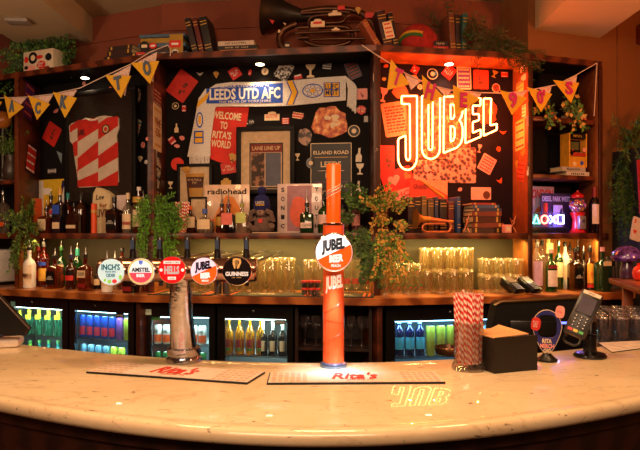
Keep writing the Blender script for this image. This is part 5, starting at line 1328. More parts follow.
# fern spilling down at the left
plant('hanging_fern', 0, 27, 222, -0.02, 'leafy fern spilling off the middle shelf at the far left', 'plant',
      [(0, -6, 0.16, 60, 0.5, 9), (0, 0, 0.16, 130, 0.5, 8), (4, 2, 0.15, 10, 0.5, 8), (-6, 8, 0.3, -100, 0.35, 8), (4, 6, 0.2, -80, 0.35, 8), (0, 2, 0.14, 180, 0.5, 6), (-12, 16, 0.26, -90, 0.3, 5)], 11, [LEAFM, LEAFM, LEAFL, LEAFD], 0.022, 0.55)
plant('potted_plant', 0, 11, 150, 0.08, 'upright green plant in a dark pot on the upper left shelf', 'plant',
      [(0, 4, 0.26, 80, 0.3, 8), (0, 4, 0.22, 40, 0.4, 7), (0, 4, 0.22, 140, 0.4, 7)], 12, [LEAFM, LEAFM, LEAFL], 0.02, 0.35)
e = bpy.data.objects['potted_plant']; zz = zA2-e.location.z
b = MB(); b.lathe([(0.03, zz+0.0004), (0.05, zz+0.02), (0.062, zz+0.08), (0.045, zz+0.14), (0.038, zz+0.17), (0.045, zz+0.2)], M('dark_pot', (60, 48, 40), 0.4), 18); b.build('pot', e)
# fern in the corner of the left post
plant('hanging_fern', 1, 157, 206, 0.0, 'bushy bright green fern hanging off the shelf beside the straws', 'plant',
      [(0, 6, 0.14, 100, 0.5, 12), (0, 6, 0.2, 30, 0.5, 16), (0, 6, 0.16, 150, 0.5, 16), (2, 10, 0.3, -60, 0.45, 20), (-4, 10, 0.3, -110, 0.45, 20), (4, 14, 0.32, -85, 0.4, 22), (8, 4, 0.18, 0, 0.4, 14)], 13, [M('fern_green', (96, 160, 40), 0.6, var=0.3), M('fern_green', (96, 160, 40)), LEAFM], 0.026, 0.3, 0.012)
# ivy over the post by the bugle
plant('hanging_ivy', 1, 362, 218, -0.02, 'dark trailing ivy right of the orange beer tower', 'plant',
      [(-6, -8, 0.16, 120, 0.4, 7), (-8, 0, 0.17, 180, 0.4, 8), (0, -6, 0.14, 70, 0.4, 7), (2, 10, 0.26, -95, 0.3, 10), (6, 20, 0.3, -85, 0.3, 9), (-10, 12, 0.18, -110, 0.3, 8)], 14, [LEAFD, LEAFM, LEAFD], 0.028, 0.75, 0.018)
plant('hanging_ivy', 2, 389, 216, -0.03, 'golden lit bushy ivy in the neon bay, trailing over the berry glasses', 'plant',
      [(0, -8, 0.15, 80, 0.4, 10), (-8, -4, 0.16, 120, 0.4, 10), (4, -4, 0.11, 60, 0.4, 10), (0, 2, 0.14, 180, 0.4, 8), (6, 6, 0.09, -20, 0.4, 8), (-6, 12, 0.34, -90, 0.22, 8), (2, 14, 0.36, -90, 0.22, 8), (10, 14, 0.3, -88, 0.22, 6)], 15, [LEAFN, LEAFN, LEAFL, LEAFM], 0.024, 0.7, 0.016)
# creeper on the upper right shelf
plant('trailing_creeper', 3, 560, 108, -0.0, 'trailing creeper along the upper shelf of the right bay', 'plant',
      [(-18, 2, 0.16, -60, 0.4, 3), (-12, 0, 0.16, 170, 0.4, 4), (0, 0, 0.14, 60, 0.4, 3), (6, 2, 0.14, 10, 0.4, 5), (16, 4, 0.14, -60, 0.3, 4), (10, -2, 0.1, 90, 0.3, 3)], 16, [LEAFD, LEAFM, LEAFN], 0.034, 0.7, 0.026)
# wall plant on the right
plant('hanging_fern', 4, 631, 142, -0.12, 'large feathery fern hanging in front of the brown wall at the right', 'plant',
      [(0, 0, 0.3, 90, 0.5, 9), (-2, 4, 0.26, 150, 0.5, 10), (4, 4, 0.28, 30, 0.5, 9), (-6, 14, 0.42, -110, 0.4, 14), (4, 16, 0.4, -80, 0.4, 14), (-8, 34, 0.4, -105, 0.35, 12), (-12, 44, 0.4, -88, 0.3, 9)], 17, [LEAFM, LEAFD, LEAFD], 0.036, 0.22, 0.014)
# cabinet top greenery
plant('ivy_plant', 0, 46, 56, 0.16, 'dark leafy ivy spreading over the top of the left cabinet', 'plant',
      [(-20, 4, 0.3, 160, 0.4, 10), (-14, -4, 0.24, 130, 0.4, 10), (0, -4, 0.2, 90, 0.4, 12), (14, 0, 0.24, 40, 0.4, 12), (22, 6, 0.22, 10, 0.4, 10), (-28, 8, 0.26, 200, 0.4, 8), (22, 10, 0.14, -30, 0.4, 5), (6, 4, 0.2, 60, 0.5, 10)], 18, [LEAFD, LEAFM, LEAFD], 0.032, 0.6, 0.022)
plant('pine_garland', 2, 492, 42, 0.04, 'long bushy pine garland lying on top of the neon bay', 'garland',
      [(-26, 0, 0.2, 60, 0.5, 14), (-14, 2, 0.22, 30, 0.5, 16), (0, 4, 0.22, 10, 0.5, 16), (0, 4, 0.2, 160, 0.5, 12), (14, 6, 0.22, -5, 0.5, 14), (26, 8, 0.2, -10, 0.5, 14), (-28, 8, 0.16, 0, 0.5, 10), (30, 8, 0.14, -60, 0.5, 8)], 19, [M('dusky_pine', (70, 70, 30), 0.7, var=0.3), LEAFD, M('brown_pine', (96, 70, 34), 0.7, var=0.3)], 0.03, 0.2, 0.014)
plant('dried_sprigs', 2, 448, 22, 0.2, 'thin dark dried sprigs standing behind the books above the neon', 'plant',
      [(0, 10, 0.26, 70, 0.2, 4), (4, 10, 0.26, 110, 0.2, 4), (-4, 8, 0.24, 150, 0.2, 4)], 20, [LEAFD, STEM], 0.022, 0.4, 0.03, 0.2)

# ------------------------------------------------------------------ books
def book_up(px, d, w_, ytop, col, label, z, k=None, dep=0.15, lean=0.0, group=None, name='book', bandm=GOLD, txt=None):
    k = bay(px) if k is None else k
    s, zt, t = pix(px, ytop, d, k); q = t/F; H = zt-z; W = w_*q
    e = empty(name, wpt(k, s, d, z+0.0003+abs(math.sin(math.radians(lean)))*W*0.5), FC[k]['rz'], label, 'book', group)
    if lean: e.rotation_euler = (Matrix.Rotation(FC[k]['rz'], 3, 'Z') @ Matrix.Rotation(math.radians(lean), 3, 'Y')).to_euler()
    b = MB(); b.box(-W/2, W/2, 0, dep, 0, H, col, min(0.004, W*0.2)); b.build('cover', e)
    b = MB(); b.box(-W/2+0.0025, W/2-0.0025, 0.004, dep+0.001, H-0.001, H+0.0008, M('page_edges', (210, 186, 140), 0.8)); b.build('pages', e, smooth=False)
    b = MB()
    for z_ in (0.14, 0.22, 0.78, 0.86): b.box(-W*0.42, W*0.42, -0.0008, 0.0, H*z_, H*(z_+0.02), bandm)
    b.build('spine_bands', e, smooth=False)
    return e
def book_flat(px, py, w_, h_, d, col, label, k, z, turn=0.0, dep=0.16, txt=None, tcol=CREAM, group=None, bandm=GOLD):
    s, _, t = pix(px, py, d, k); q = t/F; W, H = w_*q, h_*q
    e = empty('book', wpt(k, s, d, z), FC[k]['rz']+turn, label, 'book', group)
    b = MB(); b.box(-W/2, W/2, 0, dep, 0, H*0.1, col); b.box(-W/2, W/2, 0, dep, H*0.9, H, col); b.box(-W/2, W/2, 0, 0.004, H*0.1, H*0.9, col); b.build('cover', e, smooth=False)
    b = MB(); b.box(-W/2+0.003, W/2-0.003, 0.0042, dep-0.003, H*0.1+0.0001, H*0.9-0.0001, M('page_edges', (210, 186, 140), 0.8)); b.build('pages', e, smooth=False)
    if txt: text(txt, W*0.6, H*0.5, tcol, e, (0, -0.001, H/2))
    else:
        b = MB(); b.box(-W*0.4, -W*0.34, -0.0008, 0, H*0.12, H*0.88, bandm); b.box(W*0.34, W*0.4, -0.0008, 0, H*0.12, H*0.88, bandm); b.build('spine_bands', e, smooth=False)
    return e, H
BKC = [(40, 22, 20), (70, 46, 30), (96, 80, 50), (60, 28, 22), (150, 110, 60), (40, 50, 90), (50, 26, 30), (50, 26, 30), (120, 34, 24), (110, 30, 22)]
lst = [(380.5, 5, 193), (386, 5, 195), (411.5, 7.5, 199), (418, 6.5, 197), (424.5, 5.5, 196), (431, 6.5, 199), (436.8, 4, 197), (443.5, 8, 199), (451.5, 6.5, 202)]
lab = ['thin dark book by the post left of the ivy', 'thin brown book next to the thin dark one left of the ivy', 'dark brown book left end of the row behind the bugle', 'black book second in the row behind the bugle', 'tan spined book above the bell of the bugle', 'cream labelled book in the middle of the row behind the bugle', 'slim blue grey book between the cream labelled one and a thick dark one', 'thick dark gilt book above the far end of the bugle', 'brick red book beside the tall blue book']
cl = [(34, 20, 18), (74, 40, 24), (60, 34, 24), (28, 22, 26), (150, 120, 70), (120, 96, 60), (60, 80, 120), (44, 26, 26), (130, 44, 30)]
for (px, w_, yt), l_, c_ in zip(lst, lab, cl):
    book_up(px, 0.11, w_-0.3, yt, M('book_cloth_%d_%d' % (c_[0], c_[2]), tuple(int(v*0.72) for v in c_), 0.6), l_, Z_SH, 2, 0.15, group=None)
book_up(459, 0.08, 3.6, 197, M('bright_blue_cloth', (40, 72, 124), 0.5), 'tall thin bright blue book at the right end of the row', Z_SH, 2, 0.18)
st_ = [(487, 32, 5.5, (70, 40, 40), 'thick dark book at the bottom of the stack by the glowing panel'), (488, 33, 4.5, (150, 60, 40), 'brick red book second from the bottom of the stack'), (487, 30, 7, (84, 30, 26), 'thick maroon book in the middle of the stack'),
       (487, 31, 4.5, (150, 60, 40), 'rust coloured book above the thick maroon book in the stack'), (488, 30, 3.2, (60, 70, 110), 'slate blue book second from the top of the stack'), (486, 28, 3.2, (80, 110, 160), 'light blue book near the top of the stack'), (484, 26, 2, (200, 50, 40), 'thin red book on top of the stack by the glowing panel')]
z = Z_SH+0.0003
for i, (px, w_, h_, c_, l_) in enumerate(st_):
    o, H = book_flat(px, 225, w_, h_, 0.08, M('book_stack_%d_%d' % (c_[0], c_[2]), tuple(int(v*0.8) for v in c_), 0.55), l_, 2, z, [0.03, -0.05, 0.04, -0.02, 0.06, -0.03, 0.02][i]); z += H+0.0003
# twisted wire figures either side, small pink cube
WIRE = M('twisted_copper_wire', (190, 110, 70), 0.35, 0.7)
def wire_fig(px, w_, h_, label, seed):
    loc, rz, q = place(px, 0.05, Z_SH+0.002, k=2); e = empty('wire_figure', loc, rz, label, 'ornament'); R = random.Random(seed)
    H, W = h_*q, w_*q
    b = MB(); b.tube([(-W*0.4, 0, 0.002), (-W*0.1, 0, H*0.35), (W*0.1, 0, H*0.6), (W*0.35, 0, H)], 0.004, WIRE, 6); b.tube([(W*0.4, 0, 0.002), (W*0.2, 0.01, H*0.3), (-W*0.05, 0, H*0.5), (-W*0.3, -0.01, H*0.85)], 0.004, WIRE, 6)
    b.tube([(W*0.1+0.012*math.cos(a*0.7), 0, H*0.62+0.012*math.sin(a*0.7)) for a in range(10)], 0.003, WIRE, 6); b.build('wire', e)
    return e
wire_fig(466.5, 8, 18, 'twisted copper wire figure left of the book stack', 1); wire_fig(512.5, 10, 17, 'twisted copper wire figure right of the book stack', 2)
loc, rz, q = place(507, 0.01, Z_SH+0.0003, k=2); e = empty('ornament_box', loc, rz, 'small pink cube ornament right of the book stack', 'ornament')
b = MB(); b.box(-0.024, 0.024, -0.02, 0.028, 0, 0.055, PINK, 0.004); b.build('body', e); b = MB(); b.box(-0.015, 0.015, -0.0208, -0.0203, 0.012, 0.042, CREAM); b.build('label', e)
# bugle
s, z, t = pix(435, 222, 0.0, 2); q = t/F
e = empty('bugle', wpt(2, s, 0.02, Z_SH+0.0003), FC[2]['rz'], 'copper and brass bugle lying before the row of books', 'bugle')
BRASS = M('brass', (224, 160, 70), 0.35, 0.6); COP = M('copper', (220, 130, 80), 0.35, 0.55)
z0 = z-Z_SH
b = MB(); pr = []
P = [((-19+j*1.2)*q, 0.0, (z0+(3.2-j*0.04)*q)) for j in range(14)]
b.tube(P, [8*q*math.exp(-j*0.38)+2.4*q for j in range(14)], BRASS, 18); b.build('bell', e)
b = MB(); b.tube([(-5*q, 0, z0+2.7*q), (6*q, 0, z0+1.5*q), (14*q, 0, z0+1*q), (17.5*q, 0, z0-1*q), (18.5*q, 0, z0-5*q), (16.5*q, 0, z0-9*q), (13*q, 0, z0-10*q), (-8*q, 0, z0-10*q), (-12*q, 0, z0-8*q), (-12*q, 0, z0-4*q), (-9*q, 0, z0-2*q), (12*q, 0, z0-1.5*q)], [2.5*q, 1.9*q]+[1.25*q]*10, COP, 10); b.build('tubing', e)
b = MB(); b.tube([(12*q, 0.01, z0+1.5*q), (21*q, 0.01, z0+0.5*q)], [0.8*q, 1.6*q], BRASS, 10); b.build('mouthpiece', e)
# leaning record sleeve with yellow pole
s, z, t = pix(430, 189, DB-0.06, 2); q = t/F
e = empty('record_sleeve', wpt(2, s, DB-0.03, z), FC[2]['rz'], 'orange red record sleeve standing behind the books under the neon', 'record sleeve')
b = MB(); b.box(-20*q, 20*q, -0.005, 0, -16*q, 9*q, M('orange_red_sleeve', (206, 60, 40), 0.5)); b.poly([(-8*q, 9*q), (20*q, 9*q), (20*q, -6*q)], -0.006, -0.005, M('peach_print', (236, 150, 110), 0.5)); b.build('sleeve', e, smooth=False)
text('GRAND', 15*q, 5*q, DKRED, e, (-9*q, -0.007, 2.5*q), bold=0.03)
b = MB(); b.tube([(-9*q, -0.012, 9*q), (16*q, -0.012, -8*q)], [0.5*q, 1.5*q], GOLD, 8); b.build('yellow_cone', e)

# ------------------------------------------------------------------ record sleeves and toy, middle bay
def sleeve(px0, py0, px1, k, d, m, label, extras=None):
    a = pix(px0, py0, d, k); c = pix(px1, py0, d, k); q = a[2]/F; W = c[0]-a[0]; H = a[1]-Z_SH
    e = empty('record_sleeve', wpt(k, (a[0]+c[0])/2, d, Z_SH+0.0003), FC[k]['rz'], label, 'record sleeve')
    b = MB(); b.box(-W/2, W/2, 0, 0.006, 0, H, m, 0.001); b.build('sleeve', e)
    return e, W, H, q
e, W, H, q = sleeve(204.5, 185, 249.5, 1, DB-0.1, M('peach_sleeve', (226, 190, 160), 0.35, coat=0.5), 'peach record sleeve with an orange hill shape and printed letters')
b = MB(); b.poly([(-W*0.42, H*0.03), (-W*0.22, H*0.45), (-W*0.02, H*0.78), (W*0.15, H*0.74), (W*0.3, H*0.5), (W*0.42, H*0.03)], -0.0012, 0, M('orange_hill', (228, 130, 40), 0.5)); b.build('hill_print', e)
text('radiohead', W*0.86, H*0.12, BLKS, e, (0, -0.001, H*0.86), bold=0.02)
e, W, H, q = sleeve(277.5, 184, 322, 1, DB-0.08, M('pale_pink_sleeve', (222, 196, 190), 0.35, coat=0.6), 'pale pink record sleeve with black letters down both sides and a round orange shape')
b = MB(); b.box(-W*0.28, W*0.27, -0.001, 0, H*0.04, H*0.96, M('mauve_print', (170, 120, 130), 0.25)); b.poly([(x-W*0.02, z_+H*0.4) for x, z_ in circ(W*0.2, 24, H*0.28)], -0.002, -0.001, M('orange_oval', (226, 90, 50), 0.4)); b.poly([(x-W*0.02, z_+H*0.62) for x, z_ in circ(W*0.15, 20, H*0.12)], -0.0028, -0.002, M('orange_oval', (226, 90, 50), 0.4)); b.build('art_print', e, smooth=False)
for i, ch in enumerate('SONIC'): text(ch, W*0.08, H*0.09, BLKS, e, (-W*0.38, -0.001, H*(0.88-i*0.185)), bold=0.03)
for i, ch in enumerate('YOUTH'): text(ch, W*0.08, H*0.09, BLKS, e, (W*0.38, -0.001, H*(0.88-i*0.185)), bold=0.03)
e, W, H, q = sleeve(39, 180, 77, 0, DB-0.02, M('yellow_print_sleeve', (220, 180, 40), 0.6), 'yellow blue and white printed board behind the whisky bottles')
b = MB(); b.poly([(W*-0.5, H*0.98), (W*-0.38, H*0.98), (-W*0.38, H*0.05), (-W*0.5, H*0.05)], -0.001, 0, WHITE); b.box(-W*0.38, -W*0.2, -0.0012, 0, H*0.72, H*0.84, WHITE); b.poly([(-W*0.1, 0.01), (W*0.12, H*0.97), (W*0.34, H*0.97), (W*0.12, 0.01)], -0.001, 0, NAVY); b.poly([(0, H*0.35), (W*0.2, H*0.95), (W*0.45, H*0.6), (W*0.3, H*0.45), (W*0.36, H*0.2), (W*0.1, H*0.2)], -0.0018, -0.001, WHITE); b.poly([(W*0.36, H*0.4), (W*0.5, H*0.6), (W*0.5, 0.02), (W*0.36, 0.02)], -0.001, 0, NAVY); b.build('print', e, smooth=False)
# right bay sleeves
e, W, H, q = sleeve(528, 186, 554, 3, DB-0.1, M('lilac_sleeve', (190, 160, 210), 0.5), 'pale lilac record sleeve with crimson lettering behind the glowing symbols')
text('LONDON', W*0.92, H*0.2, M('crimson_print', (190, 24, 30), 0.5), e, (0, -0.001, H*0.84), bold=0.03, shear=0.2); b = MB(); b.poly([(x, z_+H*0.4) for x, z_ in circ(W*0.25, 20, H*0.18)], -0.001, 0, M('rust_disc', (190, 80, 50), 0.5)); b.build('round_print', e)
e, W, H, q = sleeve(541, 193, 571, 3, DB-0.16, M('dark_violet_sleeve', (50, 36, 70), 0.5), 'dark violet record sleeve with pale capitals at the top')
text('DIESEL PARK WEST', W*0.92, H*0.13, M('pale_lilac', (190, 180, 220), 0.5), e, (0, -0.001, H*0.86), bold=0.02)
loc, rz, q = place(558, 0.1, Z_SH+0.0003, k=3); e = empty('greeting_card', loc, rz, 'pale lilac card with a dark figure behind the square symbol', 'card')
b = MB(); b.box(-5.5*q, 5.5*q, 0, 0.002, 0, 28*q, M('pale_lilac_card', (190, 180, 226), 0.5)); b.poly([(1*q, 12*q), (5*q, 12*q), (5*q, 25*q), (3*q, 24*q), (1.4*q, 18*q)], -0.001, 0, NAVY); b.build('card', e, smooth=False)
loc, rz, q = place(545.5, 0.06, Z_SH+0.0003, k=3); e = empty('spray_can', loc, rz, 'red spray can behind the circle symbol', 'can')
b = MB(); b.lathe([(2.6*q, 0), (2.8*q, 0.003), (2.8*q, 20*q), (1.6*q, 22.5*q)], M('white_red_can', (210, 60, 50), 0.3), 16); b.build('body', e); b = MB(); b.lathe([(2.2*q, 22.5*q), (2.2*q, 29*q), (1.8*q, 30*q)], RED, 16); b.build('cap', e)
# gumball machine
loc, rz, q = place(577.5, 0.03, Z_SH+0.0003, k=3); e = empty('gumball_machine', loc, rz, 'red gumball machine with a clear globe of sweets', 'gumball machine')
GR = M('glossy_red', (190, 26, 22), 0.2, coat=0.4)
b = MB(); b.lathe([(8*q, 0), (8.4*q, 0.006), (7*q, 2*q), (5.6*q, 5*q), (5*q, 14*q), (7*q, 19*q), (7.4*q, 20.5*q)], GR, 22); b.build('base', e)
b = MB(); b.sphere((0, 0, 28*q), 8.8*q, GL('globe_glass', (240, 240, 245), 0.5, 0.04), 22); b.build('globe', e)
b = MB(); b.lathe([(5.6*q, 35*q), (6.4*q, 36*q), (6*q, 38*q), (3.4*q, 40*q), (1.2*q, 41*q), (1.2*q, 42.5*q)], GR, 20); b.build('lid', e)
b = MB(); b.box(-4*q, 4*q, -7.6*q, -4*q, 4*q, 17*q, M('silver_plate', (180, 170, 180), 0.3, 0.6), 0.003); b.build('coin_plate', e); b = MB(); b.lathe([(1.6*q, 0), (1.6*q, 1.2*q)], STEEL, 12); o = b.build('knob', e, (0, -7.6*q, 12*q)); o.rotation_euler = (math.pi/2, 0, 0)
b = MB(); R = random.Random(3); gm = [M('gum_%d' % i, c, 0.3) for i, c in enumerate(((230, 60, 40), (240, 170, 40), (240, 220, 160), (90, 60, 200), (230, 120, 160), (230, 110, 40)))]
for j in range(90):
    v = Vector((R.gauss(0, 1), R.gauss(0, 1), R.gauss(0, 1))).normalized()*7.2*q*R.uniform(0.75, 1)
    if v.z > 4.4*q: continue
    b.sphere((v.x, v.y, 28*q+v.z), 1.15*q, R.choice(gm), 8)
o = b.build('gumballs', e); o['kind'] = 'stuff'
# toy ape with a bobble hat
loc, rz, q = place(262, 0.07, Z_SH+0.0003, k=1); e = empty('plush_toy', loc, rz, 'grey plush ape in a navy bobble hat sitting between the record sleeves', 'soft toy')
FUR = M('grey_brown_plush', (110, 88, 80), 0.95, var=0.3, scale=120, bump=0.6)
b = MB(); b.sphere((0, 0, 9*q), 8*q, FUR, 18, 1, 0.8, 1.1); b.sphere((0, -1.5*q, 21.5*q), 7*q, FUR, 18, 1, 0.95, 0.95)
for sg in (-1, 1):
    b.tube([(sg*6*q, 0, 15*q), (sg*11.5*q, -2*q, 13*q), (sg*10*q, -5*q, 20*q), (sg*5*q, -6.5*q, 22*q)], [3.1*q, 2.9*q, 2.5*q, 2.6*q], FUR, 12)
    b.tube([(sg*4*q, -1*q, 4*q), (sg*10*q, -5*q, 4.5*q), (sg*11.5*q, -8.5*q, 7.5*q)], [3.8*q, 3.6*q, 3.2*q], FUR, 12)
b.build('body', e)
b = MB(); b.sphere((0, -6.5*q, 20*q), 4.2*q, M('pale_plush_muzzle', (150, 122, 108), 0.95, bump=0.4), 14, 1, 0.7, 0.75)
for sg in (-1, 1): b.sphere((sg*2.4*q, -7.2*q, 23.8*q), 0.8*q, BLK, 8)
b.sphere((0, -9.6*q, 20.8*q), 0.9*q, BLK, 8); b.build('muzzle', e)
b = MB(); b.lathe([(7.8*q, 24.5*q), (8.2*q, 27*q), (8*q, 31*q), (6.4*q, 36*q), (3*q, 38.5*q), (0.5*q, 39*q)], M('navy_knit', (26, 30, 92), 0.95, bump=0.5, scale=150), 22, (0, -0.5*q, 0)); b.lathe([(8.3*q, 23*q), (8.7*q, 24*q), (8.7*q, 28.5*q), (8.3*q, 29*q)], M('navy_knit', (26, 30, 92)), 22, (0, -0.5*q, 0)); b.sphere((0, -0.5*q, 42*q), 4.6*q, M('navy_knit', (26, 30, 92)), 14); hat = b.build('bobble_hat', e)
text('LEEDS', 8.5*q, 2.4*q, WHITE, e, (0, -9.6*q, 30*q)); b = MB(); b.box(-4.5*q, 4.5*q, -9.6*q, -9.2*q, 27*q, 28*q, YELLOW); b.build('hat_stripe', e)
b = MB(); b.box(-2*q, 2*q, -7.6*q, -6.9*q, 10*q, 14*q, RED); b.build('chest_patch', e)
# papers beside it
loc, rz, q = place(266, -0.01, Z_SH+0.0003, k=1); e = empty('paper_scraps', loc, rz, 'flat pale papers lying on the shelf edge before the plush ape', 'paper')
b = MB(); b.add([(-0.09, -0.01, 0.0), (0.08, -0.01, 0.0), (0.09, 0.02, 0.001), (-0.08, 0.02, 0.001), (-0.09, -0.01, 0.003), (0.08, -0.01, 0.003), (0.09, 0.02, 0.004), (-0.08, 0.02, 0.004)], [(0, 3, 2, 1), (4, 5, 6, 7), (0, 1, 5, 4), (1, 2, 6, 5), (2, 3, 7, 6), (3, 0, 4, 7)], CREAM); b.build('sheet', e)
# orange tube, tote bag, cards, box
loc, rz, q = place(94, 0.03, Z_SH+0.0003); e = empty('gift_tube', loc, rz, 'bright orange upright tube before the cream paper bag', 'tube')
b = MB(); b.lathe([(2.9*q, 0), (2.9*q, 29.5*q)], M('bright_orange_tube', (228, 80, 30), 0.4), 18); b.build('tube', e); b = MB(); b.lathe([(3*q, 20*q), (3*q, 23*q)], GOLD, 18); b.build('band', e)
loc, rz, q = place(101, 0.12, Z_SH+0.0003); e = empty('paper_bag', loc, rz, 'cream paper bag with brown lettering behind the orange tube', 'bag')
BAG = M('cream_paper_bag', (216, 194, 150), 0.8, var=0.1, scale=12)
b = MB(); b.poly([(-10*q, 0), (10*q, 0), (11*q, 26*q), (12*q, 38*q), (4*q, 43*q), (-6*q, 46*q), (-10*q, 40*q), (-11*q, 30*q)], 0, 0.05, BAG); b.build('bag', e)
text('Lov', 11*q, 5*q, BLKS, e, (-1*q, -0.001, 36*q), bold=0.02, shear=0.2); text('for', 10*q, 4*q, DKRED, e, (3*q, -0.001, 28*q), bold=0.02); text('LIVE', 16*q, 8*q, M('brown_ink', (110, 70, 44), 0.7), e, (1*q, -0.001, 20*q), bold=0.03)
loc, rz, q = place(121.5, 0.16, Z_SH+0.0003); e = empty('small_card', loc, rz, 'small pale card standing behind the square black label whiskey', 'card')
b = MB(); b.box(-6*q, 6*q, 0, 0.002, 0, 38*q, M('pale_card', (216, 196, 190), 0.6)); b.build('card', e)
loc, rz, q = place(33, 0.2, Z_SH+0.0003, k=0); e = empty('gift_box', loc, rz, 'plain orange box behind the fern on the left shelf', 'box')
b = MB(); b.box(-5*q, 5*q, -0.02, 0.05, 0, 35*q, M('dull_orange_box', (214, 84, 40), 0.5), 0.002); b.build('box', e)
# candle holder at far left
loc, rz, q = place(17.5, 0.1, Z_SH+0.0003, k=0); e = empty('candle_holder', loc, rz, 'white tipped candle in a pale cup at the far left shelf', 'candle')
b = MB(); b.lathe([(2*q, 0), (3*q, 1*q), (3.6*q, 16*q), (3.4*q, 17*q)], M('pale_cup', (190, 160, 140), 0.5), 16); b.build('cup', e); b = MB(); b.lathe([(1.2*q, 16*q), (1.2*q, 38*q), (1.9*q, 42*q), (1.6*q, 47*q), (0.3*q, 51*q)], M('white_wax', (226, 216, 206), 0.5), 12); b.build('candle', e)
# orange figurine on upper-left shelf
loc, rz, q = place(3, 0.12, zA2+0.0003, k=0); e = empty('globe_ornament', loc, rz, 'dim amber globe ornament at the left edge on the upper shelf', 'ornament')
b = MB(); b.sphere((0, 0, 62*q), 9*q, M('amber_globe', (190, 110, 40), 0.3), 18); b.build('globe', e); b = MB(); b.lathe([(6*q, 0), (6*q, 2*q), (2*q, 5*q), (1.6*q, 54*q)], M('dark_pot', (60, 48, 40)), 14); b.build('stand', e)
# straws in a paper cup on the shelf
STRW = None
def spiral_straw_mat():
    m = bpy.data.materials.new('red_white_spiral_paper'); m.use_nodes = True; n = m.node_tree.nodes; l = m.node_tree.links
    tc = n.new('ShaderNodeTexCoord'); sp_ = n.new('ShaderNodeSeparateXYZ'); l.new(tc.outputs['Object'], sp_.inputs[0])
    at2 = n.new('ShaderNodeMath'); at2.operation = 'ARCTAN2'; l.new(sp_.outputs[1], at2.inputs[0]); l.new(sp_.outputs[0], at2.inputs[1])
    a = n.new('ShaderNodeMath'); a.operation = 'MULTIPLY'; a.inputs[1].default_value = 1/(2*math.pi); l.new(at2.outputs[0], a.inputs[0])
    zz = n.new('ShaderNodeMath'); zz.operation = 'MULTIPLY_ADD'; zz.inputs[1].default_value = 46; l.new(sp_.outputs[2], zz.inputs[0]); l.new(a.outputs[0], zz.inputs[2])
    fr_ = n.new('ShaderNodeMath'); fr_.operation = 'FRACT'; l.new(zz.outputs[0], fr_.inputs[0])
    gt = n.new('ShaderNodeMath'); gt.operation = 'GREATER_THAN'; gt.inputs[1].default_value = 0.5; l.new(fr_.outputs[0], gt.inputs[0])
    mx = n.new('ShaderNodeMix'); mx.data_type = 'RGBA'; mx.inputs[6].default_value = rgb(214, 14, 24); mx.inputs[7].default_value = rgb(250, 232, 216)
    l.new(gt.outputs[0], mx.inputs[0]); l.new(mx.outputs[2], n['Principled BSDF'].inputs['Base Color']); n['Principled BSDF'].inputs['Roughness'].default_value = 0.6
    return m
STRW = spiral_straw_mat()
def straw_mesh(L, r=0.0035): b = MB(); b.lathe([(r, 0), (r, L)], STRW, 8, caps=False); b.lathe([(r*0.8, 0.001), (r*0.8, L-0.0005)], STRW, 8, caps=False); return b
loc, rz, q = place(182, 0.02, Z_SH+0.0003, k=1)
e = empty('straw_tumbler', loc, rz, 'small clear tumbler holding striped straws on the shelf beside the fern', 'glass')
b = MB(); b.lathe([(4.2*q, 0), (4.4*q, 0.003), (5.4*q, 13*q)], GLS, 18, caps=False); b.lathe([(0.001, 0), (4.2*q, 0)], GLS, 18, caps=False); b.build('glass_body', e)
R = random.Random(5); base = None
for j in range(22):
    a = j*2.4; rr = math.sqrt(j/22)*3.4*q
    ov = Vector((rr*math.cos(a), rr*math.sin(a), 0.003)); tp = Vector((ov.x*2.15, ov.y*2.15, 31.5*q+R.uniform(-.004, .006)))
    if base is None: o = straw_mesh(30.5*q, 0.0058).build('paper_straw', None); base = o
    else: o = base.copy(); C.objects.link(o)
    o.location = Vector(loc)+Matrix.Rotation(rz, 3, 'Z') @ ov; o.rotation_euler = (Matrix.Rotation(rz, 3, 'Z') @ (tp-ov).to_track_quat('Z', 'Y').to_matrix() @ Matrix.Rotation(R.uniform(0, 6.28), 3, 'Z')).to_euler()
    tag(o, 'red and white striped paper straw in the small tumbler on the middle shelf', 'straw', 'striped straws on the middle shelf')

# ------------------------------------------------------------------ right bay ornaments
loc, rz, q = place(577, 0.04, zD2+0.0003+14*0.0066*0.5, k=3)
zz = zD2+0.0003
o, H = book_flat(578, 172, 28, 4.6, 0.05, M('white_brown_cloth', (190, 180, 170), 0.6), 'pale book with dark title lying under another, beneath the toy arcade cabinet', 3, zz, 0.0, 0.12, txt='~MEMOIRS', tcol=BLKS)
o, H2 = book_flat(574, 168, 30, 4.4, 0.05, M('silver_cloth', (170, 164, 160), 0.6), 'silver book with dark title directly under the toy arcade cabinet', 3, zz+H+0.0003, 0.05, 0.12, txt='~QUADRILLE', tcol=BLKS)
zt_ = zz+H+H2+0.0009
loc, rz, q = place(577, 0.06, zt_, k=3); e = empty('arcade_toy', loc, rz, 'small yellow toy arcade cabinet standing on two pale books', 'toy')
YT = M('yellow_arcade', (214, 150, 40), 0.4); 
b = MB(); 
for x0, x1 in ((-11*q, -9.6*q), (9.6*q, 11*q)): b.box(x0, x1, -0.012, 0.08, 0, 34*q, YT, 0.002)
b.box(-9.5*q, 9.5*q, 0.04, 0.08, 0, 34*q, YT); b.box(-9.5*q, 9.5*q, 0.0, 0.0395, 0, 11*q, YT); b.build('cabinet', e, smooth=False)
b = MB(); b.box(-9.5*q, 9.5*q, -0.01, 0.0395, 28.5*q, 34*q, BLKS); b.build('marquee', e); text('~TETRIS', 11*q, 3*q, YELLOW, e, (0, -0.011, 31*q), bold=0.03)
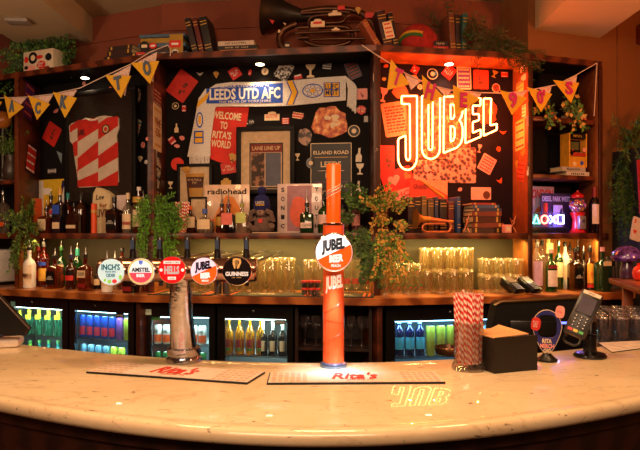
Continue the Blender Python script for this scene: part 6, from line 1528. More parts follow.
b = MB(); b.box(-8*q, 8*q, 0.03, 0.0395, 16*q, 28*q, BLKS); b.box(-5.5*q, 5.5*q, 0.028, 0.03, 18*q, 26*q, M('toy_screen', (90, 90, 50), 0.2)); b.build('screen', e, smooth=False)
b = MB(); b.box(-9.4*q, 9.4*q, -0.012, 0.038, 11.1*q, 14.5*q, M('red_panel', (180, 50, 36), 0.4), 0.002); b.tube([(-4*q, 0.01, 14.5*q), (-4*q, 0.01, 17*q)], 0.003, BLKS); b.sphere((-4*q, 0.01, 17.3*q), 0.006, RED, 8); b.sphere((3*q, 0.008, 14.8*q), 0.004, BLUE, 8); b.sphere((6*q, 0.008, 14.8*q), 0.004, WHITE, 8); b.build('control_panel', e)
for i, (x, z_, m_) in enumerate(((-8, 14, BLKS), (7.5, 17.5, PINK), (-3, 3.5, CREAM), (6, 4.5, BLUE))):
    b = MB(); b.poly([(px_*1+x*q, pz+z_*q) for px_, pz in circ(2.2*q, 14)], -0.0135 if abs(x) > 7 else -0.0009, -0.0121 if abs(x) > 7 else 0, m_); b.build('decal', e)
# upper shelf: little camera on books, orange figure
zz = zD1+0.0003
o, H = book_flat(579, 112, 20, 3.6, 0.06, M('red_white_cloth', (180, 60, 44), 0.6), 'red book lying on the upper shelf of the right bay', 3, zz, 0, 0.11)
o, H2 = book_flat(579, 108, 18, 3.6, 0.06, M('cream_cloth', (196, 180, 150), 0.6), 'cream book on top of the red book on the upper right shelf', 3, zz+H+0.0003, 0, 0.11)
loc, rz, q = place(576, 0.08, zz+H+H2+0.0008, k=3); e = empty('toy_camera', loc, rz, 'small grey toy camera on the books of the upper right shelf', 'camera')
b = MB(); b.box(-6*q, 6*q, 0, 0.04, 0, 7.5*q, M('silver_toy', (150, 145, 150), 0.4), 0.004); b.build('body', e); b = MB(); b.lathe([(2.8*q, 0), (2.8*q, 0.012), (2*q, 0.014)], M('violet_lens', (110, 100, 170), 0.15), 18); o = b.build('lens', e, (0, 0, 4*q)); o.rotation_euler = (math.pi/2, 0, 0)
loc, rz, q = place(550, 0.1, zz, k=3); e = empty('pumpkin_ornament', loc, rz, 'dim orange ornament among the creeper on the upper right shelf', 'ornament')
b = MB(); 
for j in range(8): a = j*math.pi/4; b.sphere((2.6*q*math.cos(a), 2.6*q*math.sin(a), 4.5*q), 3.4*q, M('pumpkin', (206, 90, 36), 0.5), 10, 1, 1, 1.25)
b.build('body', e); b = MB(); b.tube([(0, 0, 8*q), (0.5*q, 0, 11*q)], 0.005, LEAFD, 6); b.build('stalk', e)

# ------------------------------------------------------------------ on top of the cabinets
ZT = Z_TOP+0.0004
def topbook(px, w_, ytop, c_, label, lean=0, k=None, d=0.03, bandm=GOLD):
    return book_up(px, d, w_, ytop, M('top_cloth_%d_%d' % (c_[0], c_[1]), c_, 0.6), label, ZT, k, 0.17, lean, bandm=bandm)
# display board with stickers
s, z, t = pix(37, 61, 0.02, 0); q = t/F; e = empty('sticker_board', wpt(0, s, 0.03, ZT), FC[0]['rz'], 'cream box lid covered in red and black stickers on top of the left cabinet', 'box')
b = MB(); b.box(-20*q, 20*q, 0, 0.14, 0, 22*q, M('cream_box', (210, 190, 160), 0.7), 0.002); b.build('box', e)
b = MB(); b.poly([(x+(-7)*q, z_+15*q) for x, z_ in circ(6*q, 20)], -0.001, 0, DKP); b.poly([(x+(-7)*q, z_+15*q) for x, z_ in circ(3*q, 14)], -0.0016, -0.001, CREAM); b.build('round_sticker', e, smooth=False)
R = random.Random(9)
for j, (x, z_, w_, h_, m_) in enumerate(((4, 7, 13, 9, RED), (-10, 5, 14, 6, PINK), (2, 15, 10, 4, RED), (-16, 14, 6, 7, RED), (12, 3, 8, 4, DKRED), (14, 14, 9, 8, DKP), (-16, 6, 6, 4, DKP))):
    b = MB(); b.poly([(x_+x*q, zz_+(z_+0)*q) for x_, zz_ in blob(w_*q, h_*q, j, 14, 0.15)], -0.0012-j*0.0002, 0, m_); b.build('sticker', e)
text('~CITYS\nOURS', 8*q, 5*q, WHITE, e, (4*q, -0.004, 7*q), bold=0.02)
# big old books lying
z = ZT
for i, (px, w_, h_, c_, l_) in enumerate(((121, 42, 6.5, (46, 26, 22), 'large dark leather book lowest in the pile on the left cabinet top'), (119, 32, 5, (56, 30, 24), 'dark leather book in the middle of the pile on the left cabinet top'), (120, 28, 4, (44, 24, 20), 'smaller dark book topmost in the pile on the left cabinet top'))):
    o, H = book_flat(px, 50, w_, h_, 0.04, M('old_leather_%d' % i, c_, 0.6), l_, 0, z, [0.02, -0.04, 0.05][i], 0.2); z += H+0.0003
# suitcase/crate with stickers at the join
s, z, t = pix(162, 45, 0.05, 1); q = t/F; e = empty('sticker_crate', wpt(1, s, 0.05, ZT), FC[1]['rz'], 'yellow and blue crate covered with stickers on the cabinet top', 'crate')
CB = M('dusty_blue', (70, 96, 120), 0.6); CYL = M('mustard_crate', (170, 130, 40), 0.6)
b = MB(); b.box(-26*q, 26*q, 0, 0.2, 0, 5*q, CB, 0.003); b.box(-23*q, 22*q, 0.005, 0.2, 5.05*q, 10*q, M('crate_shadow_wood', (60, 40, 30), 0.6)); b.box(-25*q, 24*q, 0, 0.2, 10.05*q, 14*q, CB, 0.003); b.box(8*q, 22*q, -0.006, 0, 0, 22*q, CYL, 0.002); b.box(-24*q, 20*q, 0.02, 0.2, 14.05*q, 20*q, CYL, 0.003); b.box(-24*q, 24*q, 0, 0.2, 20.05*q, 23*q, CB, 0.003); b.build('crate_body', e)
for j, (x, z_, w_, h_, kd, m_, m2_) in enumerate(((-18, 11, 10, 10, 'round', DKP, CREAM), (-22, 2, 9, 6, 'rect', RED, WHITE), (-9, 11, 8, 6, 'round', RED, WHITE), (14, 12, 12, 7, 'rect', RED, WHITE), (14, 4, 8, 6, 'blob', WHITE, DKP), (2, 2, 10, 4, 'blob', CREAM, RED))):
    b = MB(); b.poly([(x_+x*q, zz_+z_*q) for x_, zz_ in shp(kd, w_*q, h_*q, j)], -0.0085, -0.0061, m_); b.poly([(x_+x*q, zz_+z_*q) for x_, zz_ in shp('rect', w_*q*0.6, h_*q*0.3, j)], -0.009, -0.0085, m2_); b.build('sticker', e, smooth=False)
topbook(195.5, 6, 17, (40, 26, 24), 'black leaning book, left of three on the cabinet top', -14, 1)
topbook(202, 5, 16.5, (90, 26, 24), 'dark red leaning book, middle of three on the cabinet top', -13, 1)
topbook(209.5, 8, 16, (30, 24, 22), 'thick black leaning book, right of three on the cabinet top', -12, 1)
z = ZT
for px, w_, h_, c_, l_, tx in ((238, 38, 3.5, (190, 120, 80), 'tan book lowest in the flat pile on the cabinet top', None), (237, 40, 4, (34, 30, 30), 'black book in the middle of the flat pile on the cabinet top', '~BEHIND THE LINES'), (236, 37, 4.5, (196, 176, 156), 'pale book with a dark title topmost in the flat pile', '~THE OFFICIAL')):
    o, H = book_flat(px, 42, w_, h_, 0.03, M('flat_cloth_%d' % c_[0], c_, 0.6), l_, 1, z, 0.0, 0.14, txt=tx, tcol=BLKS if c_[0] > 100 else CREAM); z += H+0.0003
# brass horn
s, z, t = pix(320, 24, 0.1, 1); q = t/F; e = empty('brass_horn', wpt(1, s, 0.16, ZT), FC[1]['rz'], 'big tarnished brass horn lying on its side on the cabinet top', 'tuba')
BR = M('tarnished_brass', (84, 52, 32), 0.35, 0.7, var=0.3, scale=12); BRL = M('dark_brass_bell', (44, 34, 24), 0.45, 0.5, var=0.3, scale=10)
def hp(px, py): return ((px-320)*q, 0, (47.3-py)*q)
b = MB(); P = [hp(262+j*4.2, -3+j*0.8) for j in range(14)]
b.tube([(p[0], p[1]+0.03, p[2]) for p in P], [(4.5+19*math.exp(-j*0.2)-j*0.12+(1.5 if j == 0 else 0))*q for j in range(14)], BRL, 28); b.build('bell', e)
def ht(name, pts, r, yy=0.0, m_=BR):
    V = [Vector((hp(*p)[0], yy, hp(*p)[2])) for p in pts]; Q = []
    n_ = len(V)
    for i in range(n_-1):
        a, b0, c0, d0_ = V[max(i-1, 0)], V[i], V[i+1], V[min(i+2, n_-1)]
        for j in range(5):
            u_ = j/5; Q.append(0.5*((2*b0)+(-a+c0)*u_+(2*a-5*b0+4*c0-d0_)*u_*u_+(-a+3*b0-3*c0+d0_)*u_**3))
    Q.append(V[-1]); rr = r if isinstance(r, (int, float)) else None
    R_ = [rr*q]*len(Q) if rr else [(r[0]+(r[1]-r[0])*i/(len(Q)-1))*q for i in range(len(Q))]
    b = MB(); b.tube(Q, R_, m_, 12); b.build(name, e)
ht('main_bow', [(295, 14), (282, 19), (277, 28), (281, 38), (292, 43), (312, 43.6), (345, 43.6), (362, 42.5), (373, 36), (374, 22), (366, 10), (352, 3), (325, 0), (300, 2)], (3.6, 3.2), 0.0)
ht('inner_bow', [(302, 24), (305, 33), (316, 38), (335, 39), (348, 36), (352, 29), (348, 22), (336, 19.5), (318, 19.5)], 2.3, -0.02)
ht('valve_loop', [(306, 26), (340, 26), (366, 26), (370, 30), (366, 34), (340, 33.5), (312, 33)], 1.5, -0.05)
ht('valve_loop', [(308, 20), (309, 13), (316, 9.5), (340, 9.5), (345, 13), (340, 17), (318, 17)], 1.5, -0.05)
ht('valve_loop', [(300, 5), (325, 5), (346, 6), (349, 9), (345, 12)], 1.6, -0.03)
for i in range(3):
    b = MB(); c = hp(301+0*i, 21+i*5.2); b.tube([(c[0]-3*q, -0.055, c[2]), (c[0]+8*q, -0.055, c[2])], 2.1*q, BR, 14); b.tube([(c[0]-6*q, -0.055, c[2]), (c[0]-3*q, -0.055, c[2])], 0.7*q, STEEL, 8); b.build('valve', e)
for j, (px, py, w_, h_, kd, m_, yy) in enumerate(((318, 18, 14, 8, 'pub', CREAM, -0.075), (335, 8, 13, 5, 'bottle', CREAM, -0.06), (286.5, 38, 7, 7, 'round', DKP, -0.05), (369, 11, 8, 5, 'rect', RED, -0.045), (358, 6, 6, 7, 'pizza', GOLD, -0.045), (332, 42, 12, 4, 'blob', GREY, -0.045), (361, 42, 7, 4, 'blob', RED, -0.045), (300, 43, 5, 5, 'blob', RED, -0.045), (336, 24.5, 8, 3, 'bottle', CREAM, -0.07), (341, 2, 7, 4, 'rect', RED, -0.04), (271, 14, 5, 5, 'tri', RED, -0.06), (283.5, 16, 2.5, 3, 'tri', CREAM, -0.045), (278, 23, 2.5, 3, 'round', CREAM, -0.045))):
    c = hp(px, py); b = MB(); b.poly([(x_+c[0], z_+c[2]) for x_, z_ in shp(kd, w_*q, h_*q, j)], yy-0.002, yy+0.01, m_)
    if kd in ('pub', 'round'): b.poly([(x_+c[0], z_+c[2]) for x_, z_ in shp('rect', w_*q*0.6, h_*q*0.28)], yy-0.003, yy-0.002, RED if kd == 'pub' else CREAM)
    b.build('sticker', e, smooth=False)
# right of the horn
topbook(379, 6, 18, (150, 70, 36), 'orange brown plank like book leaning left beside the brass horn', -32, 2)
topbook(389, 9.5, 11, (56, 24, 26), 'thick dark book with a white and red sticker leaning above the post', -14, 2)
stk(388.5, 30, 9, 17, 'rect', CREAM, 'white and red lettered sticker on the dark leaning book above the post', -14, ink=RED, k=2, d=0.0275, lines=4)
topbook(397, 5.5, 13, (26, 22, 24), 'black book leaning beside the red cloth bundle', -12, 2)
s, z, t = pix(420, 32, 0.08, 2); q = t/F; e = empty('cloth_bundle', wpt(2, s, 0.1, ZT), FC[2]['rz'], 'round red woollen bundle with a green and yellow stripe on the cabinet top', 'hat')
b = MB(); b.lathe([(12*q, 0), (17*q, 3*q), (19.5*q, 10*q), (19*q, 17*q), (14*q, 24*q), (7*q, 28.5*q), (0.5*q, 29.5*q)], M('red_wool', (150, 26, 20), 0.9, var=0.3, scale=18, bump=0.5), 26, sy=0.62); b.build('bundle', e)
def zr(z_): 
    pr = [(0, 12), (3, 17), (10, 19.5), (17, 19), (24, 14), (28.5, 7), (29.5, .5)]
    for (za, ra), (zb, rb) in zip(pr, pr[1:]):
        if za <= z_ <= zb: return ra+(rb-ra)*(z_-za)/(zb-za)
for nm, off, m_ in (('yellow_stripe', 0, M('yellow_wool', (190, 140, 30), 0.9)), ('green_stripe', -2.6, M('green_wool', (50, 100, 40), 0.9))):
    P = []
    for j in range(12):
        a = -1.9+j*0.17; z_ = 10+off+8*math.sin(j/11*2.2); r_ = zr(z_)*q+0.002
        P.append((r_*math.sin(a), -r_*0.62*math.cos(a), z_*q))
    b = MB(); b.tube(P, 1.6*q, m_, 8); b.build(nm, e)
o, H = book_flat(441, 45, 16, 5, 0.03, M('small_red_book', (180, 36, 40), 0.6), 'small red book lying beside the red woollen bundle', 2, ZT, 0, 0.1, txt='~PIER', tcol=CREAM)
o, H = book_flat(441, 40, 15, 5, 0.03, M('small_black_book', (30, 26, 28), 0.6), 'small black book lying on the small red book', 2, ZT+H+0.0003, 0, 0.1, txt='~BLAKE', tcol=CREAM)
topbook(453.5, 6, 13, (110, 60, 36), 'tall brown book standing above the neon bay', -3, 2, 0.06)
topbook(459, 5, 14, (50, 30, 26), 'tall dark book beside the tall brown one', -2, 2, 0.06)
topbook(464.5, 5.5, 13, (50, 90, 80), 'tall teal green book with gold bands at the garland end', 2, 2, 0.05)

# ------------------------------------------------------------------ right hand side
f = FC[4]
s, z, t = pix(613, 152, -0.02, 4)
b = MB(); b.box(s, f['L']-0.12, -0.3, -0.013, 0, z, M('dark_opening_black', (14, 10, 10), 0.6), 0.004)  # black box stands in for a dark opening as well as a cabinet
unit('dark_opening_cupboard', b, 4, 'tall black cupboard block filling the dark opening behind the hanging fern, right edge', 'cupboard')
s, z, t = pix(641, 190, -0.32, 4); q = t/F
e = empty('red_apron', wpt(4, s, -0.302, z), f['rz'], 'dark red cloth hanging on the black cupboard at the right edge', 'cloth')
b = MB(); b.poly([(-3*q, 30*q), (14*q, 34*q), (14*q, -26*q), (1*q, -24*q)], -0.012, 0, M('crimson_cloth', (150, 20, 22), 0.8, var=0.2, bump=0.3)); b.build('cloth', e)
# ledge with ornaments, running toward the room
e = empty('side_ledge', (1.58, 3.1, 0), 0, 'orange brown wooden ledge on a post at the right, carrying the mushroom lamp', 'ledge')
LZ = 1.30
b = MB(); b.box(0, 0.62, -0.35, 0.55, LZ-0.03, LZ, OAK, 0.003); b.build('board', e); e.rotation_euler = (0, 0, -0.27)
b = MB(); b.box(0.03, 0.08, 0.29, 0.34, 0.06, LZ-0.0305, M('post_wood', (150, 76, 34), 0.45), 0.003); b.build('leg', e); b = MB(); b.box(0.5, 0.55, 0.29, 0.34, 0.06, LZ-0.0305, M('post_wood', (150, 76, 34), 0.45), 0.003); b.build('leg', e)
def onz(px, py, z): t = (CZ-z)*F/(py-CY); return Vector(((px-CX)/F*t, t, z))
MU = M2('purple_lustre', (50, 24, 80), (120, 80, 190), 30, 'noise', (0.4, 0.7), rough=0.15, coat=0.7)
p = onz(627, 279, LZ); q = p.y/F; e = empty('mushroom_lamp', (p.x, p.y, LZ+0.0004), 0, 'glossy purple mushroom shaped ornament on the wooden ledge', 'lamp')
b = MB(); b.lathe([(5*q, 0), (6.5*q, 1*q), (7*q, 7*q), (5.6*q, 13*q), (5*q, 18*q)], M('dark_purple_glaze', (60, 34, 70), 0.2, coat=0.5), 22); b.build('stem', e)
b = MB(); b.lathe([(5*q, 17*q), (13*q, 18*q), (15*q, 21*q), (14*q, 26*q), (9*q, 31*q), (3*q, 33*q), (0.4*q, 33.3*q)], MU, 26); b.build('cap', e)
p = onz(641, 281, LZ); q = p.y/F; e = empty('round_vase', (p.x, p.y, LZ+0.0004), 0, 'glossy orange red round vase at the right edge of the ledge', 'vase')
b = MB(); b.lathe([(4*q, 0), (7*q, 2*q), (8.4*q, 8*q), (7*q, 13*q), (3.4*q, 16*q), (3.8*q, 18*q)], M('red_glaze', (210, 44, 26), 0.2, coat=0.6), 22); b.build('body', e)
s, z, t = pix(643, 229, -0.35, 4); q = t/F
e = empty('playing_card', wpt(4, s, -0.302, z), f['rz'], 'oversized playing card with a red heart on the black cupboard', 'card'); e.rotation_euler = (Matrix.Rotation(f['rz'], 3, 'Z') @ Matrix.Rotation(math.radians(14), 3, 'Y')).to_euler()
b = MB(); b.poly(rrect(15*q, 24*q, 2*q), -0.002, 0, M('card_white', (214, 196, 190), 0.5)); b.build('card', e); b = MB(); b.poly([(x_-2*q, z_-3*q) for x_, z_ in shp('heart', 5*q, 5*q)], -0.003, -0.002, RED); b.build('heart', e); text('J', 3*q, 4.5*q, RED, e, (-4.5*q, -0.003, 7.5*q), bold=0.03)
# steel tap arm behind
p = onz(609, 276, 1.25); q = 3.9/F
e = empty('mixer_tap', wpt(4, pix(610, 270, -0.1, 4)[0], -0.1, Z_WT-0.0), f['rz'], 'grey metal tap with a bent arm behind the pink capped gin', 'tap')
b = MB(); b.tube([(0.0, 0, 0.02), (0.0, 0, 0.16), (-0.01, 0, 0.2), (-0.03, -0.01, 0.225), (-0.055, -0.03, 0.21)], 0.013, STEEL, 10); b.tube([(0.03, 0, 0.02), (0.03, 0, 0.17)], 0.008, STEEL, 8); b.build('spout', e); b = MB(); b.box(-0.04, 0.09, -0.04, 0.04, 0.0006, 0.03, STEEL, 0.006); b.tube([(0.06, 0, 0.03), (0.06, 0, 0.2)], 0.007, STEEL, 8); b.sphere((0.06, 0, 0.205), 0.014, STEEL, 12); b.build('tap_base', e)
# shelf of upturned glasses behind the bar, right
GZ = 1.045
e = empty('glass_shelf', (1.7, 3.0, 0), 0, 'low dark shelf behind the bar carrying rows of upturned tumblers', 'shelf')
b = MB(); b.box(-0.42, 0.36, -0.22, 0.3, GZ-0.03, GZ, DARKW, 0.002); b.build('board', e); b = MB(); b.box(-0.4, 0.34, -0.1, 0.28, 0.0, GZ-0.0305, DARKW); b.build('carcass', e, smooth=False)
tb = tumbler_mesh(0.030, 0.036, 0.13, 14, False, GLD); fo = None; R = random.Random(6)
for ry in range(6):
    for rx in range(8):
        x = 1.325+rx*0.081+(ry % 2)*0.03; y = 2.83+ry*0.085
        px = CX+x/y*F
        if px < 586: continue
        if fo is None: o = fo = tb.build('tumbler', None)
        else: o = fo.copy(); C.objects.link(o)
        o.location = (x, y, GZ+0.0003)
        tag(o, 'dim upturned tumbler, right end behind the bar, row %s from front, %s' % (['first', 'second', 'third', 'fourth', 'fifth', 'sixth'][ry], ORD[rx]), 'glass', 'upturned tumblers behind the bar')
# till
e = empty('till', (0.98, 2.85, 0), -0.03, 'wide black till unit behind the napkin box', 'till')
TL = M('till_black', (22, 18, 16), 0.3, var=0.1)
b = MB(); b.poly([(-0.2, 1.0), (-0.155, 1.225), (-0.135, 1.24), (0.26, 1.262), (0.26, 1.0)], -0.02, 0.1, M('matt_till_black', (14, 12, 12), 0.7, spec=0.2)); b.build('housing', e)
b = MB(); b.tube([(-0.165, -0.02, 1.227), (-0.135, -0.02, 1.243), (0.25, -0.02, 1.265)], 0.009, M('bronze_edge_highlight', (110, 80, 44), 0.25, 0.6), 8); b.build('edge_highlight', e)  # bronze tube paints in the highlight along the top edge
b = MB(); b.box(-0.1, 0.24, -0.05, -0.021, 1.02, 1.16, BLKS, 0.006); b.build('drawer', e); b = MB(); b.box(0.13, 0.2, -0.053, -0.0505, 1.145, 1.155, EM('blue_reflection', (0.15, 0.2, 1.0), 3)); b.build('reflection_strip', e)  # glowing strip stands in for a blue reflection on the till
b = MB(); b.box(-0.19, 0.25, 0.0, 0.1, 0.02, 0.999, BLK); b.build('plinth', e)
# black monitor at the left edge
p = Vector((-1.295, 2.42, 1.235)); q = p.y/F
e = empty('till_screen', tuple(p), 0.15, 'tilted black back of a till screen at the left edge', 'monitor')
b = MB(); ox = lambda px, py: ((px-0)*q*1.06, -(py-318)*q)
b.poly([ox(-40, 268), ox(-12, 280), ox(30.5, 332), ox(27, 338.5), ox(-14, 336), ox(-40, 336)], -0.012, 0.03, BLK); b.build('casing', e)
b = MB(); b.tube([(ox(-12, 280)[0], -0.012, ox(-12, 280)[1]), (ox(31, 332)[0], -0.012, ox(31, 332)[1]), (ox(27.5, 338)[0], -0.012, ox(27.5, 338)[1])], 0.004, M('brown_screen_edge', (60, 36, 24), 0.3), 6); b.build('edge', e)
b = MB(); b.box(-0.14, 0.0, -0.0, 0.1, Z_BAR-1.27-0.02, -0.06, BLK, 0.01); b.build('stand', e)
# white pad beneath it
a = cpt(8, 348); e = empty('paper_pad', (a.x-0.02, a.y+0.02, Z_BAR+0.0004), 0.25, 'white pad with a rounded corner on the bar under the tilted screen', 'pad')
b = MB(); b.box(-0.12, 0.055, -0.03, 0.08, 0, 0.034, M('white_pad', (220, 205, 190), 0.5), 0.012); b.build('pad', e)

# ------------------------------------------------------------------ the chrome tap column
TD = 2.02     # depth of the lens faces
CH = M('wet_chrome', (192, 194, 208), 0.16, 1.0, var=0.1, scale=60, bump=0.15)
def lensp(px): return ((px-CX)/F*TD)
cb = cpt(184, 361.5); tz = CZ-(271-CY)/F*(TD+0.09)
e = empty('beer_tap_tower', (cb.x, cb.y, Z_BAR+0.0005), 0, 'chrome beer tower with five round badges on a horizontal barrel', 'beer tap')
def rel(x, y, z): return (x-cb.x, y-cb.y, z-Z_BAR-0.0005)
b = MB(); ty = TD+0.085; topx = (180-CX)/F*ty
b.tube([rel(cb.x, cb.y, Z_BAR+0.03), rel(cb.x*0.5+topx*0.5-0.002, (cb.y+ty)/2, (Z_BAR+tz)/2), rel(topx, ty, tz)], [0.047, 0.041, 0.035], CH, 24); b.build('column', e)
b = MB(); b.lathe([(0.06, 0), (0.063, 0.003), (0.063, 0.014), (0.054, 0.02), (0.060, 0.032), (0.060, 0.048), (0.05, 0.056)], CH, 28); b.build('base_ring', e)
b = MB(); x0, x1 = (100-CX)/F*ty, (257-CX)/F*ty
b.tube([rel(x0, ty, tz+0.004), rel(x0+0.006, ty, tz+0.004), rel(x1-0.006, ty, tz+0.004), rel(x1, ty, tz+0.004)], [0.036, 0.041, 0.041, 0.036], M('copper_chrome', (156, 124, 112), 0.15, 1.0, var=0.12, scale=14, bump=0.1), 24); b.build('barrel', e)
BADGE = (('INCH', 111, 272, 13.2), ('AMS', 141, 271.5, 13.2), ('HEL', 172, 270, 13.4), ('JUB', 204, 271, 13.4), ('GUI', 237, 271, 14.2))
def backlit(name, col, s_=0.55): return M(name, col, 0.25, var=0.01, emit=col, es=s_)
LW = backlit('lit_white', (226, 236, 246), 0.62)
def badge(parent, x, y, z, r, kind):
    b = MB(); b.lathe([(r*0.9, 0.0), (r*1.04, 0.004), (r*1.05, 0.016), (r*1.0, 0.019)], CHROME, 36); o = b.build('badge_rim', parent, (x, y, z)); o.rotation_euler = (math.pi/2, 0, 0)
    fc = {'INCH': backlit('lit_ice', (190, 226, 236), 0.5), 'AMS': LW, 'HEL': backlit('lit_red', (214, 22, 26), 0.6), 'JUB': backlit('lit_lilac', (226, 206, 236), 0.6), 'GUI': backlit('lit_black', (20, 10, 12), 0.1), 'TOP': backlit('lit_pure_white', (244, 246, 250), 0.9)}[kind]
    b = MB(); b.poly([(a, c) for a, c in circ(r*0.985, 36)], -0.0215, -0.0185, fc); f_ = b.build('badge_face', parent, (x, y, z), smooth=False)
    yy = -0.0222
    def T(s_, w_, h_, m_, zx, zz, **kw): text(s_, w_*r, h_*r, m_, f_, (zx*r, yy-0.0006, zz*r), **kw)
    def half(pts, m_, y_=0.0006): b = MB(); b.poly([(a*r, c*r) for a, c in pts], yy-y_+0.0005, yy+0.0007, m_); b.build('badge_print', f_, smooth=False)
    def seg(a0, a1, n=20, rr=0.98): return [(rr*math.cos(math.radians(a0+(a1-a0)*j/n)), rr*math.sin(math.radians(a0+(a1-a0)*j/n))) for j in range(n+1)]
    if kind == 'INCH':
        TLm = backlit('lit_teal', (20, 90, 100), 0.3); T("INCH'S", 1.4, 0.46, TLm, 0, 0.38, bold=0.03); T('MEDIUM APPLE', 0.8, 0.12, TLm, 0, 0.02); T('CIDER', 0.7, 0.24, TLm, 0, -0.25, bold=0.02)
        half([(p[0]*0.15-0.1, p[1]*0.15-0.72) for p in seg(0, 360)], backlit('lit_green_apple', (140, 200, 90), 0.5)); half([(p[0]*0.19+0.28, p[1]*0.16-0.7) for p in seg(0, 360)], backlit('lit_red_apple', (220, 60, 60), 0.5)); half([(p[0]*0.12+0.72, p[1]*0.2-0.4) for p in seg(0, 360)], backlit('lit_green_apple', (140, 200, 90), 0.5)); half([(p[0]*0.1-0.45, p[1]*0.12-0.62) for p in seg(0, 360)], backlit('lit_green_apple', (140, 200, 90), 0.5))
    if kind == 'AMS':
        half(seg(0, 360, 32, 0.97), backlit('lit_gold_ring', (226, 190, 110), 0.5), 0.0004); half(seg(0, 360, 32, 0.86), LW, 0.0008)
        half([(p[0], p[1]) for p in seg(186, 354, 24, 0.85)], backlit('lit_rose', (232, 70, 90), 0.6), 0.0012); yy -= 0.0012
        T('AMSTEL', 1.4, 0.34, backlit('lit_ink', (20, 20, 30), 0.1), 0, 0.14, bold=0.04); T('BIER', 0.62, 0.24, LW, 0, -0.3, bold=0.03); half([(-0.16, 0.84), (0.16, 0.84), (0.14, 0.62), (0, 0.5), (-0.14, 0.62)], backlit('lit_blue_shield', (90, 120, 220), 0.5))
    if kind == 'HEL':
        LC = backlit('lit_cream', (236, 226, 220), 0.6); half([(-0.62, 0.46), (0.62, 0.46), (0.62, 0.68), (-0.62, 0.68)], LC); T('CAMDEN TOWN', 1.1, 0.13, backlit('lit_ink', (20, 20, 30), 0.1), 0, 0.57)
        T('HELLS', 1.12, 0.62, M('lit_silver', (170, 170, 176), 0.3, emit=(200, 200, 206), es=0.35), 0, 0, bold=0.05); half([(p[0]*0.12-0.8, p[1]*0.12) for p in seg(0, 360)], LC); half([(p[0]*0.12+0.8, p[1]*0.12) for p in seg(0, 360)], LC); half([(-0.3, -0.72), (0.3, -0.72), (0.3, -0.5), (-0.3, -0.5)], LC); T('LAGER', 0.46, 0.12, backlit('lit_ink', (20, 20, 30), 0.1), 0, -0.61)
    if kind in ('JUB', 'TOP'):
        INK = backlit('lit_ink', (20, 20, 30), 0.1) if kind == 'JUB' else backlit('lit_slate', (50, 56, 70), 0.15)
        pts = seg(205, 385, 26, 0.97)
        half(pts, backlit('lit_orange', (236, 84, 20), 0.72 if kind == 'JUB' else 0.85)); yy -= 0.0006
        T('JUBEL', 1.24, 0.8, INK, -0.04, 0.32, bold=0.06, slope=0.16); T('BEER', 0.74, 0.4, LW, 0.12, -0.32, bold=0.06, slope=0.12); T('PEACH', 0.5, 0.15, LW, 0.1, -0.72, bold=0.04); T('CUT WITH', 0.32, 0.07, LW, 0.1, -0.55)
    if kind == 'GUI':
        GO = backlit('lit_gold', (206, 160, 96), 0.35); b = MB()
        half([(-0.28, 0.86), (-0.05, 0.92), (0.26, 0.84), (0.3, 0.6), (0.14, 0.22), (0.02, 0.14), (0.0, 0.3), (0.16, 0.56), (0.14, 0.72), (-0.02, 0.78), (-0.16, 0.7), (-0.1, 0.2), (-0.18, 0.16), (-0.3, 0.5)], GO)
        for j in range(4): half([(-0.12+j*0.06, 0.34), (-0.1+j*0.06, 0.34), (-0.1+j*0.06, 0.74), (-0.12+j*0.06, 0.74)], GO)
        T('GUINNESS', 1.62, 0.3, backlit('lit_pale_gold', (216, 214, 216), 0.4), 0, -0.2, bold=0.04); T('~EST 1759', 0.7, 0.1, GO, 0, -0.46)
for kd, px, py, rp in BADGE:
    r = rp*TD/F; P = rel((px-CX)/F*TD, TD+0.02, CZ-(py-CY)/F*TD); badge(e, P[0], P[1], P[2], r, kd)
    b = MB(); b.tube([(P[0], P[1]+0.001, P[2]), (P[0], P[1]+0.03, P[2])], 0.014, CH, 12); b.build('badge_arm', e)
    # black tap handle on the far side
    hx = {'INCH': 133, 'AMS': 160, 'HEL': 187.5, 'JUB': 217.5, 'GUI': 246.5}[kd]
    hy = ty+0.09; H0 = rel((hx-CX)/F*hy, hy, CZ-(262-CY)/F*hy); q = hy/F
    b = MB(); b.tube([(H0[0], H0[1], H0[2]), (H0[0], H0[1], H0[2]+9*q), (H0[0], H0[1], H0[2]+14*q), (H0[0], H0[1], H0[2]+24*q), (H0[0], H0[1], H0[2]+25.5*q)], [3.8*q, 3.2*q, 2.6*q, 3*q, 2.2*q], BLKS, 14); b.tube([(H0[0], H0[1]-0.0, H0[2]-4*q), (H0[0], ty-rel(0, 0, 0)[1]*0+ -0.0 + (H0[1]-0.09-H0[1])*0+H0[1]-0.06, H0[2]-3*q)], 0.008, CH, 8)
    hd = b.build('tap_handle', e)
    b = MB(); b.box(H0[0]-1.7*q, H0[0]+1.7*q, H0[1]-3.4*q, H0[1]-2.2*q, H0[2]+13*q, H0[2]+22*q, M('slate_handle_clip', (50, 68, 100), 0.3)); b.build('handle_badge', hd)
    # nozzle under the barrel
    b = MB(); b.tube([(H0[0], H0[1]-0.05, H0[2]-5*q), (H0[0], H0[1]+0.01, H0[2]-9*q), (H0[0], H0[1]+0.012, H0[2]-24*q)], [0.012, 0.011, 0.008], CH if kd != 'GUI' else BLKS, 10); b.build('nozzle', e)

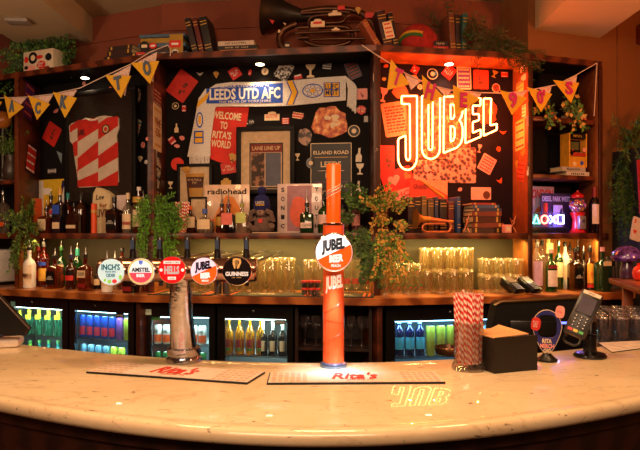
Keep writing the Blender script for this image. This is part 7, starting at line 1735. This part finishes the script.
# ------------------------------------------------------------------ the tall orange beer tower
cb = cpt(333.5, 366.5)
e = empty('beer_tap_tower', (cb.x, cb.y, Z_BAR+0.0005), 0, 'tall slim orange beer tower with one large round badge, on the bar', 'beer tap')
q = cb.y/F
OT = M('orange_tower_glow_enamel', (226, 92, 44), 0.28, var=0.06, scale=30, emit=(226, 80, 30), es=0.04, coat=0.3)  # faint emission in the enamel, a glow put into the colour
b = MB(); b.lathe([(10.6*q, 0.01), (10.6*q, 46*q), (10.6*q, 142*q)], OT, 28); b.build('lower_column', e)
b = MB(); b.lathe([(7.2*q, 142*q), (7.2*q, 201*q), (6.8*q, 202*q)], M('orange_upper_glow_enamel', (238, 96, 22), 0.28, var=0.06, emit=(240, 90, 14), es=0.1, coat=0.3), 24); b.build('upper_column', e)  # stronger glow put into the upper enamel
b = MB(); b.lathe([(10.9*q, 141*q), (11.2*q, 142*q), (11*q, 143.2*q), (7.3*q, 143.4*q)], CHROME, 26); b.build('collar', e)
b = MB(); b.lathe([(13.4*q, 0), (13.8*q, 1*q), (13.4*q, 3.6*q), (11*q, 5*q)], M('blue_steel_ring', (110, 130, 170), 0.2, 0.8), 30); b.build('base_ring', e)
b = MB()
LN = M('burnt_line_print', (200, 70, 30), 0.4)
for j, zz in enumerate((14, 30, 46, 60, 92, 104)):
    P = []
    for i in range(13):
        a = -1.4+i*0.233; P.append((10.7*q*math.sin(a), -10.7*q*math.cos(a), (zz+(3.5 if j % 2 else -1)*math.sin(a)*2)*q))
    b.tube(P, 0.0009, LN, 4)
for a in (-0.9, -0.5, -0.1, 0.1, 0.5, 0.9):
    b.tube([(10.7*q*math.sin(a), -10.7*q*math.cos(a), 8*q), (10.7*q*math.sin(a), -10.7*q*math.cos(a), 72*q)], 0.0006, LN, 4)
b.build('line_print', e)
text('JUBEL', 19*q, 17*q, M('white_tower_glow_print', (240, 232, 224), 0.4, emit=(240, 232, 224), es=0.25), e, (0.5*q, -10.75*q, 83*q), bold=0.05, bend=10.7*q, slope=0.16)  # emission lifts the white print, glow put into the colour
bs = 0.9
b = MB()
for j in range(3):
    P = [(7.3*q*math.sin(-1.3+i*0.26), -7.3*q*math.cos(-1.3+i*0.26), (172+j*3+(i-5)*0.9)*q) for i in range(11)]
    b.tube(P, 0.0011 if j != 1 else 0.003, WHITE if j != 1 else M('silver_swirl', (200, 190, 180), 0.3, 0.6), 5)
b.build('swirl_print', e)
lz = CZ-(252-CY)/F*(cb.y-0.05)
badge(e, 0, -0.055, lz-Z_BAR-0.0005, 18.4*(cb.y-0.05)/F, 'TOP')
b = MB(); b.tube([(0, -0.03, lz-Z_BAR), (0, -0.055, lz-Z_BAR)], 0.02, CHROME, 14); b.build('badge_arm', e)
l = bpy.data.lights.new('badge_underglow', 'SPOT'); l.energy = 7; l.color = (0.75, 0.86, 1.0); l.spot_size = math.radians(70); l.spot_blend = 0.8; l.shadow_soft_size = 0.02
o = bpy.data.objects.new('badge_underglow', l); C.objects.link(o); o.parent = e; o.location = (0, -0.075, lz-Z_BAR-0.085); o.rotation_euler = (0, 0, 0)
l = bpy.data.lights.new('badge_underglow', 'SPOT'); l.energy = 2.5; l.color = (0.75, 0.86, 1.0); l.spot_size = math.radians(90); l.spot_blend = 0.9; l.shadow_soft_size = 0.02
o = bpy.data.objects.new('badge_underglow', l); C.objects.link(o); o.parent = e; o.location = (0.03, -0.085, 0.12); o.rotation_euler = (0, 0.15, 0)

# ------------------------------------------------------------------ bar mats
def barmat(c4, label, logo):
    P = [cpt(*c) for c in c4]  # front-left, front-right, back-right, back-left
    ctr = sum(P, Vector())/4; ux = ((P[1]-P[0]).normalized()+(P[2]-P[3]).normalized()).normalized(); rz = math.atan2(ux.y, ux.x)
    e = empty('bar_mat', (ctr.x, ctr.y, Z_BAR+0.0004), rz, label, 'bar mat')
    inv = Matrix.Rotation(-rz, 3, 'Z'); L = [inv @ (p-ctr) for p in P]
    W = ((L[1]-L[0]).length+(L[2]-L[3]).length)/2; D = ((L[3]-L[0]).length+(L[2]-L[1]).length)/2; D *= 0.98
    b = MB(); b.box(-W/2, W/2, -D/2, D/2, 0, 0.006, M('mat_rubber_edge', (20, 16, 16), 0.6), 0.0015); b.build('rubber_base', e)
    b = MB(); b.box(-W/2+0.004, W/2-0.002, -D/2+0.004, D/2-0.002, 0.006, 0.0072, M('mat_white_top', (226, 208, 190), 0.4, coat=0.3)); b.build('printed_top', e, smooth=False)
    b = MB(); pm = M('mat_tan_print', (196, 160, 130), 0.5)
    for sx in (-1, 1):
        for i in range(6):
            for j in range(5):
                x = sx*(W/2-0.02-i*W*0.035); y = -D/2+0.02+j*(D-0.035)/4.2; b.box(x-W*0.012, x+W*0.012, y-D*0.045, y+D*0.045, 0.0072, 0.0077, pm)
    b.build('block_print', e, smooth=False)
    if logo:
        o = text("Rita's", W*0.27, D*0.58, M('mat_red_print', (206, 50, 30), 0.5), e, (0, 0.01, 0.0082), bold=0.02, shear=0.3); o.rotation_euler = (-math.pi/2, 0, 0)
        o = text('~FOOTBALL BAR', W*0.15, D*0.09, M('mat_red_print', (206, 50, 30), 0.5), e, (W*0.03, -D*0.3, 0.0082), bold=0.03); o.rotation_euler = (-math.pi/2, 0, 0)
    return e
barmat([(90, 374), (254, 385), (259, 373.5), (110, 363.5)], 'long white bar mat with red script in front of the chrome tower', True)
barmat([(265, 385.5), (444, 384), (437, 373.5), (271, 374)], 'long white bar mat with red script in front of the orange tower', True)

# ------------------------------------------------------------------ glass of straws on the bar
p = cpt(468.5, 369.5); q = p.y/F
e = empty('straw_glass', (p.x, p.y, Z_BAR+0.0004), 0, 'clear glass full of red and white striped straws on the bar', 'glass')
GT = GL('thick_bar_glass', (240, 236, 232), 0.5, 0.08, (220, 200, 190))
b = MB(); b.lathe([(15.5*q, 0), (16.6*q, 2*q), (16.4*q, 4.5*q), (14.2*q, 8*q), (14.6*q, 34*q), (15.4*q, 48*q)], GT, 28, caps=False); b.lathe([(14.8*q, 48*q), (13.6*q, 9*q), (0.001, 7*q)], GT, 28, caps=False); b.lathe([(0.001, 0), (15.5*q, 0)], GT, 28, caps=False); b.build('glass_body', e)
base = None; R = random.Random(8); n_ = 72
for j in range(n_):
    a = j*2.39996; rr = math.sqrt((j+0.5)/n_)*12.4*q
    ov = Vector((rr*math.cos(a), rr*math.sin(a), 7.3*q)); tp = Vector((ov.x*1.13+R.uniform(-.002, .002), ov.y*1.13, 76*q+R.uniform(-3, 1.5)*q+(5*q if j == 9 else 0)))
    if base is None: o = straw_mesh(68.5*q, 0.0037).build('paper_straw', None); base = o
    else: o = base.copy(); C.objects.link(o)
    o.location = p+ov+Vector((0, 0, 0.0004)); o.rotation_euler = ((tp-ov).to_track_quat('Z', 'Y').to_matrix() @ Matrix.Rotation(R.uniform(0, 6.28), 3, 'Z')).to_euler()
    if j == 9: o.scale = (1, 1, 1.06)
    tag(o, 'red and white striped paper straw standing in the glass on the bar', 'straw', 'striped straws in the bar glass')
# steel dish behind the straw glass
p = cpt(449, 356); e = empty('steel_dish', (p.x, p.y+0.02, Z_BAR+0.0004), 0, 'dark low dish on the bar just left of the straw glass', 'dish')
b = MB(); b.lathe([(0.03, 0), (0.045, 0.004), (0.05, 0.03), (0.048, 0.032), (0.042, 0.008), (0.001, 0.006)], M('bronze_dish', (110, 80, 60), 0.25, 0.8), 22, caps=False); b.build('dish', e)

# ------------------------------------------------------------------ napkin box
pa, pb, pc = cpt(494.5, 374), cpt(537.5, 370), cpt(483.5, 356)
cx_, cy_ = (pa.x+pb.x)/2, (pa.y+pb.y)/2; rz = math.atan2(pb.y-pa.y, pb.x-pa.x); W = (pb-pa).length; q = pa.y/F; H = 36*q; D = 0.15
e = empty('napkin_box', (cx_, cy_, Z_BAR+0.0004), rz, 'black open box of brown napkins beside the straws', 'napkin box')
KB = M('black_brown_board', (30, 24, 20), 0.45)
b = MB(); b.box(-W/2, W/2, 0, 0.006, 0, H, KB); b.box(-W/2, -W/2+0.006, 0.006, D, 0, H*0.94, KB); b.box(W/2-0.006, W/2, 0.006, D, 0, H*0.94, KB); b.box(-W/2+0.006, W/2-0.006, D-0.006, D, 0, H*0.8, KB); b.box(-W/2+0.006, W/2-0.006, 0.006, D-0.006, 0, 0.006, KB); b.build('box', e, smooth=False)
NK = M('brown_napkin', (214, 160, 104), 0.8, var=0.06)
for i in range(1):
    b = MB(); b.box(-W/2+0.01, W/2-0.01, 0.01, D-0.01, 0.0065, H*0.86, NK, 0.003); b.build('napkin_pile', e); o = bpy.data.objects[b and 'napkin_pile']; o['kind'] = 'stuff'
b = MB(); v = [(-W/2+0.0, 0.0, H*0.98), (W/2-0.02, 0.02, H*1.0), (W/2-0.045, D+0.0, H*1.12), (W*0.05, D, H*1.02), (-W/2-0.005, D+0.02, H*0.98)]
b.add([*v, *[(x, y, z_+0.003) for x, y, z_ in v]], [(0, 4, 3, 2, 1), (5, 6, 7, 8, 9), (0, 1, 6, 5), (1, 2, 7, 6), (2, 3, 8, 7), (3, 4, 9, 8), (4, 0, 5, 9)], NK); b.build('napkin', e, smooth=False)

# ------------------------------------------------------------------ blue badge holder beside it
p = cpt(547, 361); q = p.y/F
e = empty('token_stand', (p.x, p.y, Z_BAR+0.0004), -0.35, 'oval navy plastic display token with an open window on a black foot', 'stand')
b = MB(); b.lathe([(10*q, 0), (10*q, 2*q), (6*q, 5*q), (3.4*q, 8*q), (3*q, 13*q)], BLK, 22); b.build('foot', e)
NV = M('navy_board', (34, 36, 110), 0.35, coat=0.3)
def ring(out_, inn, y0, y1, m):
    b = MB(); n_ = len(out_)
    vs = [(x, y0, z_) for x, z_ in out_]+[(x, y0, z_) for x, z_ in inn]+[(x, y1, z_) for x, z_ in out_]+[(x, y1, z_) for x, z_ in inn]; fs = []
    for i in range(n_):
        j = (i+1) % n_; fs += [(i, j, n_+j, n_+i), (2*n_+i, 3*n_+i, 3*n_+j, 2*n_+j), (i, 2*n_+i, 2*n_+j, j), (n_+i, n_+j, 3*n_+j, 3*n_+i)]
    b.add(vs, fs, m); return b
N_ = 28
out_ = [((13.5*math.cos(a) if math.sin(a) > 0 else 13.5*math.cos(a)*(1-0.35*abs(math.sin(a))))*q, (34+ (17 if math.sin(a) > 0 else 26)*math.sin(a))*q) for a in [2*math.pi*j/N_ for j in range(N_)]]
inn = [(9.2*math.copysign(abs(math.cos(a))**0.6, math.cos(a))*q, (35+11.5*math.copysign(abs(math.sin(a))**0.6, math.sin(a)))*q) for a in [2*math.pi*j/N_ for j in range(N_)]]
ring(out_, inn, -0.012, -0.004, NV).build('board', e, smooth=False)
o_e = ring([(x*1.04, (z_-34*q)*1.03+34*q) for x, z_ in out_], out_, -0.011, -0.005, CREAM).build('white_edge', e, smooth=False)
for s_, w_, h_, z_, m_ in (('RITA', 9, 4.2, 20.5, CREAM), ('MERCH', 13, 4.4, 15.5, PINK), ('GIG', 7, 4.2, 10.8, CREAM)): text(s_, w_*q, h_*q, m_, e, (0, -0.013, z_*q), bold=0.04, rot=0.0)
for nm, x, z_, w_, h_, m_, rt in (('red_token', -10.5, 37, 9, 13, RED, 8), ('pink_token', 12, 50, 8.5, 12, PINK, 6)):
    b = MB(); b.poly([(w_/2*q*math.copysign(abs(math.cos(a))**0.7, math.cos(a)), h_/2*q*math.copysign(abs(math.sin(a))**0.7, math.sin(a))) for a in [2*math.pi*j/20 for j in range(20)]], -0.02, -0.0125, m_); o = b.build(nm, e, (x*q, 0, z_*q)); o.rotation_euler = (0, math.radians(rt), 0)
    text('~WINS\nFOR\nALL' if nm[0] == 'r' else '~LOVE', w_*q*0.6, h_*q*0.55 if nm[0] == 'r' else h_*q*0.25, WHITE if nm[0] == 'r' else RED, o, (0, -0.0205, 0), bold=0.03)

# ------------------------------------------------------------------ card terminal on its stand
p = cpt(590, 357); q = p.y/F
e = empty('card_terminal', (p.x, p.y, Z_BAR+0.0004), 0, 'black card payment terminal tilted on a round stand', 'card reader')
b = MB(); b.lathe([(15.5*q, 0), (15.8*q, 1.5*q), (14*q, 4*q), (7*q, 5.5*q)], BLKS, 28); b.build('round_foot', e)
b = MB(); b.lathe([(6.4*q, 5.3*q), (6.4*q, 34*q), (5*q, 36*q)], BLKS, 20); b.tube([(0, 0, 33*q), (-2*q, 0.01, 46*q), (-8*q, 0.0, 44*q)], 4*q, BLKS, 12); b.build('pole', e)
h = empty('terminal_head', (0, 0, 0), 0, None, None); del_ = None
h.parent = e; h.location = (-13*q, -0.05, 44*q); h.scale = (0.82, 1, 0.78); 
h.rotation_euler = Euler((math.radians(-24), math.radians(21), math.radians(-30)), 'XYZ')
def hb(name, b, par=h): return b.build(name, par)
b = MB(); b.box(-12.5*q, 12.5*q, -0.0, 0.036, -28*q, 32*q, M('terminal_grey', (42, 36, 33), 0.35), 0.006); b.build('casing', h)
b = MB(); b.box(-9.8*q, 9.8*q, -0.002, -0.0002, 0*q, 25*q, BLK, 0.001); b.box(-8.6*q, 8.6*q, -0.0026, -0.002, 2*q, 23.5*q, M('terminal_screen', (60, 56, 78), 0.08, coat=0.5)); b.build('screen', h)
b = MB()
for i in range(3):
    for j in range(4): b.box((-8.4+i*6.2)*q, (-3.6+i*6.2)*q, -0.003, 0, (-18.5+j*4.4)*q, (-15.6+j*4.4)*q, M('terminal_key', (24, 22, 24), 0.3), 0.001)
b.build('keypad', h)
b = MB()
for i, m_ in enumerate((M('key_red', (220, 40, 30), 0.4), M('key_yellow', (230, 190, 40), 0.4), M('key_green', (60, 170, 60), 0.4))): b.box((-9+i*6.4)*q, (-3.8+i*6.4)*q, -0.0032, 0, -24.5*q, -21.2*q, m_)
b.build('colour_keys', h, smooth=False)
b = MB()
for i in range(3):
    for j in range(4): b.box((-6.6+i*6.2)*q, (-5.4+i*6.2)*q, -0.0034, -0.003, (-17.6+j*4.4)*q, (-16.5+j*4.4)*q, WHITE)
b.build('key_digits', h, smooth=False)
b = MB(); b.box(-10*q, 10.5*q, -0.002, 0.004, 27*q, 31.6*q, M('terminal_label', (220, 200, 176), 0.5)); b.build('header_label', h); text('~worldpay', 8*q, 2*q, BLKS, h, (0, -0.0028, 29.2*q))
b = MB(); b.tube([(-8*q, 0.012, -30*q), (-9*q, 0.012, -37*q), (-4*q, 0.012, -40*q), (5*q, 0.012, -40*q), (9*q, 0.012, -36*q), (9*q, 0.014, -30*q)], 1.5*q, BLKS, 10); b.build('handle_loop', h)
b = MB(); b.tube([(12*q, 0.03, 20*q), (24*q, 0.05, 18*q), (30*q, 0.06, 2*q), (24*q, 0.06, -12*q), (12*q, 0.05, -16*q)], 0.9*q, BLK, 8); b.build('cable', h)
# printed sheet at the right edge
P = [cpt(612, 353), cpt(650, 348), cpt(650, 341), cpt(598, 343.5)]
e = empty('printed_sheet', (0, 0, Z_BAR+0.0005), 0, 'white ruled card on a dark backing at the right end of the bar', 'card')
b = MB(); v = [(a.x, a.y, 0.0) for a in P]+[(a.x, a.y, 0.003) for a in P]
b.add(v, [(0, 3, 2, 1), (4, 5, 6, 7), (0, 1, 5, 4), (1, 2, 6, 5), (2, 3, 7, 6), (3, 0, 4, 7)], BLKS)
c = sum((Vector(a) for a in P), Vector())/4
v = [(c.x+(a.x-c.x)*0.985, c.y+(a.y-c.y)*0.97, z_) for z_ in (0.003, 0.0036) for a in P]; b.add(v, [(0, 3, 2, 1), (4, 5, 6, 7), (0, 1, 5, 4), (1, 2, 6, 5), (2, 3, 7, 6), (3, 0, 4, 7)], M('ruled_white_card', (226, 212, 190), 0.5))
b.build('card', e, smooth=False)
b = MB()
for i in range(6):
    a = P[3].lerp(P[0], (i+1)/7); d_ = P[2].lerp(P[1], (i+1)/7); a = a.lerp(d_, 0.03); b.tube([(a.x, a.y, 0.0038), (d_.x, d_.y, 0.0038)], 0.0005, GREY, 4)
b.build('ruled_line', e)

# ------------------------------------------------------------------ a thing of a single piece is that piece
for e in [o for o in list(C.objects) if o.type == 'EMPTY' and o.parent is None]:
    ch = list(e.children)
    if len(ch) == 1 and ch[0].type == 'MESH' and not ch[0].children:
        c = ch[0]; nm = e.name
        M_ = Matrix.LocRotScale(e.location, e.rotation_euler, e.scale) @ Matrix.LocRotScale(c.location, c.rotation_euler, c.scale)
        c.parent = None; c.matrix_world = M_
        for k_ in ('label', 'category', 'group'):
            if k_ in e: c[k_] = e[k_]
        bpy.data.objects.remove(e); c.name = nm
